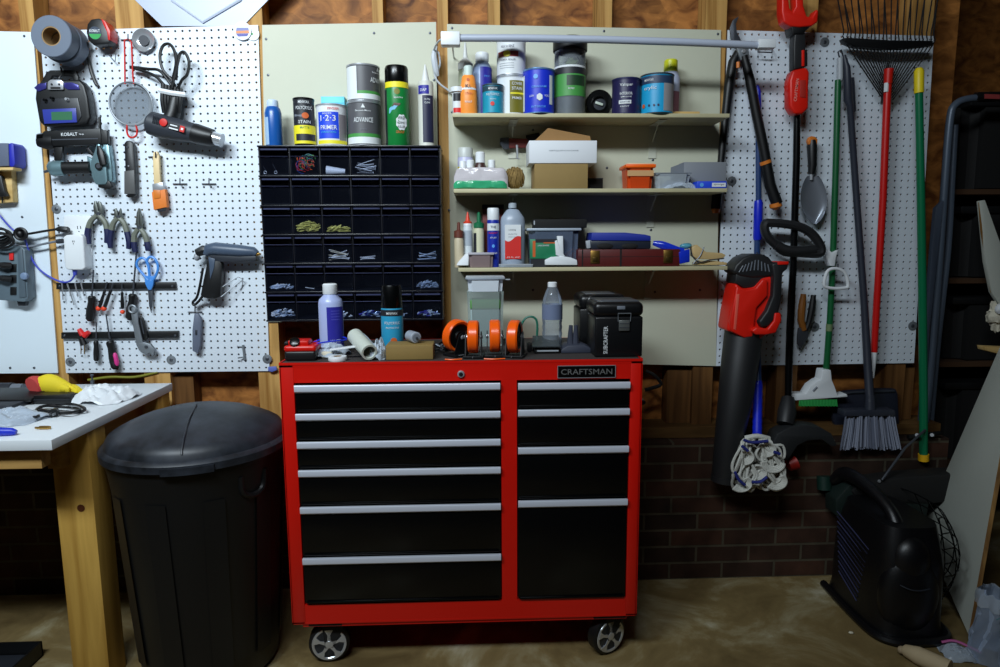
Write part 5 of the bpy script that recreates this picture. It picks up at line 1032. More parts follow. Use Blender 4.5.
t = SM('white_box','long white box lid with small grey print stacked on the brown box','box'); m = t.part('carton'); m.bb((a.x+.004,Y_-.003,zt_+.001), (b.x,-.03,b.z), WHM, .001); l = t.part('lettering', m, 'faint grey line of lettering'); l.ftext('GETQUIP.CO/CARE', (a.x*.48+b.x*.52, Y_-.0036, zt_+.042), .005, GRY, w=.10)
t = SM('cardboard_box','tilted brown cardboard box on top of the white box','box'); m = t.part('carton'); z = b.z+.001; q = [at(540,140,-.13), at(551,128.5,-.10), at(592,139.5,-.09), at(592,141,-.09)]
m.prism([V((at(534,141,-.14).x,-.14,z)), V((at(548,128,-.14).x,-.14,at(548,128,-.14).z)), V((at(590,136,-.14).x,-.14,at(590,136,-.14).z)), V((at(591,141,-.14).x,-.14,z))], (0,.10,0), CARDB)
t = SM('small_box','small black box in shadow at the right of the brown box','box'); m = t.part('case'); a = at(588.5,188,-.06); b = at(603,178,-.06); m.bb((a.x,-.06,S2+.001), (b.x,-.02,b.z), BLKM, .001); k_ = t.part('lid_edge'); k_.bb((a.x-.0003,-.0605,b.z-.004), (b.x+.0003,-.0195,b.z), DGR)
t = Th('bar_clamp','dark red and grey clamp hanging under the top shelf bracket','clamp'); Y_ = -.03
m = t.part('bar', label='dull red bar'); m.pp([(508,138),(534,139),(534,147.5),(508,148)], Y_, .014, mt('clamp_red', (110,40,34), .5), .002)
m = t.part('jaw'); m.pp([(500,138),(509,137),(509,149),(504,149),(500,144)], Y_-.004, .022, DSTL, .002); m = t.part('grip'); m.pt([(527,140,Y_+.01),(540,137,Y_+.01)], 4.5, 0, BLKM, 8); m = t.part('screw'); m.pt([(517,145),(517.5,158)], [1.3,.8], Y_-.01, STEEL, 8); m = t.part('screw_handle'); m.pt([(515.5,158),(520,159)], .7, Y_-.01, STEEL, 6)
# orange tub
Y_ = -.15; a = at(628,188,Y_); b = at(653,163,Y_); t = SM('plastic_tub','orange plastic tub with orange lid on the middle shelf','tub'); x0, x1, z1 = a.x, b.x, b.z; hh = z1-S2
m = t.part('tub'); 
def taper_box(m, x0, x1, y0, y1, z0, z1, k, mat, bev=.004):
    b_ = bmesh.new(); bmesh.ops.create_cube(b_, size=1)
    bmesh.ops.bevel(b_, geom=[e for e in b_.edges if abs(e.verts[0].co.z-e.verts[1].co.z) > .5], offset=.12, segments=3, affect='EDGES')
    for v in b_.verts:
        f = 1-k*(.5-v.co.z); v.co = V(((x0+x1)/2+v.co.x*f*(x1-x0), (y0+y1)/2+v.co.y*f*(y1-y0), z0+(v.co.z+.5)*(z1-z0)))
    m.bm(b_, mat)
ORT = clear('orange_tub', (236,90,34), .55, .3, (240,120,60)); taper_box(m, x0-.004, x1+.004, Y_, -.05, S2+.001, z1-.014, .10, ORT)
k_ = t.part('contents', m, 'orange contents seen through the tub'); taper_box(k_, x0+.001, x1-.001, Y_+.004, -.054, S2+.004, S2+hh*.45, .05, mt('tub_fill', (226,74,24), .5))
k_ = t.part('label', m, 'pale band below the lid'); k_.bb((x0-.003,Y_-.001,S2+hh*.50), (x1+.003,Y_+.002,S2+hh*.72), mt('tub_label', (206,160,110), .5))
m = t.part('lid'); m.bb((x0-.010,Y_-.006,z1-.016), (x1+.010,-.044,z1-.004), ORG, .003); m.bb((x0-.004,Y_-.001,z1-.004), (x1+.004,-.049,z1), mt('lid_pale', (226,204,170), .4), .001)
t = SM('plastic_tray','clear plastic tray with crumpled film right of the orange tub','tray'); m = t.part('tray'); a = at(655,188,-.14); b = at(697,173,-.14); taper_box(m, a.x, b.x-.02, -.14, -.05, S2+.001, b.z, .12, CLR2); m = t.part('film', label='crumpled clear film'); crumple(m, ((a.x+b.x)/2+.01,-.115,S2), .07, .035, .03, CLR2, 8, 26, 20); m = t.part('rim'); m.tube([V((a.x,-.14,b.z)), V((b.x-.02,-.14,b.z)), V((b.x-.02,-.05,b.z)), V((a.x,-.05,b.z))], .0018, GRY, 6, True)
t = SM('grey_case','plain grey box standing behind the blue packet','box'); a = at(683,188,-.09); b = at(727,162,-.09); m = t.part('case'); m.bb((a.x,-.09,S2+.001), (b.x,-.03,b.z), mt('case_grey', (128,132,138), .6), .002); m.prism([V((a.x-.028,-.028,S2+.02)), V((a.x,-.09,S2+.02)), V((a.x,-.09,b.z-.002)), V((a.x-.028,-.028,b.z-.012))], (.002,.001,0), GRY)
t = SM('sponge_packet','blue sponge packet with white label at the right end of the middle shelf','packet'); a = at(697,188.5,-.155); b = at(727,181,-.155); m = t.part('pack'); m.bb((a.x,-.155,S2+.001), (b.x,-.10,b.z), mt('sponge_blue', (26,70,214), .5), .003); k_ = t.part('label', m, 'white label'); k_.bb((b.x-.052,-.1557,S2+.006), (b.x-.004,-.1545,b.z-.006), LW); k_.ftext('sponge', (b.x-.028,-.1562,(S2+b.z)/2), .006, GRY, w=.036); k_.lathe([(.0001,0),(.007,.0006)], (a.x+.016,-.1555,(S2+b.z)/2), LBLU, axis=(0,-1,0), n=14)
# ================================================================== lowest shelf
def SL(name, label, cat): return Th(name, label, cat, GL)
def glue(px0, px1, ptip, pcap, pb, Yd, bodym, capm, lb, sh):
    x, r = pos(px0,px1,S3,Yd); ht = top((px0+px1)/2,ptip,Yd)-S3; hc = top((px0+px1)/2,pcap,Yd)-S3; hb = top((px0+px1)/2,pb,Yd)-S3
    t = SL('glue_bottle', lb, 'bottle'); m = bottle(t, x, Yd, S3, [(r*.95,0),(r,.003),(r,hb*.9),(r*.8,hb)], bodym, [(r*.85,hb*.98),(r*.9,hc*.98),(r*.5,hc),(r*.45,hc+(ht-hc)*.2),(.002,ht)] if sh == 0 else [(r*1.0,hb*.98),(r*1.0,hc*.97),(r*.4,hc),(r*.3,ht*.98),(.002,ht)], capm, n=24); return t, m, x, r, hb
glue(454.5,464,222,230,237,-.12,mt('glue_cream',(200,186,156),.5),mt('cap_brown',(104,52,38),.5),'cream glue bottle with brown cap, leftmost on the lowest shelf',1)
t, m, x, r, hb = glue(463.5,473,212,221,224,-.10,mt('glue_white',(214,222,226),.4),mt('cap_orange',(226,70,44),.4),'white glue bottle with long orange tip',0); k_ = t.part('shoulder'); k_.lathe([(r*.97,hb*.96),(r*.8,hb*1.05)], (x,-.10,S3), WHT, n=20); l = t.part('label', m); l.lab((x,-.10), r, S3+hb*.5, S3+hb*.85, -1.2, 1.2, mt('pale_label',(170,180,190),.5), 10)
t, m, x, r, hb = glue(474,484.5,212,222,227,-.10,mt('glue_cream2',(206,204,172),.5),mt('cap_green',(20,110,70),.4),'pale glue bottle with green cap and dark label edge',1); l = t.part('label', m, 'dark left edge of the label'); l.lab((x,-.10), r, S3+.006, S3+hb*.85, -1.5, -.5, LD, 6)
Y_ = -.06; x, r = pos(483,504,S3,Y_); t = SL('red_binder','dark red book standing behind the blue spray can','book'); m = t.part('cover'); m.bb((x-r,-.05,S3+.001), (x+r,-.02,top(493,205,-.05)), mt('binder_red', (110,40,36), .6), .002); k_ = t.part('top_band'); k_.bb((x-r-.0005,-.0505,top(493,209,-.05)), (x+r+.0005,-.0195,top(493,204.5,-.05)), BLKM)
Y_ = -.12; x, r = pos(487.5,499.5,S3,Y_); h = top(494,208,Y_)-S3
t = SL('aerosol_can','slim blue spray can with white cap on the lowest shelf','spray can'); m = t.part('body'); m.lathe([(r*.96,0),(r,.003),(r,h*.78),(r*.95,h*.80)], (x,Y_,S3), mt('can_blue', (24,44,160), .35), n=28); c = t.part('cap'); c.lathe([(r*.95,h*.80),(r*.97,h*.81),(r*.97,h*.98),(r*.88,h),(.001,h)], (x,Y_,S3), WHT, n=24, caps=False); A = ang(x, Y_)
l = t.part('label', m, 'white and red lettering with a ring'); l.lab((x,Y_), r, S3+h*.62, S3+h*.74, A-1.3, A+1.3, LW, 10); l.ctext('THE', (x,Y_), r+.0006, S3+h*.68, .008, NAVY, A, .018); l.ctext('RIGHT', (x,Y_), r, S3+h*.58, .006, LR, A, .032); l.ctext('STUFF', (x,Y_), r, S3+h*.50, .005, LW, A, .022)
l.cshape([(.005*math.cos(g), .006*math.sin(g)) for g in [k*PI/5 for k in range(10)]], (x,Y_), r, S3+h*.36, LBLU, A); l.ctext('CLEANER', (x,Y_), r, S3+h*.24, .005, LW, A, .028)
Y_ = -.11; x, r = pos(500.5,525,S3,Y_); h = top(512,203,Y_)-S3
t = SL('alcohol_bottle','large translucent bottle with white and red label on the lowest shelf','bottle'); PLT = mt('milky_plastic', (158,170,186), .35)
m = bottle(t, x, Y_, S3, [(r*.95,0),(r,.004),(r,h*.72),(r*.92,h*.78),(r*.5,h*.89),(r*.28,h*.91),(r*.28,h*.94)], PLT, [(r*.34,h*.92),(r*.34,h*.99),(r*.3,h)], mt('cap_milky', (170,180,190), .4), sy=.7)
l = t.part('label', m, 'white label with curved red lower half'); yy = Y_-r*.7-.0012; x0, x1 = x-r*.66, x+r*.62; za, zb_ = S3+h*.13, S3+h*.66; zm = (za+zb_)/2
l.raw([(x0,yy,za),(x1,yy,za),(x1,yy,zb_),(x0,yy,zb_),(x0,yy+.012,za),(x1,yy+.012,za),(x1,yy+.012,zb_),(x0,yy+.012,zb_)], [(0,1,2,3),(0,1,5,4),(1,2,6,5),(2,3,7,6),(3,0,4,7)], LW)
pts = [(x0, zm-.004)]+[(x0+(x1-x0)*i/8, zm+.006+.012*(i/8)**1.5-.006*math.sin(i/8*PI*2)) for i in range(9)]
l.raw([(x0,yy-.0005,za),(x1,yy-.0005,za)]+[(a_, yy-.0005, b_) for a_, b_ in reversed(pts[1:])], [tuple(range(11))], LR)
l.ftext('rubbing', (x-.004,yy-.0006,zb_-.018), .006, LD, w=.026); l.ftext('alcohol 91%', (x-.002,yy-.0006,zb_-.032), .004, GRY, w=.03); l.ftext('isopropyl', (x-.002,yy-.0006,zb_-.042), .004, GRY, w=.03); l.ftext('32 FL OZ', (x,yy-.0008,za+.006), .004, LW, w=.045)
t = SL('small_tub','small brown tub with pale lid at the front of the lowest shelf','tub'); a = at(469,264,-.16); b = at(493,252.5,-.16); m = t.part('tub'); taper_box(m, a.x, b.x, -.16, -.11, S3+.001, b.z-.008, .06, mt('tub_brown', (126,108,108), .4)); m = t.part('lid'); m.bb((a.x-.003,-.164,b.z-.008), (b.x+.004,-.106,b.z), mt('lid_lilac', (176,172,180), .4), .002)
t = SL('paper_wad','crumpled white tissue at the left end of the lowest shelf','tissue'); m = t.part('tissue'); c = at(462,262,-.15); m.prism([at(456,265.5,-.165),at(468.5,265.5,-.165),at(469,253,-.15),at(465,254,-.15),at(458,262,-.16)], (.004,.03,0), WHM, .003)
t = SL('clear_tray','shallow clear lid lying under the alcohol bottle edge','tray'); a = at(499,265.5,-.168); b = at(533,261.5,-.168); m = t.part('lid'); m.bb((a.x,-.168,S3+.0005), (b.x,-.14,S3+.010), CLR2, .003); m = t.part('rim'); m.tube([V((a.x,-.168,S3+.010)),V((b.x,-.168,S3+.010)),V((b.x,-.141,S3+.010)),V((a.x,-.141,S3+.010))], .0013, LGR, 6, True)
t = SL('storage_tub','long clear tub of pencils with pale lid on the lowest shelf','tub'); a = at(529,264,-.13); b = at(579,228,-.13); m = t.part('tub'); taper_box(m, a.x, b.x, -.13, -.03, S3+.001, b.z-.006, .06, clear('tub_clear', (120,134,160), .4, .2, (210,220,240))); m = t.part('lid'); m.bb((a.x-.008,-.136,b.z-.009), (b.x+.008,-.024,b.z), mt('lid_frost', (170,182,196), .35), .003)
for i in range(9):
    k_ = t.part('pencil', label='reddish brown pencil'); x0 = b.x-.075+.006*i; k_.tube([V((x0, -.11+.006*(i%3), S3+.01+.002*i)), V((x0+.045, -.07, S3+.05+.004*(i%4)))], .003, mt('pencil_brown', (150,84,60), .5), 6)
t = Th('flat_case','flat black case lying on the lid of the clear tub','case', GL); a = at(534,227.5,-.12); c = at(587,219,-.12); m = t.part('case'); m.bb((a.x,-.12,b.z+.001), (c.x,-.04,c.z), BLKM, .002); k_ = t.part('clip', m, 'pale clip'); k_.bb((a.x-.001,-.122,b.z+.012), (a.x+.003,-.118,b.z+.026), LGR)
t = SL('sandpaper_box','green and orange cardboard box leaning on the clear tub','box'); Y_ = -.155; a = at(530,257,Y_); b = at(557,239,Y_); m = t.part('carton'); m.bb((a.x,Y_,a.z-.006), (b.x,Y_+.02,b.z), mt('box_green', (30,124,84), .5), .001); m.bb((a.x+.004,Y_+.002,S3+.001), (b.x-.004,Y_+.018,a.z-.006), LD)
l = t.part('label', m, 'orange spine and black header'); w_ = b.x-a.x; l.bb((a.x+w_*.10,Y_-.0006,a.z), (a.x+w_*.2,Y_+.001,b.z-.006), LO); l.bb((a.x+w_*.2,Y_-.0006,b.z-.012), (b.x,Y_+.001,b.z), LD); l.bb((a.x+w_*.5,Y_-.0008,b.z-.015), (b.x,Y_+.001,b.z-.011), LO); l.ftext('SANDPAPER', (a.x+w_*.5,Y_-.0012,b.z-.022), .005, LW, w=.04)
t = SL('plastic_bracket','white plastic bracket with upright arm on the lowest shelf','bracket'); Y_ = -.165; m = t.part('base'); m.pp([(545,265),(545,260),(551,257),(562,256),(571,257.5),(577,260),(577.5,265)], Y_, .03, WHT, .002); m = t.part('arm'); m.pp([(557,236),(563,236),(563.5,256),(560,257)], Y_+.006, .02, WHT, .001); m = t.part('clip'); m.pp([(555,241),(557,240),(560,249),(565,256),(562,257),(556,255)], Y_+.002, .022, WHT, .001)
# red case and things on it
t = SL('latched_case','long dark red wooden case with two brass latches on the lowest shelf','case'); Y_ = -.165; a = at(578,265,Y_); b = at(680,249,Y_); m = t.part('case'); m.bb((a.x,Y_,S3+.001), (b.x,-.035,b.z), mt('case_maroon', (92,26,24), .45, var=.2), .002); RZ = b.z
k_ = t.part('lid_seam', m); k_.bb((a.x-.0004,Y_-.0004,(S3+b.z)/2+.004), (b.x+.0004,Y_+.002,(S3+b.z)/2+.0055), BLKM)
k_ = t.part('hinge_band'); c = at(621,257,Y_); k_.bb((c.x-.004,Y_-.0015,S3+.002), (c.x+.002,Y_+.002,b.z), BLKM)
for px in (595,668):
    l = t.part('latch', label='brass latch'); c = at(px,257,Y_); l.bb((c.x-.016,Y_-.003,S3+.012), (c.x+.016,Y_,b.z-.004), BRASS, .001); l.bb((c.x-.008,Y_-.005,S3+.018), (c.x+.008,Y_-.002,S3+.034), mt('latch_dark', (90,70,34), .4, metal=.8), .001)
for px in (583,): l = t.part('end_strap'); c = at(px,257,Y_); l.bb((c.x-.004,Y_-.001,S3+.001), (c.x,Y_+.001,b.z), BLKM)
t = Th('socket_case','black and blue tool case lying on the dark red case','case', GL); Y_ = -.15; a = at(591,249,Y_); b = at(650,240,Y_); m = t.part('case'); m.prism([V((a.x,Y_,RZ+.001)), V((b.x+.004,Y_,RZ+.001)), V((b.x+.004,Y_,b.z)), V((a.x-.002,Y_,b.z))], .10, mt('case_dark_blue', (34,40,52), .4), .004)
for px in (605,630): k_ = t.part('recess', m); c = at(px,245,Y_); k_.ball(c+V((0,0,-.004)), (.03,.004,.010), BLKM, 12)
m = t.part('lid', label='bright blue lid'); m.prism([at(591,240.5,Y_-.004), at(651,241,Y_-.004), at(651,236,Y_-.004), at(645,234.5,Y_-.004), at(625,232.5,Y_-.004), at(592,232.5,Y_-.004)], .11, mt('lid_blue', (26,46,150), .6), .003); k_ = t.part('clip', label='pale side clip'); k_.pp([(586,241),(590.5,240),(590.5,248),(587,248.5)], Y_+.01, .02, LGR, .001)
t = Th('blue_packet','crumpled blue plastic packet at the right of the dark red case','packet', GL); PB_ = mt('packet_blue', (24,50,190), .2, bump=.6, bscale=60)
m = t.part('film'); m.tube([at(653,243,-.13), at(662,245,-.14), at(675,249,-.15), at(684,251,-.155)], [.008,.014,.012,.008], PB_, 10, sm=4, flat=.6); m.prism([at(679,252,-.168), at(690,249,-.168), at(690,262,-.168), at(680,264,-.168)], .02, PB_, .003); k_ = t.part('clear_end', label='clear pale window'); k_.ball(at(686,246,-.15), (.022,.014,.010), mt('packet_cyan', (90,160,180), .2), 12, .2)
t = Th('wooden_clamp','pale wooden hand screw clamp at the right end of the lowest shelf','clamp', GL); WC = mt('clamp_wood', (206,176,122), .55, var=.15, vscale=30); Y_ = -.16
m = t.part('jaw'); m.pp([(692,247),(697,244.5),(700,247),(706,252),(722,253),(726,255),(724,258),(712,259.5),(697,259),(692,256)], Y_, .022, WC, .003); m = t.part('jaw'); m.pp([(694,262.5),(700,260.5),(716,261),(727,262.5),(727,265),(694,265)], Y_+.002, .022, WC, .002)
m = t.part('wire_spring', label='dark steel wire'); m.pt([(690,247),(693,257),(700,262),(710,260),(724,258.5)], .6, Y_-.004, DSTL, 6, sm=4); m.pt([(700,262),(693,264),(700,256),(704,247)], .5, Y_-.003, DSTL, 6, sm=3)
# ================================================================== things on the chest
ZT = Z1+.0005
def TC_(name, label, cat): return Th(name, label, cat, GT)
t = TC_('tape_measure','red and black laser tape box at the left front of the chest','measuring tool'); a = atz(276,363,ZT); Y_ = -.55; a = at(284,352,Y_); b = at(316,352,Y_)
m = t.part('base'); m.bb((a.x+.000,Y_,ZT), (b.x-.002,Y_+.075,ZT+.030), BLK, .007, 3); m = t.part('shell', label='red upper shell'); m.bb((a.x-.001,Y_-.002,ZT+.026), (b.x,Y_+.077,ZT+.046), REDG, .008, 3); m.bb((a.x+.008,Y_+.006,ZT+.042), (b.x-.022,Y_+.06,ZT+.060), REDG, .007)
m = t.part('button', label='glossy black round button'); c = at(294,342,Y_); m.lathe([(.015,0),(.016,.004),(.014,.010),(.008,.012)], (c.x,Y_+.012,ZT+.052), BLKG, axis=(0,-.8,.6), n=20); m.box((a.x+.006, Y_+.02, ZT+.05), (.012,.03,.012), BLK, .003)
x, r = pos(320.5,344.5,ZT,-.42); Y_ = -.42; h = top(332,283.5,Y_)-ZT
t = TC_('solvent_bottle','white capped clear bottle with purple blue label on the chest','bottle'); m = bottle(t, x, Y_, ZT, [(r*.95,0),(r,.004),(r,h*.72),(r*.92,h*.78),(r*.55,h*.84),(r*.5,h*.87)], mt('milky_lilac', (172,184,226), .3), [(r*.56,h*.85),(r*.6,h*.86),(r*.6,h*.985),(r*.5,h)], WHT); A = ang(x, Y_)
l = t.part('label', m, 'purple blue label lettered in white'); l.lab((x,Y_), r, ZT+h*.07, ZT+h*.68, A-.35, A+1.2, PURP, 10); l.ctext('WHITE', (x,Y_), r, ZT+h*.20, .009, LW, A+.3, .030); l.ctext('SPIRIT', (x,Y_), r, ZT+h*.13, .009, LW, A+.3, .030)
for q in (.62,.58,.54,.50): l.lab((x,Y_), r+.0004, ZT+h*q, ZT+h*(q+.008), A, A+.75, mt('faint_blue',(90,90,190),.5), 5)
x, r = pos(382,404,ZT,-.42); h = top(393,285,Y_)-ZT
t = TC_('aerosol_can','teal spray can with black cap behind the brown block','spray can'); m = t.part('body'); m.lathe([(r*.96,0),(r,.003),(r,h*.64),(r*.93,h*.68)], (x,Y_,ZT), mt('poly_teal2', (44,150,190), .35), n=32); c = t.part('cap'); c.lathe([(r*.95,h*.67),(r*.98,h*.68),(r*.92,h*.97),(r*.86,h),(.001,h)], (x,Y_,ZT), BLKG, n=28, caps=False)
A = ang(x, Y_); l = t.part('label', m, 'dark header and orange dot'); l.lab((x,Y_), r, ZT+h*.56, ZT+h*.65, A-1.5, A+1.5, LD, 14); l.ctext('MINWAX', (x,Y_), r+.0006, ZT+h*.60, .007, LW, A, .034); l.ctext('POLYCRYLIC', (x,Y_), r, ZT+h*.46, .008, LW, A, .048); l.ctext('PROTECTIVE', (x,Y_), r, ZT+h*.39, .005, LW, A, .04); l.cshape([(.010*math.cos(g), .010*math.sin(g)) for g in [k*PI/6 for k in range(12)]], (x,Y_), r, ZT+h*.20, LO, A+.1)
t = TC_('zip_bag','clear zip bag with bright blue edge lying behind the plaster roll','bag'); m = t.part('bag'); c = atz(333,352,ZT); crumple(m, (c.x,-.46,ZT), .062, .06, .038, CLR2, 12, 26, 26); m = t.part('blue_edge', label='bright blue zip edge'); m.tube([V((c.x-.055,-.49,ZT+.034)), V((c.x-.02,-.505,ZT+.045)), V((c.x+.02,-.50,ZT+.050)), V((c.x+.055,-.46,ZT+.048)), V((c.x+.04,-.43,ZT+.052)), V((c.x-.01,-.42,ZT+.05)), V((c.x-.045,-.45,ZT+.04))], .0026, BLU, 6, True, sm=4)
t = TC_('plastic_pipe','short open white plastic pipe pointing at the camera','pipe'); a = at(369.5,352.5,-.565); b = at(355,336,-.45); PP = mt('pipe_white', (206,212,200), .4); d = (b-a); R = 8.2*mpp(369,352,-.565); a.z = max(a.z, ZT+R*1.0); b.z = max(b.z, ZT+R*.8)
m = t.part('pipe'); q = V((0,0,1)).rotation_difference((b-a).normalized()).to_matrix(); L = (b-a).length; m.lathe([(R*.78,.0),(R,.0),(R,L),(R*.78,L),(R*.78,.0)], a, PP, axis=(b-a), n=28, caps=False); m.lathe([(R*.78,L*.6),(.0005,L*.6)], a, mt('pipe_inside', (170,170,110), .6), axis=(b-a), n=24, caps=False)
t = TC_('plastic_strip','flat white plastic strip lying left of the pipe','strip'); a = at(330,350,-.53); b = at(356,346,-.50); m = t.solo(); m.box((a+b)/2, ((b-a).length,.022,.005), WHT, .001, Matrix.Rotation(-.12,3,'Y')); 
t = TC_('tape_roll','small white roll of tape lying flat at the chest front edge','tape roll'); c = atz(337,361,ZT); m = t.part('roll'); m.lathe([(.012,0),(.026,0),(.027,.002),(.027,.011),(.026,.013),(.012,.013),(.012,0)], (c.x,-.545,ZT), WHT, n=32, caps=False); m = t.part('core'); m.lathe([(.0121,0),(.0105,0),(.0105,.013),(.0121,.013)], (c.x,-.545,ZT), CARD, n=24, caps=False)
t = TC_('putty_block','cream block beside the small tape roll','block'); m = t.solo(); c = at(326,354,-.52); m.box((c.x,-.50,ZT+.010), (.036,.025,.020), CRM, .004, Matrix.Rotation(.2,3,'Z'))
t = TC_('film_wad','crumpled clear plastic film between the pipe and the brown block','film'); m = t.part('film'); c = at(378,352,-.5); crumple(m, (c.x,-.50,ZT), .030, .055, .045, CLR2, 21, 24, 24, amp=.9); m = t.part('foil_strip', label='bright twisted strip'); m.tube([at(356,330,-.42), at(366,338,-.45), at(376,350,-.50), at(384,360,-.55)], [.004,.006,.005,.002], CLR2, 6, sm=4)
t = TC_('brown_block','brown cardboard block at the centre left of the chest','box'); Y_ = -.55; a = at(386,362,Y_); b = at(433,345,Y_); m = t.part('carton'); m.bb((a.x,Y_,ZT), (b.x,Y_+.085,b.z), mt('block_kraft', (142,116,62), .75, var=.1), .003); k_ = t.part('lid_seam', m); k_.bb((a.x-.0003,Y_-.0003,b.z-.008), (b.x+.0003,Y_+.085,b.z-.0075), CARD); BZ = b.z
t = TC_('grey_cylinder','small grey motor cylinder lying on the brown block','cylinder'); c = V((at(413,336,-.50).x,-.50,BZ+.0175)); m = t.part('case'); m.tube([c+V((-.013,.028,0)), c+V((-.011,.025,0)), c+V((.010,-.018,0)), c+V((.011,-.020,0))], [.0145,.0168,.0168,.0150], mt('cyl_grey', (158,164,176), .45), 24); k_ = t.part('end_face'); k_.tube([c+V((.011,-.020,0)), c+V((.012,-.0225,0))], [.0125,.0115], GRY, 20); k_ = t.part('shaft'); k_.tube([c+V((.012,-.022,0)), c+V((.0145,-.028,0))], .0035, DSTL, 10)
# four orange casters
def orange_caster(label, cx, cy, az, tilt=0, R=.049, w=.031, lie=False):
    t = Th('caster_wheel', label, 'caster', 'loose orange caster wheels on the chest'); OT = mt('caster_orange', (255,98,14), .28)
    Q = Matrix.Rotation(az, 3, 'Z') @ Matrix.Rotation(tilt, 3, 'X'); c = V((cx, cy, ZT+.012+R)); ax = Q @ V((0,1,0))
    m = t.part('tyre'); m.lathe([(R*.78,-w*.42),(R*.92,-w*.5),(R,-w*.35),(R,w*.35),(R*.92,w*.5),(R*.78,w*.42)], c, OT, axis=ax, n=40, caps=False)
    m = t.part('hub', label='black hub with steel bolt'); m.lathe([(.001,-w*.32),(R*.3,-w*.45),(R*.34,-w*.25),(R*.74,-w*.28),(R*.79,-w*.42),(R*.79,w*.42),(R*.74,w*.28),(R*.34,w*.25),(R*.3,w*.45),(.001,w*.32)], c, BLK, axis=ax, n=32, caps=False)
    k_ = t.part('axle_bolt', m); 
    for s in (-1,1): k_.lathe([(.007,0),(.007,.006),(.004,.008)], c+ax*s*w*.62, STEEL, axis=ax*s, n=8)
    f = t.part('fork')
    for s in (-1,1):
        o = ax*(s*(w*.5+.006)); u = Q @ V((1,0,0)); z = Q @ V((0,0,1))
        f.prism([c+o+u*.016+z*.004, c+o+u*.004+z*.016, c+o-u*.012+z*.010, c+o-u*.028-z*(R+.004), c+o+u*.028-z*(R+.004)], ax*(s*.003), BLK)
    b_ = t.part('base_plate', label='black plate with a bright edge'); b_.box(c-V((0,0,R+.0075)), (.066,.060,.006), BLK, .001, Matrix.Rotation(az,3,'Z')); b_.box(c-V((0,0,R+.0055))+Matrix.Rotation(az,3,'Z')@V((-.030 if abs(az) > .8 else 0,-.0305 if abs(az) <= .8 else 0,0)), (.040,.0015,.002), STEEL, 0, Matrix.Rotation(az,3,'Z'))
    k_ = t.part('brake_pedal'); k_.prism([c+Q@V((.028,-w*.4,-R*.6)), c+Q@V((.052,-w*.4,-R*.5)), c+Q@V((.052,-w*.4,-R*.5-.004)), c+Q@V((.028,-w*.4,-R*.8))], Q@V((0,w*.8,0)), BLK, .001)
    return t
orange_caster('orange caster wheel at the left, turned to show its hub', at(457,330,-.50).x, -.485, .72, .12)
orange_caster('second orange caster from the left, tyre edge toward the camera', at(473.5,330,-.52).x, -.515, 1.50)
orange_caster('third orange caster from the left, tyre edge toward the camera', at(495,330,-.52).x, -.50, 1.55)
orange_caster('rightmost orange caster wheel with tyre edge toward the camera', at(514.5,330,-.50).x, -.515, 1.30)
t = Th('bolt_pile','loose black bolts and a steel nut beside the left orange caster','bolts', kind='stuff'); m = t.solo(); rnd = random.Random(9)
for i in range(16):
    c = V((at(437,350,-.48).x+rnd.uniform(-.015,.03), rnd.uniform(-.46,-.38), ZT+.006+rnd.random()*.018)); m.tube([c, c+V((rnd.uniform(-.02,.02), rnd.uniform(-.02,.02), rnd.uniform(0,.01)))], .003, rnd.choice([BLK,DSTL,BLK]), 6); m.lathe([(.006,0),(.006,.004)], c, rnd.choice([BLK,DSTL,STEEL]), n=6)
for a_, lb in ((((445,352),(452,356),(462,361)),'thin orange cord lying in front of the left caster'),(((484,357),(494,360),(505,358)),'thin orange cord lying between the two right casters')):
    t = Th('orange_cord', lb, 'cord', 'orange cords among the caster wheels'); m = t.solo(); m.tube([V((at(q[0],q[1],-.56).x, -.565, ZT+.003)) if i != 1 else V((at(q[0],q[1],-.56).x, -.572, ZT+.003)) for i, q in enumerate(a_)], .0022, ORG, 6, sm=4)
t = TC_('clear_tub','clear tub with green contents and white lining behind the casters','tub'); Y_ = -.32; a = at(466,325,Y_); b = at(505,276,Y_)
zA = at(486,292,Y_).z; zB = at(486,309,Y_).z; zC = at(486,277,Y_).z
m = t.part('lower_tub'); taper_box(m, a.x+.004, b.x-.004, Y_, Y_+.10, ZT, zA, .10, clear('tub_clear2', (190,206,200), .35, .2)); k_ = t.part('contents', m, 'green contents'); k_.bb((a.x+.014,Y_+.006,zB), (b.x-.014,Y_+.09,at(486,300,Y_).z), mt('tub_green', (86,150,70), .6), .004); k_.bb((a.x+.014,Y_+.008,ZT+.01), (b.x-.014,Y_+.088,zB-.003), mt('tub_grey', (150,170,170), .6), .004)
m = t.part('upper_tub', label='white lined upper tub'); taper_box(m, a.x+.006, b.x-.006, Y_, Y_+.10, zA+.001, zC-.006, .06, mt('lining_white', (206,214,222), .5, bump=.4, bscale=40)); m = t.part('lid_edge'); m.bb((a.x,Y_-.006,zC-.008), (b.x,Y_+.106,zC), CLR2, .003); m = t.part('lid_tab'); m.bb((b.x-.004,Y_+.0,zC-.010), (b.x+.016,Y_+.01,zC-.007), LGR)
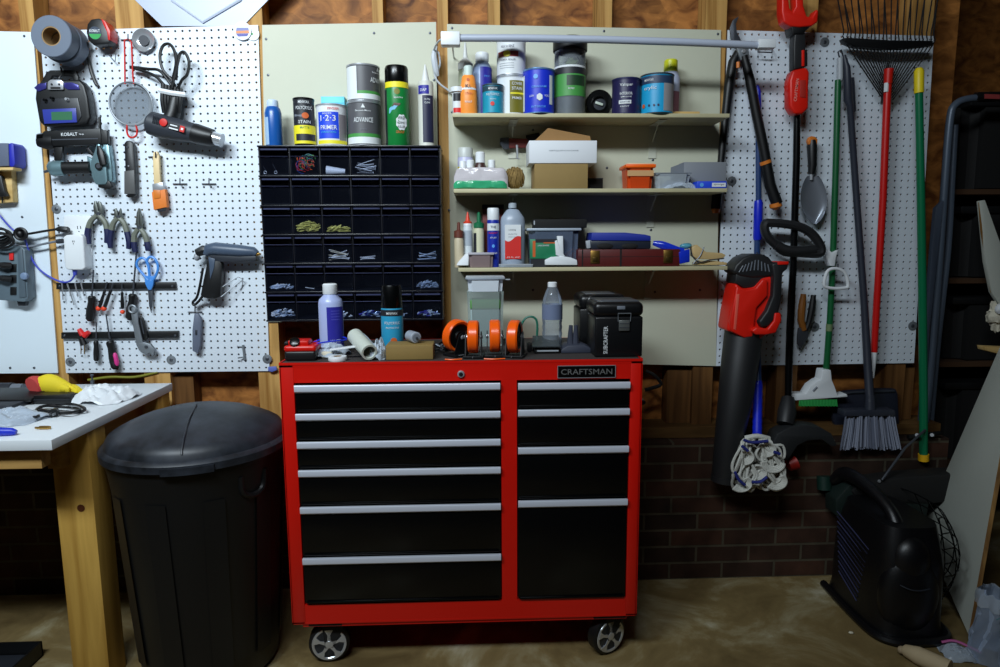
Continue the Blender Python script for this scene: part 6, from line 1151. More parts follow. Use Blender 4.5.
# water bottle
x, r = pos(542,562,ZT,-.40); Y_ = -.40; h = top(552,282,Y_)-ZT
t = TC_('water_bottle','clear water bottle with grey label and white cap on the chest','bottle'); WB = clear('bottle_clear', (200,210,222), .2, .06)
m = t.part('bottle'); pr = [(r*.9,0),(r*.98,.006)]+[(r*(.97+.03*math.cos(k*1.9)), .01+k*h*.03) for k in range(15)]+[(r,h*.5),(r,h*.66),(r*.9,h*.76),(r*.6,h*.88),(r*.42,h*.93)]; m.lathe(pr, (x,Y_,ZT), WB, n=32, caps=False); c = t.part('cap'); c.lathe([(r*.46,h*.93),(r*.46,h*.99),(r*.4,h)], (x,Y_,ZT), WHT, n=20); l = t.part('label', m, 'grey blue wrap label'); l.lab((x,Y_), r, ZT+h*.46, ZT+h*.68, -PI, PI, mt('wrap_grey', (110,122,150), .4), 32)
t = TC_('green_cord','dark green looped cord behind the water bottle','cord'); m = t.part('loop'); m.pt([(516,345,-.36),(521,326,-.36),(526,318,-.36),(533,317,-.36),(537,322,-.36),(537,336,-.36),(536,346,-.36)], 1.1, 0, mt('cord_green', (16,104,84), .4), 8, sm=4)
t = TC_('hinged_clamshell','black tray with pale edged lid in front of the water bottle','tray'); a = at(534,352,-.46); b = at(560,352,-.46); m = t.part('tray'); m.bb((a.x,-.47,ZT), (b.x,-.39,ZT+.018), BLK, .004); m = t.part('lid', label='smoked lid tilted open'); m.prism([V((a.x-.008,-.48,ZT+.022)), V((b.x-.004,-.48,ZT+.022)), V((b.x+.004,-.39,ZT+.042)), V((a.x+.002,-.39,ZT+.042))], (0,0,.003), mt('lid_smoke', (64,70,72), .25)); m = t.part('bright_edge'); m.bb((a.x+.008,-.4715,ZT+.007), (b.x-.006,-.4695,ZT+.011), LGR)
m = t.part('stand_bar'); m.bb((a.x-.018,-.44,ZT), (a.x-.004,-.40,ZT+.028), BLK, .003)
t = TC_('battery_charger','dark grey charger with two upright posts beside the black toolbox','charger'); c = at(575,346,-.42); m = t.part('base'); m.prism([V((c.x-.05,-.47,ZT)), V((c.x+.045,-.47,ZT)), V((c.x+.045,-.47,ZT+.014)), V((c.x+.02,-.47,ZT+.026)), V((c.x-.03,-.47,ZT+.024)), V((c.x-.05,-.47,ZT+.012))], .09, mt('charger_grey', (56,60,74), .45), .004)
for dx in (-.016,.0): k_ = t.part('post'); k_.tube([V((c.x+dx,-.43,ZT+.024)), V((c.x+dx,-.43,ZT+.055)), V((c.x+dx+.001,-.43,ZT+.082))], [.011,.008,.006], mt('charger_grey', ), 10)
# black toolbox with two lids
t = TC_('toolbox','black plastic toolbox with silver latch at the right of the chest','toolbox'); TB = mt('toolbox_black', (14,15,17), .35, bump=.1); Y_ = -.545; a = at(594,360,Y_); b = at(645,302,Y_); H = b.z-ZT; a_x, b_x = a.x, b.x
m = t.part('body'); m.bb((a_x+.002,Y_,ZT), (b_x-.004,Y_+.15,ZT+H*.74), TB, .006, 3); m = t.part('lid'); m.bb((a_x-.002,Y_-.002,ZT+H*.735), (b_x-.002,Y_+.152,ZT+H), TB, .016, 4); m.bb((a_x+.012,Y_+.02,ZT+H-.004), (b_x-.012,Y_+.14,ZT+H+.003), mt('lid_top', (84,88,92), .3), .002)
a2 = at(580,350,-.39).x; zt2 = top(600,294,-.36); m = t.part('rear_body'); m.bb((a2,-.38,ZT), (b_x-.02,-.24,ZT+H*.78), TB, .006); m = t.part('rear_lid'); m.bb((a2-.002,-.382,ZT+H*.77), (b_x-.018,-.238,zt2), TB, .018, 4); m.bb((a2+.02,-.36,zt2-.004), (b_x-.05,-.26,zt2+.002), mt('lid_top', ), .002)
m = t.part('carry_handle'); m.tube([V((a_x+.01,-.40,ZT+H*.86)), V((a_x+.012,-.395,ZT+H*1.0)), V((a_x+.05,-.39,ZT+H*1.03)), V((a_x+.10,-.39,ZT+H*1.02)), V((a_x+.12,-.395,ZT+H*.95))], .006, TB, 8, sm=4)
l = t.part('latch', label='silver latch with wire bail'); c = at(624,324,Y_); l.bb((c.x-.016,Y_-.006,c.z-.020), (c.x+.016,Y_,c.z+.012), mt('latch_silver', (130,134,132), .35, metal=.7), .002)
for dz in (-.010,.002): l.bb((c.x-.015,Y_-.0068,c.z+dz-.001), (c.x+.015,Y_-.005,c.z+dz+.001), DSTL)
k_ = t.part('bail', l, 'wire bail'); k_.tube([V((c.x-.018,Y_-.004,c.z+.008)), V((c.x-.019,Y_-.005,c.z+.032)), V((c.x+.019,Y_-.005,c.z+.032)), V((c.x+.018,Y_-.004,c.z+.008))], .0014, GALV, 6)
l = t.part('lettering', label='white vertical lettering'); c = at(605.5,340,Y_); l.ftext('SUBCRAFTER', (c.x, Y_-.0014, c.z), .0125, LW, ux=(0,0,1), uz=(-1,0,0), w=.082)
l = t.part('lid_badge'); c = at(621,308,Y_); l.bb((c.x-.012,Y_-.0035,c.z-.004), (c.x+.012,Y_+.001,c.z+.006), GRY, .001)
# ================================================================== long tools on the right pegboard
GY5 = 'long handled tools on the right pegboard'
def Y5(name, label, cat, g=GY5): return Th(name, label, cat, g)
# loppers
t = Y5('loppers','tall black bypass loppers with grey hooked blade beside the light bar','loppers','garden cutters')
m = t.part('hook_blade', label='grey curved blade'); m.pp([(731,37),(730,28),(733,20),(739,16),(736,24),(737,32),(741,40),(747,44),(749,50),(740,52),(733,46)], -.05, .008, DSTL, .001)
m = t.part('pivot_plate'); m.pp([(737,48),(748,47),(750,58),(741,60)], -.055, .012, GALV, .002); disc(m, 744, 51, 2, -.06, .004, STEEL, 12)
for pts, lb, oy in (([(738,52),(733,62),(729,85),(726,112),(722,150),(719,186)], 'left', -.028), ([(744,56),(750,80),(756,112),(764,150),(770,185),(777,204)], 'right', -.05)):
    m = t.part('handle'); q = [3.6,4.8,4.8,4.2,3.6,3.3] if lb == 'left' else [3.6,4.7,4.9,5.0,5.4,5.6]; m.pt(pts, q, oy, BLK, 12)
m = t.part('left_grip', label='black grip with an orange end'); m.pt([(718,187),(716,209)], 5.0, -.028, BLK, 12); m.pt([(716,208),(716,213)], [4.8,3.4], -.028, ORG2, 12)
m = t.part('orange_band', label='orange collar'); m.pt([(765,160.8),(766,164)], 5.7, -.05, ORG2, 12); m = t.part('grip_end', label='orange grip end'); m.pt([(775,203),(776,207),(776,210)], [5.8,6,2.5], -.05, ORG2, 12); m = t.part('bumper', label='orange bumper'); m.pt([(738,62),(738,68)], 1.8, -.055, ORG2, 8)
# hanging tag holder right of light bar
t = Y5('peg_shelf','small wire shelf hook under the right end of the light bar','hook',None); m = t.part('wire'); m.pt([(758,52,-.04),(772,52.5,-.04)], .7, 0, DSTL, 6); m.pt([(758,52,-.04),(758,48,-.002)], .6, 0, DSTL, 6); m.pt([(772,52.5,-.04),(772,48.5,-.002)], .6, 0, DSTL, 6)
# mop
BM_ = mt('mop_blue', (20,40,200), .35); PB2 = mt('pole_blue_grey', (36,62,110), .35)
t = Y5('string_mop','blue handled mop with curled white string head hanging low','mop')
m = t.part('pole', label='blue grey pole with bright blue grips'); m.pt([(758,94,-.03),(758.5,196,-.03),(757,250,-.03),(757.5,345,-.03),(758,382,-.10)], [2.6,2.7,3,3.2,3.4], -.03, PB2, 12)
k_ = t.part('hang_cap', m, 'bright blue upper grip'); k_.pt([(757.5,85),(758,92),(758,108),(758,112)], [1,2.8,3.2,2.8], -.03, BM_, 12); k_ = t.part('grip', m, 'bright blue middle grip'); k_.pt([(758,200),(758.5,203),(757.5,238),(757.5,240)], [3.4,4.3,4.2,3.6], -.03, BM_, 14)
k_ = t.part('lower_sleeve', m, 'bright blue ribbed lower sleeve'); k_.pt([(758,380,-.10)]+[(757.8-.04*i, 384+i*3.4, -.10-.007*i) for i in range(16)], [3.6]+[4.4+.35*(i%2) for i in range(16)], -.03, BM_, 14)
m = t.part('mop_head', label='white twisted strings with blue stitching'); MW = mt('mop_white', (206,206,198), .9, bump=.5, bscale=150); MG = mt('mop_grey', (150,148,140), .9, bump=.5, bscale=150)
rnd = random.Random(11); YM = -.20
c = at(757,466,YM+.02); m.ball(c, (.058,.035,.062), MG, 20, .25, 4)
for i in range(64):
    side = 1 if i % 2 else -1; sx = 757+side*rnd.uniform(1,11); y_ = YM-rnd.uniform(.005,.05)
    ex = 757+side*rnd.uniform(4,24); ey = rnd.uniform(456,487); lx = max(734, min(783, ex+side*rnd.uniform(-2,5))); ex = max(734, min(781, ex))
    m.pt([(sx,438,YM),(sx+side*5,445,y_),(lx,ey-11,y_),(lx+side*1.5,ey,y_),(ex-side*4,ey+4,y_),(ex-side*9,ey-3,y_-.006),(757+side*5,ey-13,y_-.004)], 1.35, 0, MW if i % 5 else MG, 6, sm=4)
for cx_, cy_, r0 in ((744,456,5),(773,462,7),(776,480,6),(741,482,6),(766,448,5),(757,471,5)):
    for j in range(4):
        rr = r0+j*1.5; m.pt([(cx_+rr*math.cos(g), cy_+rr*.75*math.sin(g)+j*.5, YM-.050-.003*j) for g in [r0*.9+k*3.3/8 for k in range(9)]], 1.25, 0, MW, 6, sm=2)
k_ = t.part('blue_stitching', m, 'dark blue stitched bands')
for q in (((744,440),(752,442.5),(768,441)), ((742,446),(748,451)), ((735,472),(739,480),(745,485)), ((752,482),(760,482),(767,477)), ((774,452),(780,454))): k_.pt([(a_,b_,YM-.072) for a_,b_ in q], 1.6, 0, mt('stitch_blue', (30,40,120), .7), 7, sm=3)
k_ = t.part('clamp', m, 'white clamp ring'); k_.pt([(745,438,YM-.01),(757,436,YM-.02),(769,438.5,YM-.01)], 2.4, 0, MW, 8, sm=3)
# leaf blower
t = Y5('leaf_blower','red and black cordless leaf blower hanging with its tube down','leaf blower'); LBK = mt('blower_black', (30,31,33), .5, bump=.1); LRD = mt('blower_red', (226,30,14), .42)
m = t.part('housing', label='red housing'); m.pp([(736,283),(744,289),(754,287),(762,278),(772,276),(777,283),(779,300),(779,322),(776,332),(765,336),(757,343),(745,342),(734,333),(727,331),(730,312)], -.17, .10, LRD, .010, 3)
k_ = t.part('front_shell', m); k_.pp([(737,286),(746,290),(756,288),(763,279),(768,280),(768,296),(757,308),(753,337),(744,338),(732,332),(730,322)], -.182, .05, LRD, .006, 3)
k_ = t.part('lettering_strip', m, 'pale worn lettering strip'); k_.pp([(736.5,294),(739.5,294),(736,330),(733.5,329)], -.1835, .003, mt('blower_letters', (240,96,80), .5), .0005)
m = t.part('intake_cap', label='ribbed black intake'); m.pp([(733,272),(736,265),(743,258),(752,254),(762,254),(769,257),(775,264),(779,271),(770,277),(752,278),(740,276)], -.17, .10, LBK, .008, 3)
for i in range(10): k_ = t.part('rib', m); k_.pt([(739+i*3.8,272-.5*(4-abs(4.5-i)),-.1715),(743+i*3.1,263-1.4*(4-abs(4.5-i))+2,-.1715)], .55, 0, GRY, 5)
m = t.part('black_band'); m.pp([(736,274),(778,274),(776,283),(756,288),(744,288),(735,283)], -.165, .09, LBK, .005)
m = t.part('handle', label='black rear handle with battery foot'); m.pp([(772,264),(778,262),(786,262),(789,263),(788,269),(783,273),(782,298),(778,316),(769,326),(762,328),(759,322),(767,311),(773,296),(774,276)], -.195, .05, LBK, .007, 3)
m = t.part('handle_tip', label='red tip'); m.pp([(778,261.5),(789,261.5),(788.5,264.5),(778,265)], -.198, .054, LRD, .002)
m = t.part('guard_loop', label='red lower loop'); m.pp([(775,313),(781,313),(782,320),(776,333),(766,335),(756,335),(752,331),(757,327),(768,329),(774,321)], -.20, .05, LRD, .005, 3)
m = t.part('blower_tube', label='long black tapered tube'); m.pt([(744,330,-.11),(740,360,-.13),(735,400,-.165),(729,440,-.165),(724.5,478,-.165)], [18.5,18,16.5,14,12.5], 0, LBK, 28); m.pt([(724.8,476,-.165),(724.2,481,-.165)], 13.2, 0, LBK, 28)
m = t.part('strap_hook'); m.pt([(757,256,-.06),(757,250,-.02),(757,246,-.002)], .9, 0, DSTL, 6)
# string trimmer hung upside down
t = Y5('string_trimmer','red topped black string trimmer hung with its D handle mid shaft','string trimmer')
m = t.part('shaft'); m.pt([(797,112),(796.5,160),(793.5,260),(790,330),(788,400,-.09)], [3.2,3.4,3.4,3.6,3.4], -.06, BLKG, 14)
m = t.part('motor_body', label='red battery body with pale lettering'); m.pp([(793,70),(807,67),(810,72),(809,85),(809,108),(803,114),(795,114),(790,106),(790,80)], -.10, .05, LRD, .008, 3)
k_ = t.part('lettering', m, 'pale vertical lettering'); c = at(793,90,-.101); k_.ftext('CRAFTSMAN', (c.x+.012,c.y,c.z), .011, mt('letter_pale', (236,160,150), .5), ux=(.06,0,1), uz=(-1,0,.06), w=.075); 
k_ = t.part('side_panel', m, 'duller red panel'); k_.pp([(800,80),(806,80),(806,98),(800,97)], -.102, .004, mt('panel_red', (176,40,30), .5), .001)
m = t.part('grip', label='black grip with red side'); m.pp([(795,32),(806,32),(806,50),(808,52),(808,66),(794,70),(794,44)], -.09, .04, LBK, .006, 3); k_ = t.part('trigger', m, 'red trigger strip'); k_.pp([(802,50),(804.5,50),(804.5,66),(802,66)], -.093, .005, LRD, .001)
m = t.part('battery_shell', label='bright red forked top'); m.pp([(782,-12),(786,-14),(789,0),(790,8),(793,12),(796,6),(795,-14),(803,-14),(804,6),(807,16),(812,17),(815,12),(816,9),(819,10),(818,22),(812,26),(800,27),(790,26),(784,22),(782,12)], -.10, .045, LRD, .006, 3); m = t.part('collar'); m.pp([(791,25),(812,25),(806,31),(803,34),(793,34)], -.095, .055, BLK, .004)
m = t.part('d_handle', label='black D shaped loop handle'); q = [(765,224),(772,223),(785,224),(800,227),(812,234),(820,245),(821,252),(815,254),(800,253),(785,252),(775,244),(766,234)]
m.tube(spline(P(q, -.08), 4, True), .016, LBK, 10, True); k_ = t.part('handle_foam', m); k_.pt([(776,245,-.082),(786,250,-.084),(800,251,-.084),(814,250,-.082)], 5.0, 0, LBK, 12, sm=3)
m = t.part('trimmer_head'); m.pt([(788,398,-.09),(787,412,-.12),(785,424,-.14)], [6,9,8], 0, LBK, 16)
m = t.part('guard', label='wide dark curved guard'); m.pp([(772,445),(777,434),(790,427),(806,425),(820,427),(832,434),(838,446),(832,447),(822,440),(808,441),(798,446),(789,460),(780,462)], -.17, .07, mt('guard_dark', (30,32,34), .6), .006)
m = t.part('spool_cap', label='dull red spool cap'); m.pt([(788,465,-.13),(796,462,-.13)], [6,7.5], 0, mt('cap_dull_red', (150,26,16), .5), 16)
# trowel
t = Y5('garden_trowel','steel garden trowel with black and orange handle hanging blade down','trowel','small garden tools')
m = t.part('handle'); m.pt([(812,140),(812,146),(812.5,165),(811.5,174)], [3.5,4.8,4.2,3.2], -.035, BLK, 14); k_ = t.part('hang_end', m, 'orange end with a hole'); k_.pp([(808,141),(809.5,137),(812,136),(815,136.5),(818,139),(817.5,145),(815,149),(812,147),(809,144)], -.045, .018, ORG2, .003); k_.pp([(812.5,140.5),(815.5,140.5),(815,146),(813.5,147)], -.0458, .002, BLK)
m = t.part('neck'); m.pt([(811.5,172),(811.3,180)], [1.8,1.6], -.035, STEEL, 10)
def trow(u, v):
    y = 176+48*v; w = 13.2*math.sin(PI*min(1, (v*.93+.07)))**.55 if v < .5 else 13.2*math.cos((v-.5)*PI*.985)**.62
    x = 815-2*(1-v)+(u-.5)*2*w; return at(x, y, -.030-.022*(1-(2*u-1)**2)*0-.018*(abs(2*u-1)**2))
m = t.part('blade', label='polished blade'); m.surf(trow, 14, 18, mt('trowel_steel', (150,156,166), .25, metal=.55), (0,.0015,0))
# pruners
t = Y5('hand_pruners','small pruners with orange and black grips hanging closed','pruners','small garden tools')
m = t.part('orange_grip', label='orange brown grip'); m.pt([(803.5,294),(802,306),(801,320),(804,330)], [2.6,3.6,3.4,3], -.03, mt('grip_brown', (140,86,30), .5), 10, sm=2); m = t.part('black_grip', label='black grip'); m.pt([(813.5,295),(812,308),(809,322),(806,330)], [2.4,3.4,3.0,2.6], -.03, BLK, 10, sm=2)
m = t.part('jaw'); m.pp([(799,328),(808,327),(809,336),(804,344),(801,349),(798,344),(798,335)], -.035, .012, DSTL, .002)
# green pole brush with white base
t = Y5('deck_brush','green pole with white triangular brush base and green bristles','brush'); m = t.part('pole', label='dark green pole'); m.pt([(838,80),(836,160),(833,258),(830,320),(826,372)], [3.0,3.0,3.0,3.0,3.0], -.04, mt('pole_green', (20,92,50), .35), 14)
k_ = t.part('pole_top', m, 'white pole top with hook'); k_.pt([(840,58),(840,78),(839.5,81)], [2.8,3.0,2.8], -.04, LGR, 12); k_.pt([(840,60,-.04),(838,52,-.04),(841,50,-.03),(843,56,-.02)], .8, 0, DSTL, 6)
k_ = t.part('hook_clip', m, 'white clip on the pole'); k_.pp([(829,250),(833,253),(838,250),(836,258),(835,266),(830,266),(827,258)], -.065, .03, WHT, .002)
k_ = t.part('worn_patch', m); k_.pt([(829.5,324),(829,331)], 3.15, -.0405, mt('worn_green', (110,130,90), .6), 14)
m = t.part('brush_base', label='white moulded base'); m.pp([(823,370),(831,370),(832,380),(835,387),(838,396),(847,394),(848,397),(790,401),(793,394),(806,394),(811,386),(818,381),(821,380)], -.07, .05, WHT, .003); k_ = t.part('side_slot', m); k_.pt([(813,391),(817,387)], 1.0, -.0705, GRY, 6)
m = t.part('bristles', label='green bristles', kind=None); 
for i in range(26):
    x0 = 800+i*1.45; m.pt([(x0,399.5,-.065),(x0+(i-13)*.06,406+.4*(i%2),-.07)], .75, 0, GRN2, 5)
    m.pt([(x0,399.5,-.045),(x0+(i-13)*.06,406+.3*(i%3),-.045)], .75, 0, GRN2, 5)
t = Y5('scoop_handle','small white D shaped loop handle hanging in front of the green pole','handle','small garden tools'); m = t.part('loop'); q = [(827,272),(833,268.5),(841,270),(846,275),(848,286),(844,288),(835,288.5),(826,287),(824,283)]; m.tube(spline(P(q, -.075), 4, True), .006, WHT, 10, True); k_ = t.part('hanger'); k_.pt([(838,270,-.074),(838,264,-.07)], .7, 0, DSTL, 6)
# grey broom with dust pan
t = Y5('push_broom','long grey handled broom with flared grey bristles','broom'); GP = mt('broom_grey', (44,48,60), .45)
m = t.part('handle'); m.pt([(844,55),(847,68),(848,100),(850,105),(857,205),(864,300),(868,370,-.08),(870,402,-.11)], [1.5,3.2,4.2,3.2,3.2,3.4,3.9,4.2], -.05, GP, 14)
k_ = t.part('upper_sleeve', m); k_.pt([(851,78),(853,112)], 3.0, -.035, GP, 12)
m = t.part('brush_block'); m.pp([(845,411),(895,410),(896,416),(844,416.5)], -.135, .05, GP, .003); m = t.part('neck'); m.pt([(870,395,-.105),(870,412,-.112)], [4.2,5.5], 0, GP, 14)
m = t.part('bristles', label='flared pale grey bristles'); BG = mt('bristle_grey', (140,146,164), .6); BG2 = mt('bristle_grey2', (104,110,128), .6); rnd = random.Random(2)
for i in range(90):
    u = (i/89-.5)*2; x0 = 870+u*24; x1 = 870.5+u*31+rnd.uniform(-1,1); y1 = 449+rnd.uniform(-2.5,1.5)+abs(u)*0; d_ = rnd.uniform(-.132,-.10); m.pt([(x0,415,d_),(x0+(x1-x0)*.4,430,d_),(x1,y1,d_-.012*rnd.random())], .8, 0, BG if i % 3 else BG2, 5)
t = Th('dust_pan','black dust pan hanging behind the grey broom head','dust pan','small garden tools'); m = t.part('pan'); m.pp([(830,398),(838,393),(850,391),(880,389),(896,389),(898,394),(900,436),(896,441),(850,444),(838,438),(834,420)], -.028, .024, mt('pan_dark', (26,30,44), .5), .004); k_ = t.part('raised_lip', m); k_.pt([(838,395,-.03),(852,392.5,-.03),(894,391,-.03)], 1.4, 0, DGR, 6)
# rake
t = Y5('leaf_rake','red handled leaf rake with a fan of black tines at the top','rake'); RP = mt('rake_red', (200,22,18), .35)
m = t.part('handle', label='glossy red pole'); m.pt([(888,82),(887,100),(883,200),(877,300),(874,352)], [3.5,3.6,3.4,3.3,3.2], -.06, RP, 14); k_ = t.part('handle_tip', m, 'white tapered tip'); k_.pt([(874,352),(873.5,362),(873,378)], [3.1,2.4,1.1], -.06, WHT, 12); k_ = t.part('ferrule', m, 'red ferrule with white sticker'); k_.pt([(889,69),(888.5,74),(888,84)], [4.6,4.2,3.8], -.062, RED, 14); k_.pt([(886.5,83),(886,92)], 2.2, -.066, WHT, 8)
m = t.part('cross_bar', label='black plastic cross bar'); m.pp([(843,38),(850,37.5),(890,40),(933,40.5),(934,45),(905,48),(880,48.5),(856,46.5),(845,42)], -.075, .03, BLK, .003)
m = t.part('tine_hub'); m.pt([(889,72),(884,104)], [4.2,3.4], -.05, BLK, 12)
for i in range(24):
    u = i/23; xb = 846+u*86; yb_ = 40+3*u
    x0 = 884-.5+u*9; y0 = 100-34*(1-abs(2*u-1)**.6)*0-(28*(1-abs(2*u-1)))
    xt = 889+(xb-889)*1.22+3*math.sin(i*2.1); yt = -8+4*math.sin(i)
    m = t.part('tine'); m.pt([(x0,y0,-.05),(xb,yb_+3,-.062),(xb+(xt-xb)*.25,yb_-10,-.066),(xt,yt,-.085),(xt+1,yt-8,-.10)], .65, 0, BLKM, 5, sm=3)
# yellow and green pole
t = Y5('garden_pole','tall green pole with yellow top and yellow foot at the board right edge','pole'); GPM = mt('pole_green2', (12,112,72), .3)
m = t.part('pole'); m.pt([(919,92),(921,200),(922.5,300),(923.5,400),(923.5,456)], [3.6,3.8,3.9,3.9,3.9], -.10, GPM, 16); k_ = t.part('grip', m, 'yellow grip'); k_.pt([(919,68),(919,71),(919,93)], [2.8,4.6,4.5], -.10, YEL, 14); k_ = t.part('foot', m, 'yellow foot'); k_.pt([(923.5,454),(923.5,460.5)], 4.9, -.10, mt('foot_yellow', (236,180,24), .45), 14)
k_ = t.part('hang_loop'); k_.pt([(917.5,68,-.1),(917,63,-.08),(920,66,-.1)], .5, 0, STEEL, 6); k_ = t.part('black_clamp', label='black screw clamp'); k_.pt([(908,437,-.09),(940,433,-.09)], 2.2, 0, BLK, 10)
for x in (917,932): k_ = t.part('clamp_screw'); k_.pt([(x,435,-.11),(x,435,-.125)], 1.8, 0, STEEL, 8)
# garage corner: grey tube frame, shelving, leaning boards
t = Th('hand_truck','grey steel tube frame with padded handle beside the pegboard','hand truck'); TG = mt('tube_grey', (86,98,114), .4, metal=.2)
m = t.part('frame_tube'); m.pt([(1040,98,.02),(990,98,.02),(968,99,.02),(955,105,.02),(950,120,.02),(945,180,.02),(938,280,.02),(930,380,.0),(922,445,-.02)], 3.6, 0, TG, 12, sm=5)
m = t.part('frame_tube'); m.pt([(955,125,.06),(952,180,.06),(948,250,.06),(938,340,.05),(930,430,.04)], 3.0, 0, TG, 12, sm=4)
m = t.part('frame_plate'); m.pp([(936,208),(944,200),(940,240),(930,330),(926,420),(920,430),(926,330),(932,250)], .0, .02, mt('plate_grey', (70,80,96), .5), .003)
m = t.part('handle_pad', label='black pad with a dull red mark'); m.pt([(975,97,.02),(980,97,.02),(1040,96,.02)], [4.4,4.8,4.8], 0, BLK, 14); k_ = t.part('mark', m); k_.pp([(985,94),(1000,94.5),(1000,99),(985,98.5)], .0, .004, mt('dull_pink', (150,60,60), .5))
t = Th('shelving_unit','black shelving unit with dark boards in the corner on the right','shelves'); BR_ = mt('shelf_brown', (70,46,26), .7)
xa = 1.86; xb_ = 3.2
for z in (.35,.78,1.12,1.47): m = t.part('shelf_board'); m.bb((xa,.12,z), (xb_,.60,z+.02), BR_)
for x in (xa, 2.6, xb_-.03): m = t.part('upright'); m.bb((x,.13,0), (x+.03,.17,1.80), BLKM); m = t.part('upright'); m.bb((x,.55,0), (x+.03,.59,1.80), BLKM)
for i, (x, z, w, h, lb) in enumerate(((1.93,1.495,.50,.34,'black storage bin on the top board of the corner shelving'),(2.47,1.495,.55,.34,'second black storage bin on the top board of the corner shelving'),(1.93,1.145,.55,.28,'black storage bin on the second board of the corner shelving'),(2.52,1.145,.5,.28,'right black bin on the second board of the corner shelving'),(1.93,.805,.56,.26,'black storage bin with a small steel latch on the third board'),(2.54,.805,.5,.26,'right black bin on the third board of the corner shelving'),(1.93,.375,.58,.34,'low black storage bin on the bottom board of the shelving'))):
    t = Th('storage_bin', lb, 'storage bin', 'black bins on the corner shelving'); m = t.part('bin'); taper_box(m, x, x+w, .13, .55, z, z+h-.03, .06, BLKM); m = t.part('lid'); m.bb((x-.01,.12,z+h-.03), (x+w+.01,.56,z+h), BLK, .006); k_ = t.part('latch'); k_.bb((x+w*.5-.02,.112,z+h-.06), (x+w*.5+.02,.124,z+h-.01), DGR if i != 4 else STEEL, .002)
# leaning white boards
WB_ = mt('lean_white', (196,200,190), .5, var=.06, vscale=3); EDG = wood('raw_edge', (110,76,36), (176,134,74), 'Z')
A = atz(973,636,0); A.z = .001; Bp = at(925,529,-.10); Dp = at(1003,466,-.44); nn = (Bp-A).cross(Dp-A).normalized()
def onpl(px, py, o, n):
    d = ray(px, py); return CAM + d*((o-CAM).dot(n)/d.dot(n))
t = Th('leaning_board','large white board leaning at the lower right beside the heater','board')
q = [A, Bp, onpl(1000,357,A,nn), onpl(1022,308,A,nn), Dp+(Dp-A)*.25]
off = nn*(.014 if nn.y > 0 else -.014)
m = t.part('board'); m.prism(q, off, WB_, .0005)
e = t.part('raw_edge', m, 'raw brown wood edge'); d0 = (q[4]-q[0]).normalized(); e.tube([q[0]+off*.5+d0*.004, q[4]+off*.5], .0085, EDG, 4)
t = Th('leaning_board','upper white offcut board with a raw brown edge at the right frame edge','board'); q = P([(980,201),(985,200),(1010,270),(1030,330),(1004,312),(992,292),(986,262)], .0)
m = t.part('board'); m.prism(q, V((.0,.018,0)), WB_, .001); e = t.part('raw_edge', m, 'raw brown edge'); e.pt([(980,202,.008),(982,230,.008),(987,262,.008),(992,292,.008)], 1.8, 0, EDG, 6)
t = Th('wood_offcut','short pale wood piece sticking in from the right frame edge','wood'); m = t.solo(); m.prism(P([(987,347),(1030,349),(1030,357),(1003,355),(988,351)], -.15), .05, PINE, .001)
t = Th('work_light_cloth','fluffy white bundle hanging at the right frame edge','cloth'); m = t.part('bundle'); m.ball(at(998,316,-.02), (.034,.03,.048), mt('fluffy_cream', (214,208,188), .9, bump=.5, bscale=80), 24, .55, 5); k_ = t.part('white_tie'); k_.ball(at(999,309,-.05), (.012,.012,.02), WHT, 12, .2, 2)
# dark rail and brackets behind the heater
t = Th('equipment_rail','dark steel equipment body lying behind the black heater','equipment'); DK = mt('equipment_dark', (20,19,19), .7, bump=.2)
m = t.part('body'); m.pp([(852,492),(858,486),(875,481),(905,477),(950,474),(985,474),(978,500),(935,504),(880,503),(858,500)], -.20, .08, DK, .01); m = t.part('lower_body'); m.pp([(836,500),(850,485),(880,500),(930,500),(925,530),(860,524),(836,516)], -.19, .08, mt('equipment_green', (14,30,26), .6), .006); m = t.part('rod'); m.pt([(882,480,-.21),(905,448,-.18),(925,430,-.12)], 1.2, 0, DSTL, 8); k_ = t.part('bolt', label='bright bolt'); c = at(879,481,-.202); k_.lathe([(.006,0),(.005,.004)], c, STEEL, axis=(0,-1,0), n=8)
m = t.part('support_leg'); m.bb((at(900,520,-.15).x,-.16,.0), (at(906,520,-.15).x,-.13,at(900,505,-.15).z), DK)
# propane heater
t = Th('portable_heater','black portable propane heater with wire guard on the concrete floor','heater'); HB = mt('heater_black', (13,13,16), .38, bump=.15, bscale=120)
hx0, hx1, hy0, hy1, hz = 1.30, 1.535, -.53, -.16, .37
m = t.part('body'); b_ = bmesh.new(); bmesh.ops.create_cube(b_, size=1); bmesh.ops.subdivide_edges(b_, edges=b_.edges[:], cuts=7, use_grid_fill=True)
for v in b_.verts:
    x, y, z = v.co*2
    k = (abs(x)**4+abs(y)**4)**.25; f = max(abs(x), abs(y))/k if k > 1e-6 else 1
    x *= f; y *= f; u = (z+1)/2
    sx = 1-.05*u-.22*max(0, u-.66)**1.4*3; sy = 1-.03*u-.20*max(0, u-.6)**1.3*3; 
    sc = 1.0 if u > .06 else 1.06
    v.co = V(((hx0+hx1)/2+x*(hx1-hx0)/2*sx*sc, (hy0+hy1)/2+y*(hy1-hy0)/2*sy*sc, .004+u*hz))
m.bm(b_, HB); m.sharp = 60
m = t.part('front_bulge'); m.ball((1.40,-.485,.265), (.066,.055,.085), HB, 24); m.ball((1.405,-.49,.15), (.10,.055,.16), HB, 24)
m = t.part('crease', label='thin bright moulding line'); m.tube([(1.345,-.535,.205),(1.37,-.548,.196),(1.40,-.551,.193),(1.435,-.547,.196)], .0022, DGR, 6, sm=4)
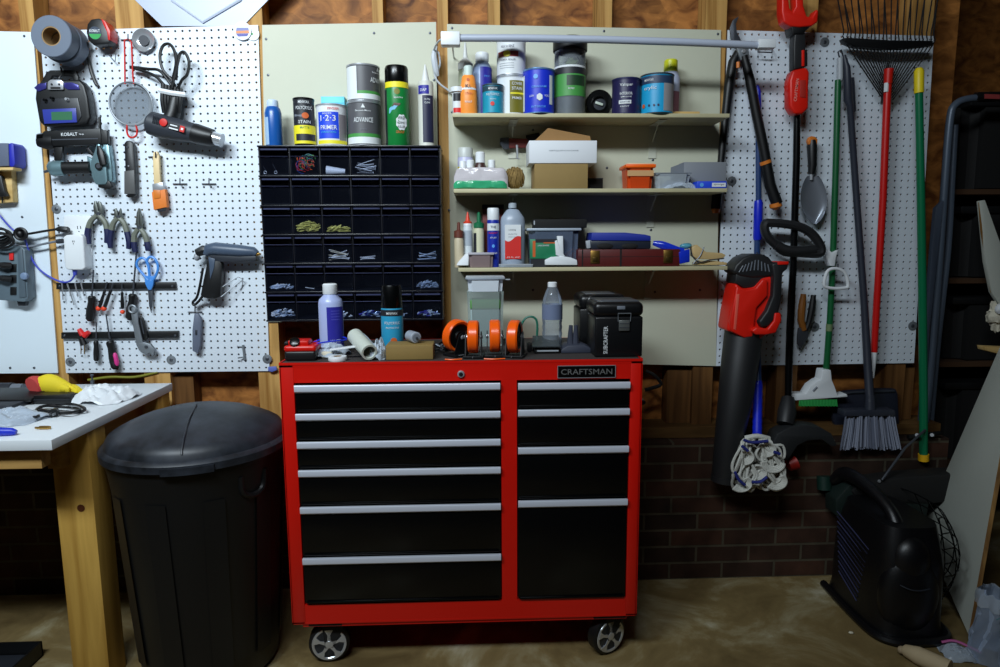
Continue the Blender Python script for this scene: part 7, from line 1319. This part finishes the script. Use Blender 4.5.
m = t.part('foot_rim'); m.tube([V((x_,y_,.016)) for x_, y_ in ((hx0+.0,hy1-.01),(hx0-.008,-.32),(hx0-.006,hy0+.05),(hx0+.03,hy0-.01),(1.40,hy0-.022),(hx1-.03,hy0-.01),(hx1+.006,hy0+.05),(hx1+.01,-.32),(hx1,hy1))], .013, HB, 8, sm=5)
m = t.part('carry_handle'); m.tube([(1.34,-.12,.40),(1.355,-.17,.445),(1.37,-.28,.440),(1.385,-.39,.40),(1.39,-.44,.335),(1.392,-.47,.28)], [.018,.024,.022,.021,.028,.034], HB, 14, sm=5)
m = t.part('side_grille', label='slanted violet blue label on the side')
for i in range(13):
    z0 = .30-.017*i; m.tube([V((hx0+.006-.0006*i, -.22-.004*i, z0+.02)), V((hx0+.008-.0006*i, -.42+.003*i, z0-.03+.0*i))], .0035 if i % 2 else .0022, mt('heater_label', (28,29,48), .5) if i % 2 else mt('heater_label2', (58,60,92), .5), 6)
GD = t.part('wire_guard', label='black wire guard on the back')
for j in range(8):
    z_ = .06+.045*j; r_ = .12*math.sin((j+1.2)/9.5*PI)+.02
    GD.tube([V((hx1-.03+r_*.95*math.sin(g)*1.0, -.31+.20*math.cos(g)*(.65+.35*math.sin((j+1)/9*PI)), z_+.02)) for g in [k*PI/10 for k in range(11)]], .0022, BLKG, 5)
for k in range(9):
    g = PI*k/8; GD.tube([V((hx1-.03+(.12*math.sin((j+1.2)/9.5*PI)+.02)*.95*math.sin(g), -.31+.20*math.cos(g)*(.65+.35*math.sin((j+1)/9*PI)), .08+.045*j)) for j in range(8)], .0022, BLKG, 5)
m = t.part('regulator', label='dark green regulator cap at the top rear'); m.tube([(1.315,-.11,.36),(1.315,-.10,.41)], .026, mt('reg_green', (12,44,36), .5), 14)
# floor things at the lower right
t = Th('plastic_bag','clear plastic bag with printed film at the lower right corner','bag'); m = t.part('film'); PF = clear('bag_film', (170,186,210), .42, .25); a = atz(985,665,0)
from mathutils import noise as _nz
def bagf(u, v):
    g = 2*PI*u; r = .055*(1+.35*_nz.noise(V((math.cos(g)*2, math.sin(g)*2, v*3))))*(1-.15*v); return V((a.x+.04+r*1.1*math.cos(g)+.02*v, a.y+.03+r*math.sin(g)+.01*math.sin(v*9), .002+.215*v+.012*_nz.noise(V((math.cos(g)*3, math.sin(g)*3, 1)))*v))
m.surf(bagf, 40, 16, PF); k_ = t.part('folded_top', label='pale folded rim'); k_.surf(lambda u, v: bagf(u, .80+.2*v)*1.0+V(((bagf(u,.9).x-a.x-.04)*.12, (bagf(u,.9).y-a.y-.03)*.12, 0)), 40, 3, CLR2)
k_ = t.part('teal_print', label='teal printed lines'); 
for j in range(3): k_.tube([V((a.x+.04-.05+.012*j, a.y-.035-.004*j, .17-.035*j)), V((a.x+.02+.012*j, a.y-.045, .19-.05*j)), V((a.x+.05, a.y-.04, .15-.045*j))], .0016, mt('print_teal', (40,110,120), .5), 5, sm=4)
t = Th('paper_tube','beige rolled tube lying on the floor at the bottom edge','tube'); a = atz(905,652,.02); m = t.part('roll'); m.tube([V((a.x-.004,a.y+.006,.024)), V((a.x,a.y,.026)), V((a.x+.02,a.y-.03,.028)), V((a.x+.07,a.y-.10,.028))], [.010,.018,.027,.027], mt('tube_beige', (196,176,140), .7), 18); k_ = t.part('end_cap'); k_.ball((a.x-.006,a.y+.008,.022), (.012,.012,.012), mt('tube_beige2', (170,150,120), .7), 12)
t = Th('zip_bag','clear zip bag with pink edge on the floor at the lower right','bag'); a = atz(958,655,0); m = t.part('bag'); crumple(m, (a.x,a.y,.0), .05, .045, .03, CLR2, 31, 22, 22); m = t.part('pink_edge', label='pink zip edge'); m.tube([V((a.x-.03,a.y+.035,.022)), V((a.x+.005,a.y+.02,.034)), V((a.x+.05,a.y-.03,.026))], .0042, mt('pink_zip', (190,90,150), .4), 6, sm=4)
t = Th('floor_scrap','small pale scrap lying on the floor in front of the heater','scrap'); a = atz(851,634,0); m = t.solo(); m.ball((a.x,a.y,.005), (.008,.006,.004), CRM, 10, .3, 2)
t = Th('floor_hose','green yellow hose hanging under the left pegboard behind the bench','hose'); m = t.part('hose'); m.pt([(88,380,.003),(110,377,.004),(135,377,.004),(158,372,.004)], 1.3, 0, mt('hose_olive', (130,130,40), .5), 8, sm=4)

t = Th('painter_tape','small piece of blue tape stuck at the pegboard lower right corner','tape'); m = t.solo(); m.pp([(268,367),(276,366.5),(277,370),(272,372),(268,371)], -.010, .007, mt('tape_blue', (96,112,190), .5), .001)
t = Th('black_strap','bent black strap hanging beside the right side of the red chest','strap'); m = t.solo(); m.pt([(646,371,-.02),(654,375,-.03),(661,384,-.03),(652,388,-.03),(645,390,-.03)], 1.8, 0, BLKM, 8, sm=4)
for t_ in ALL: t_.done()
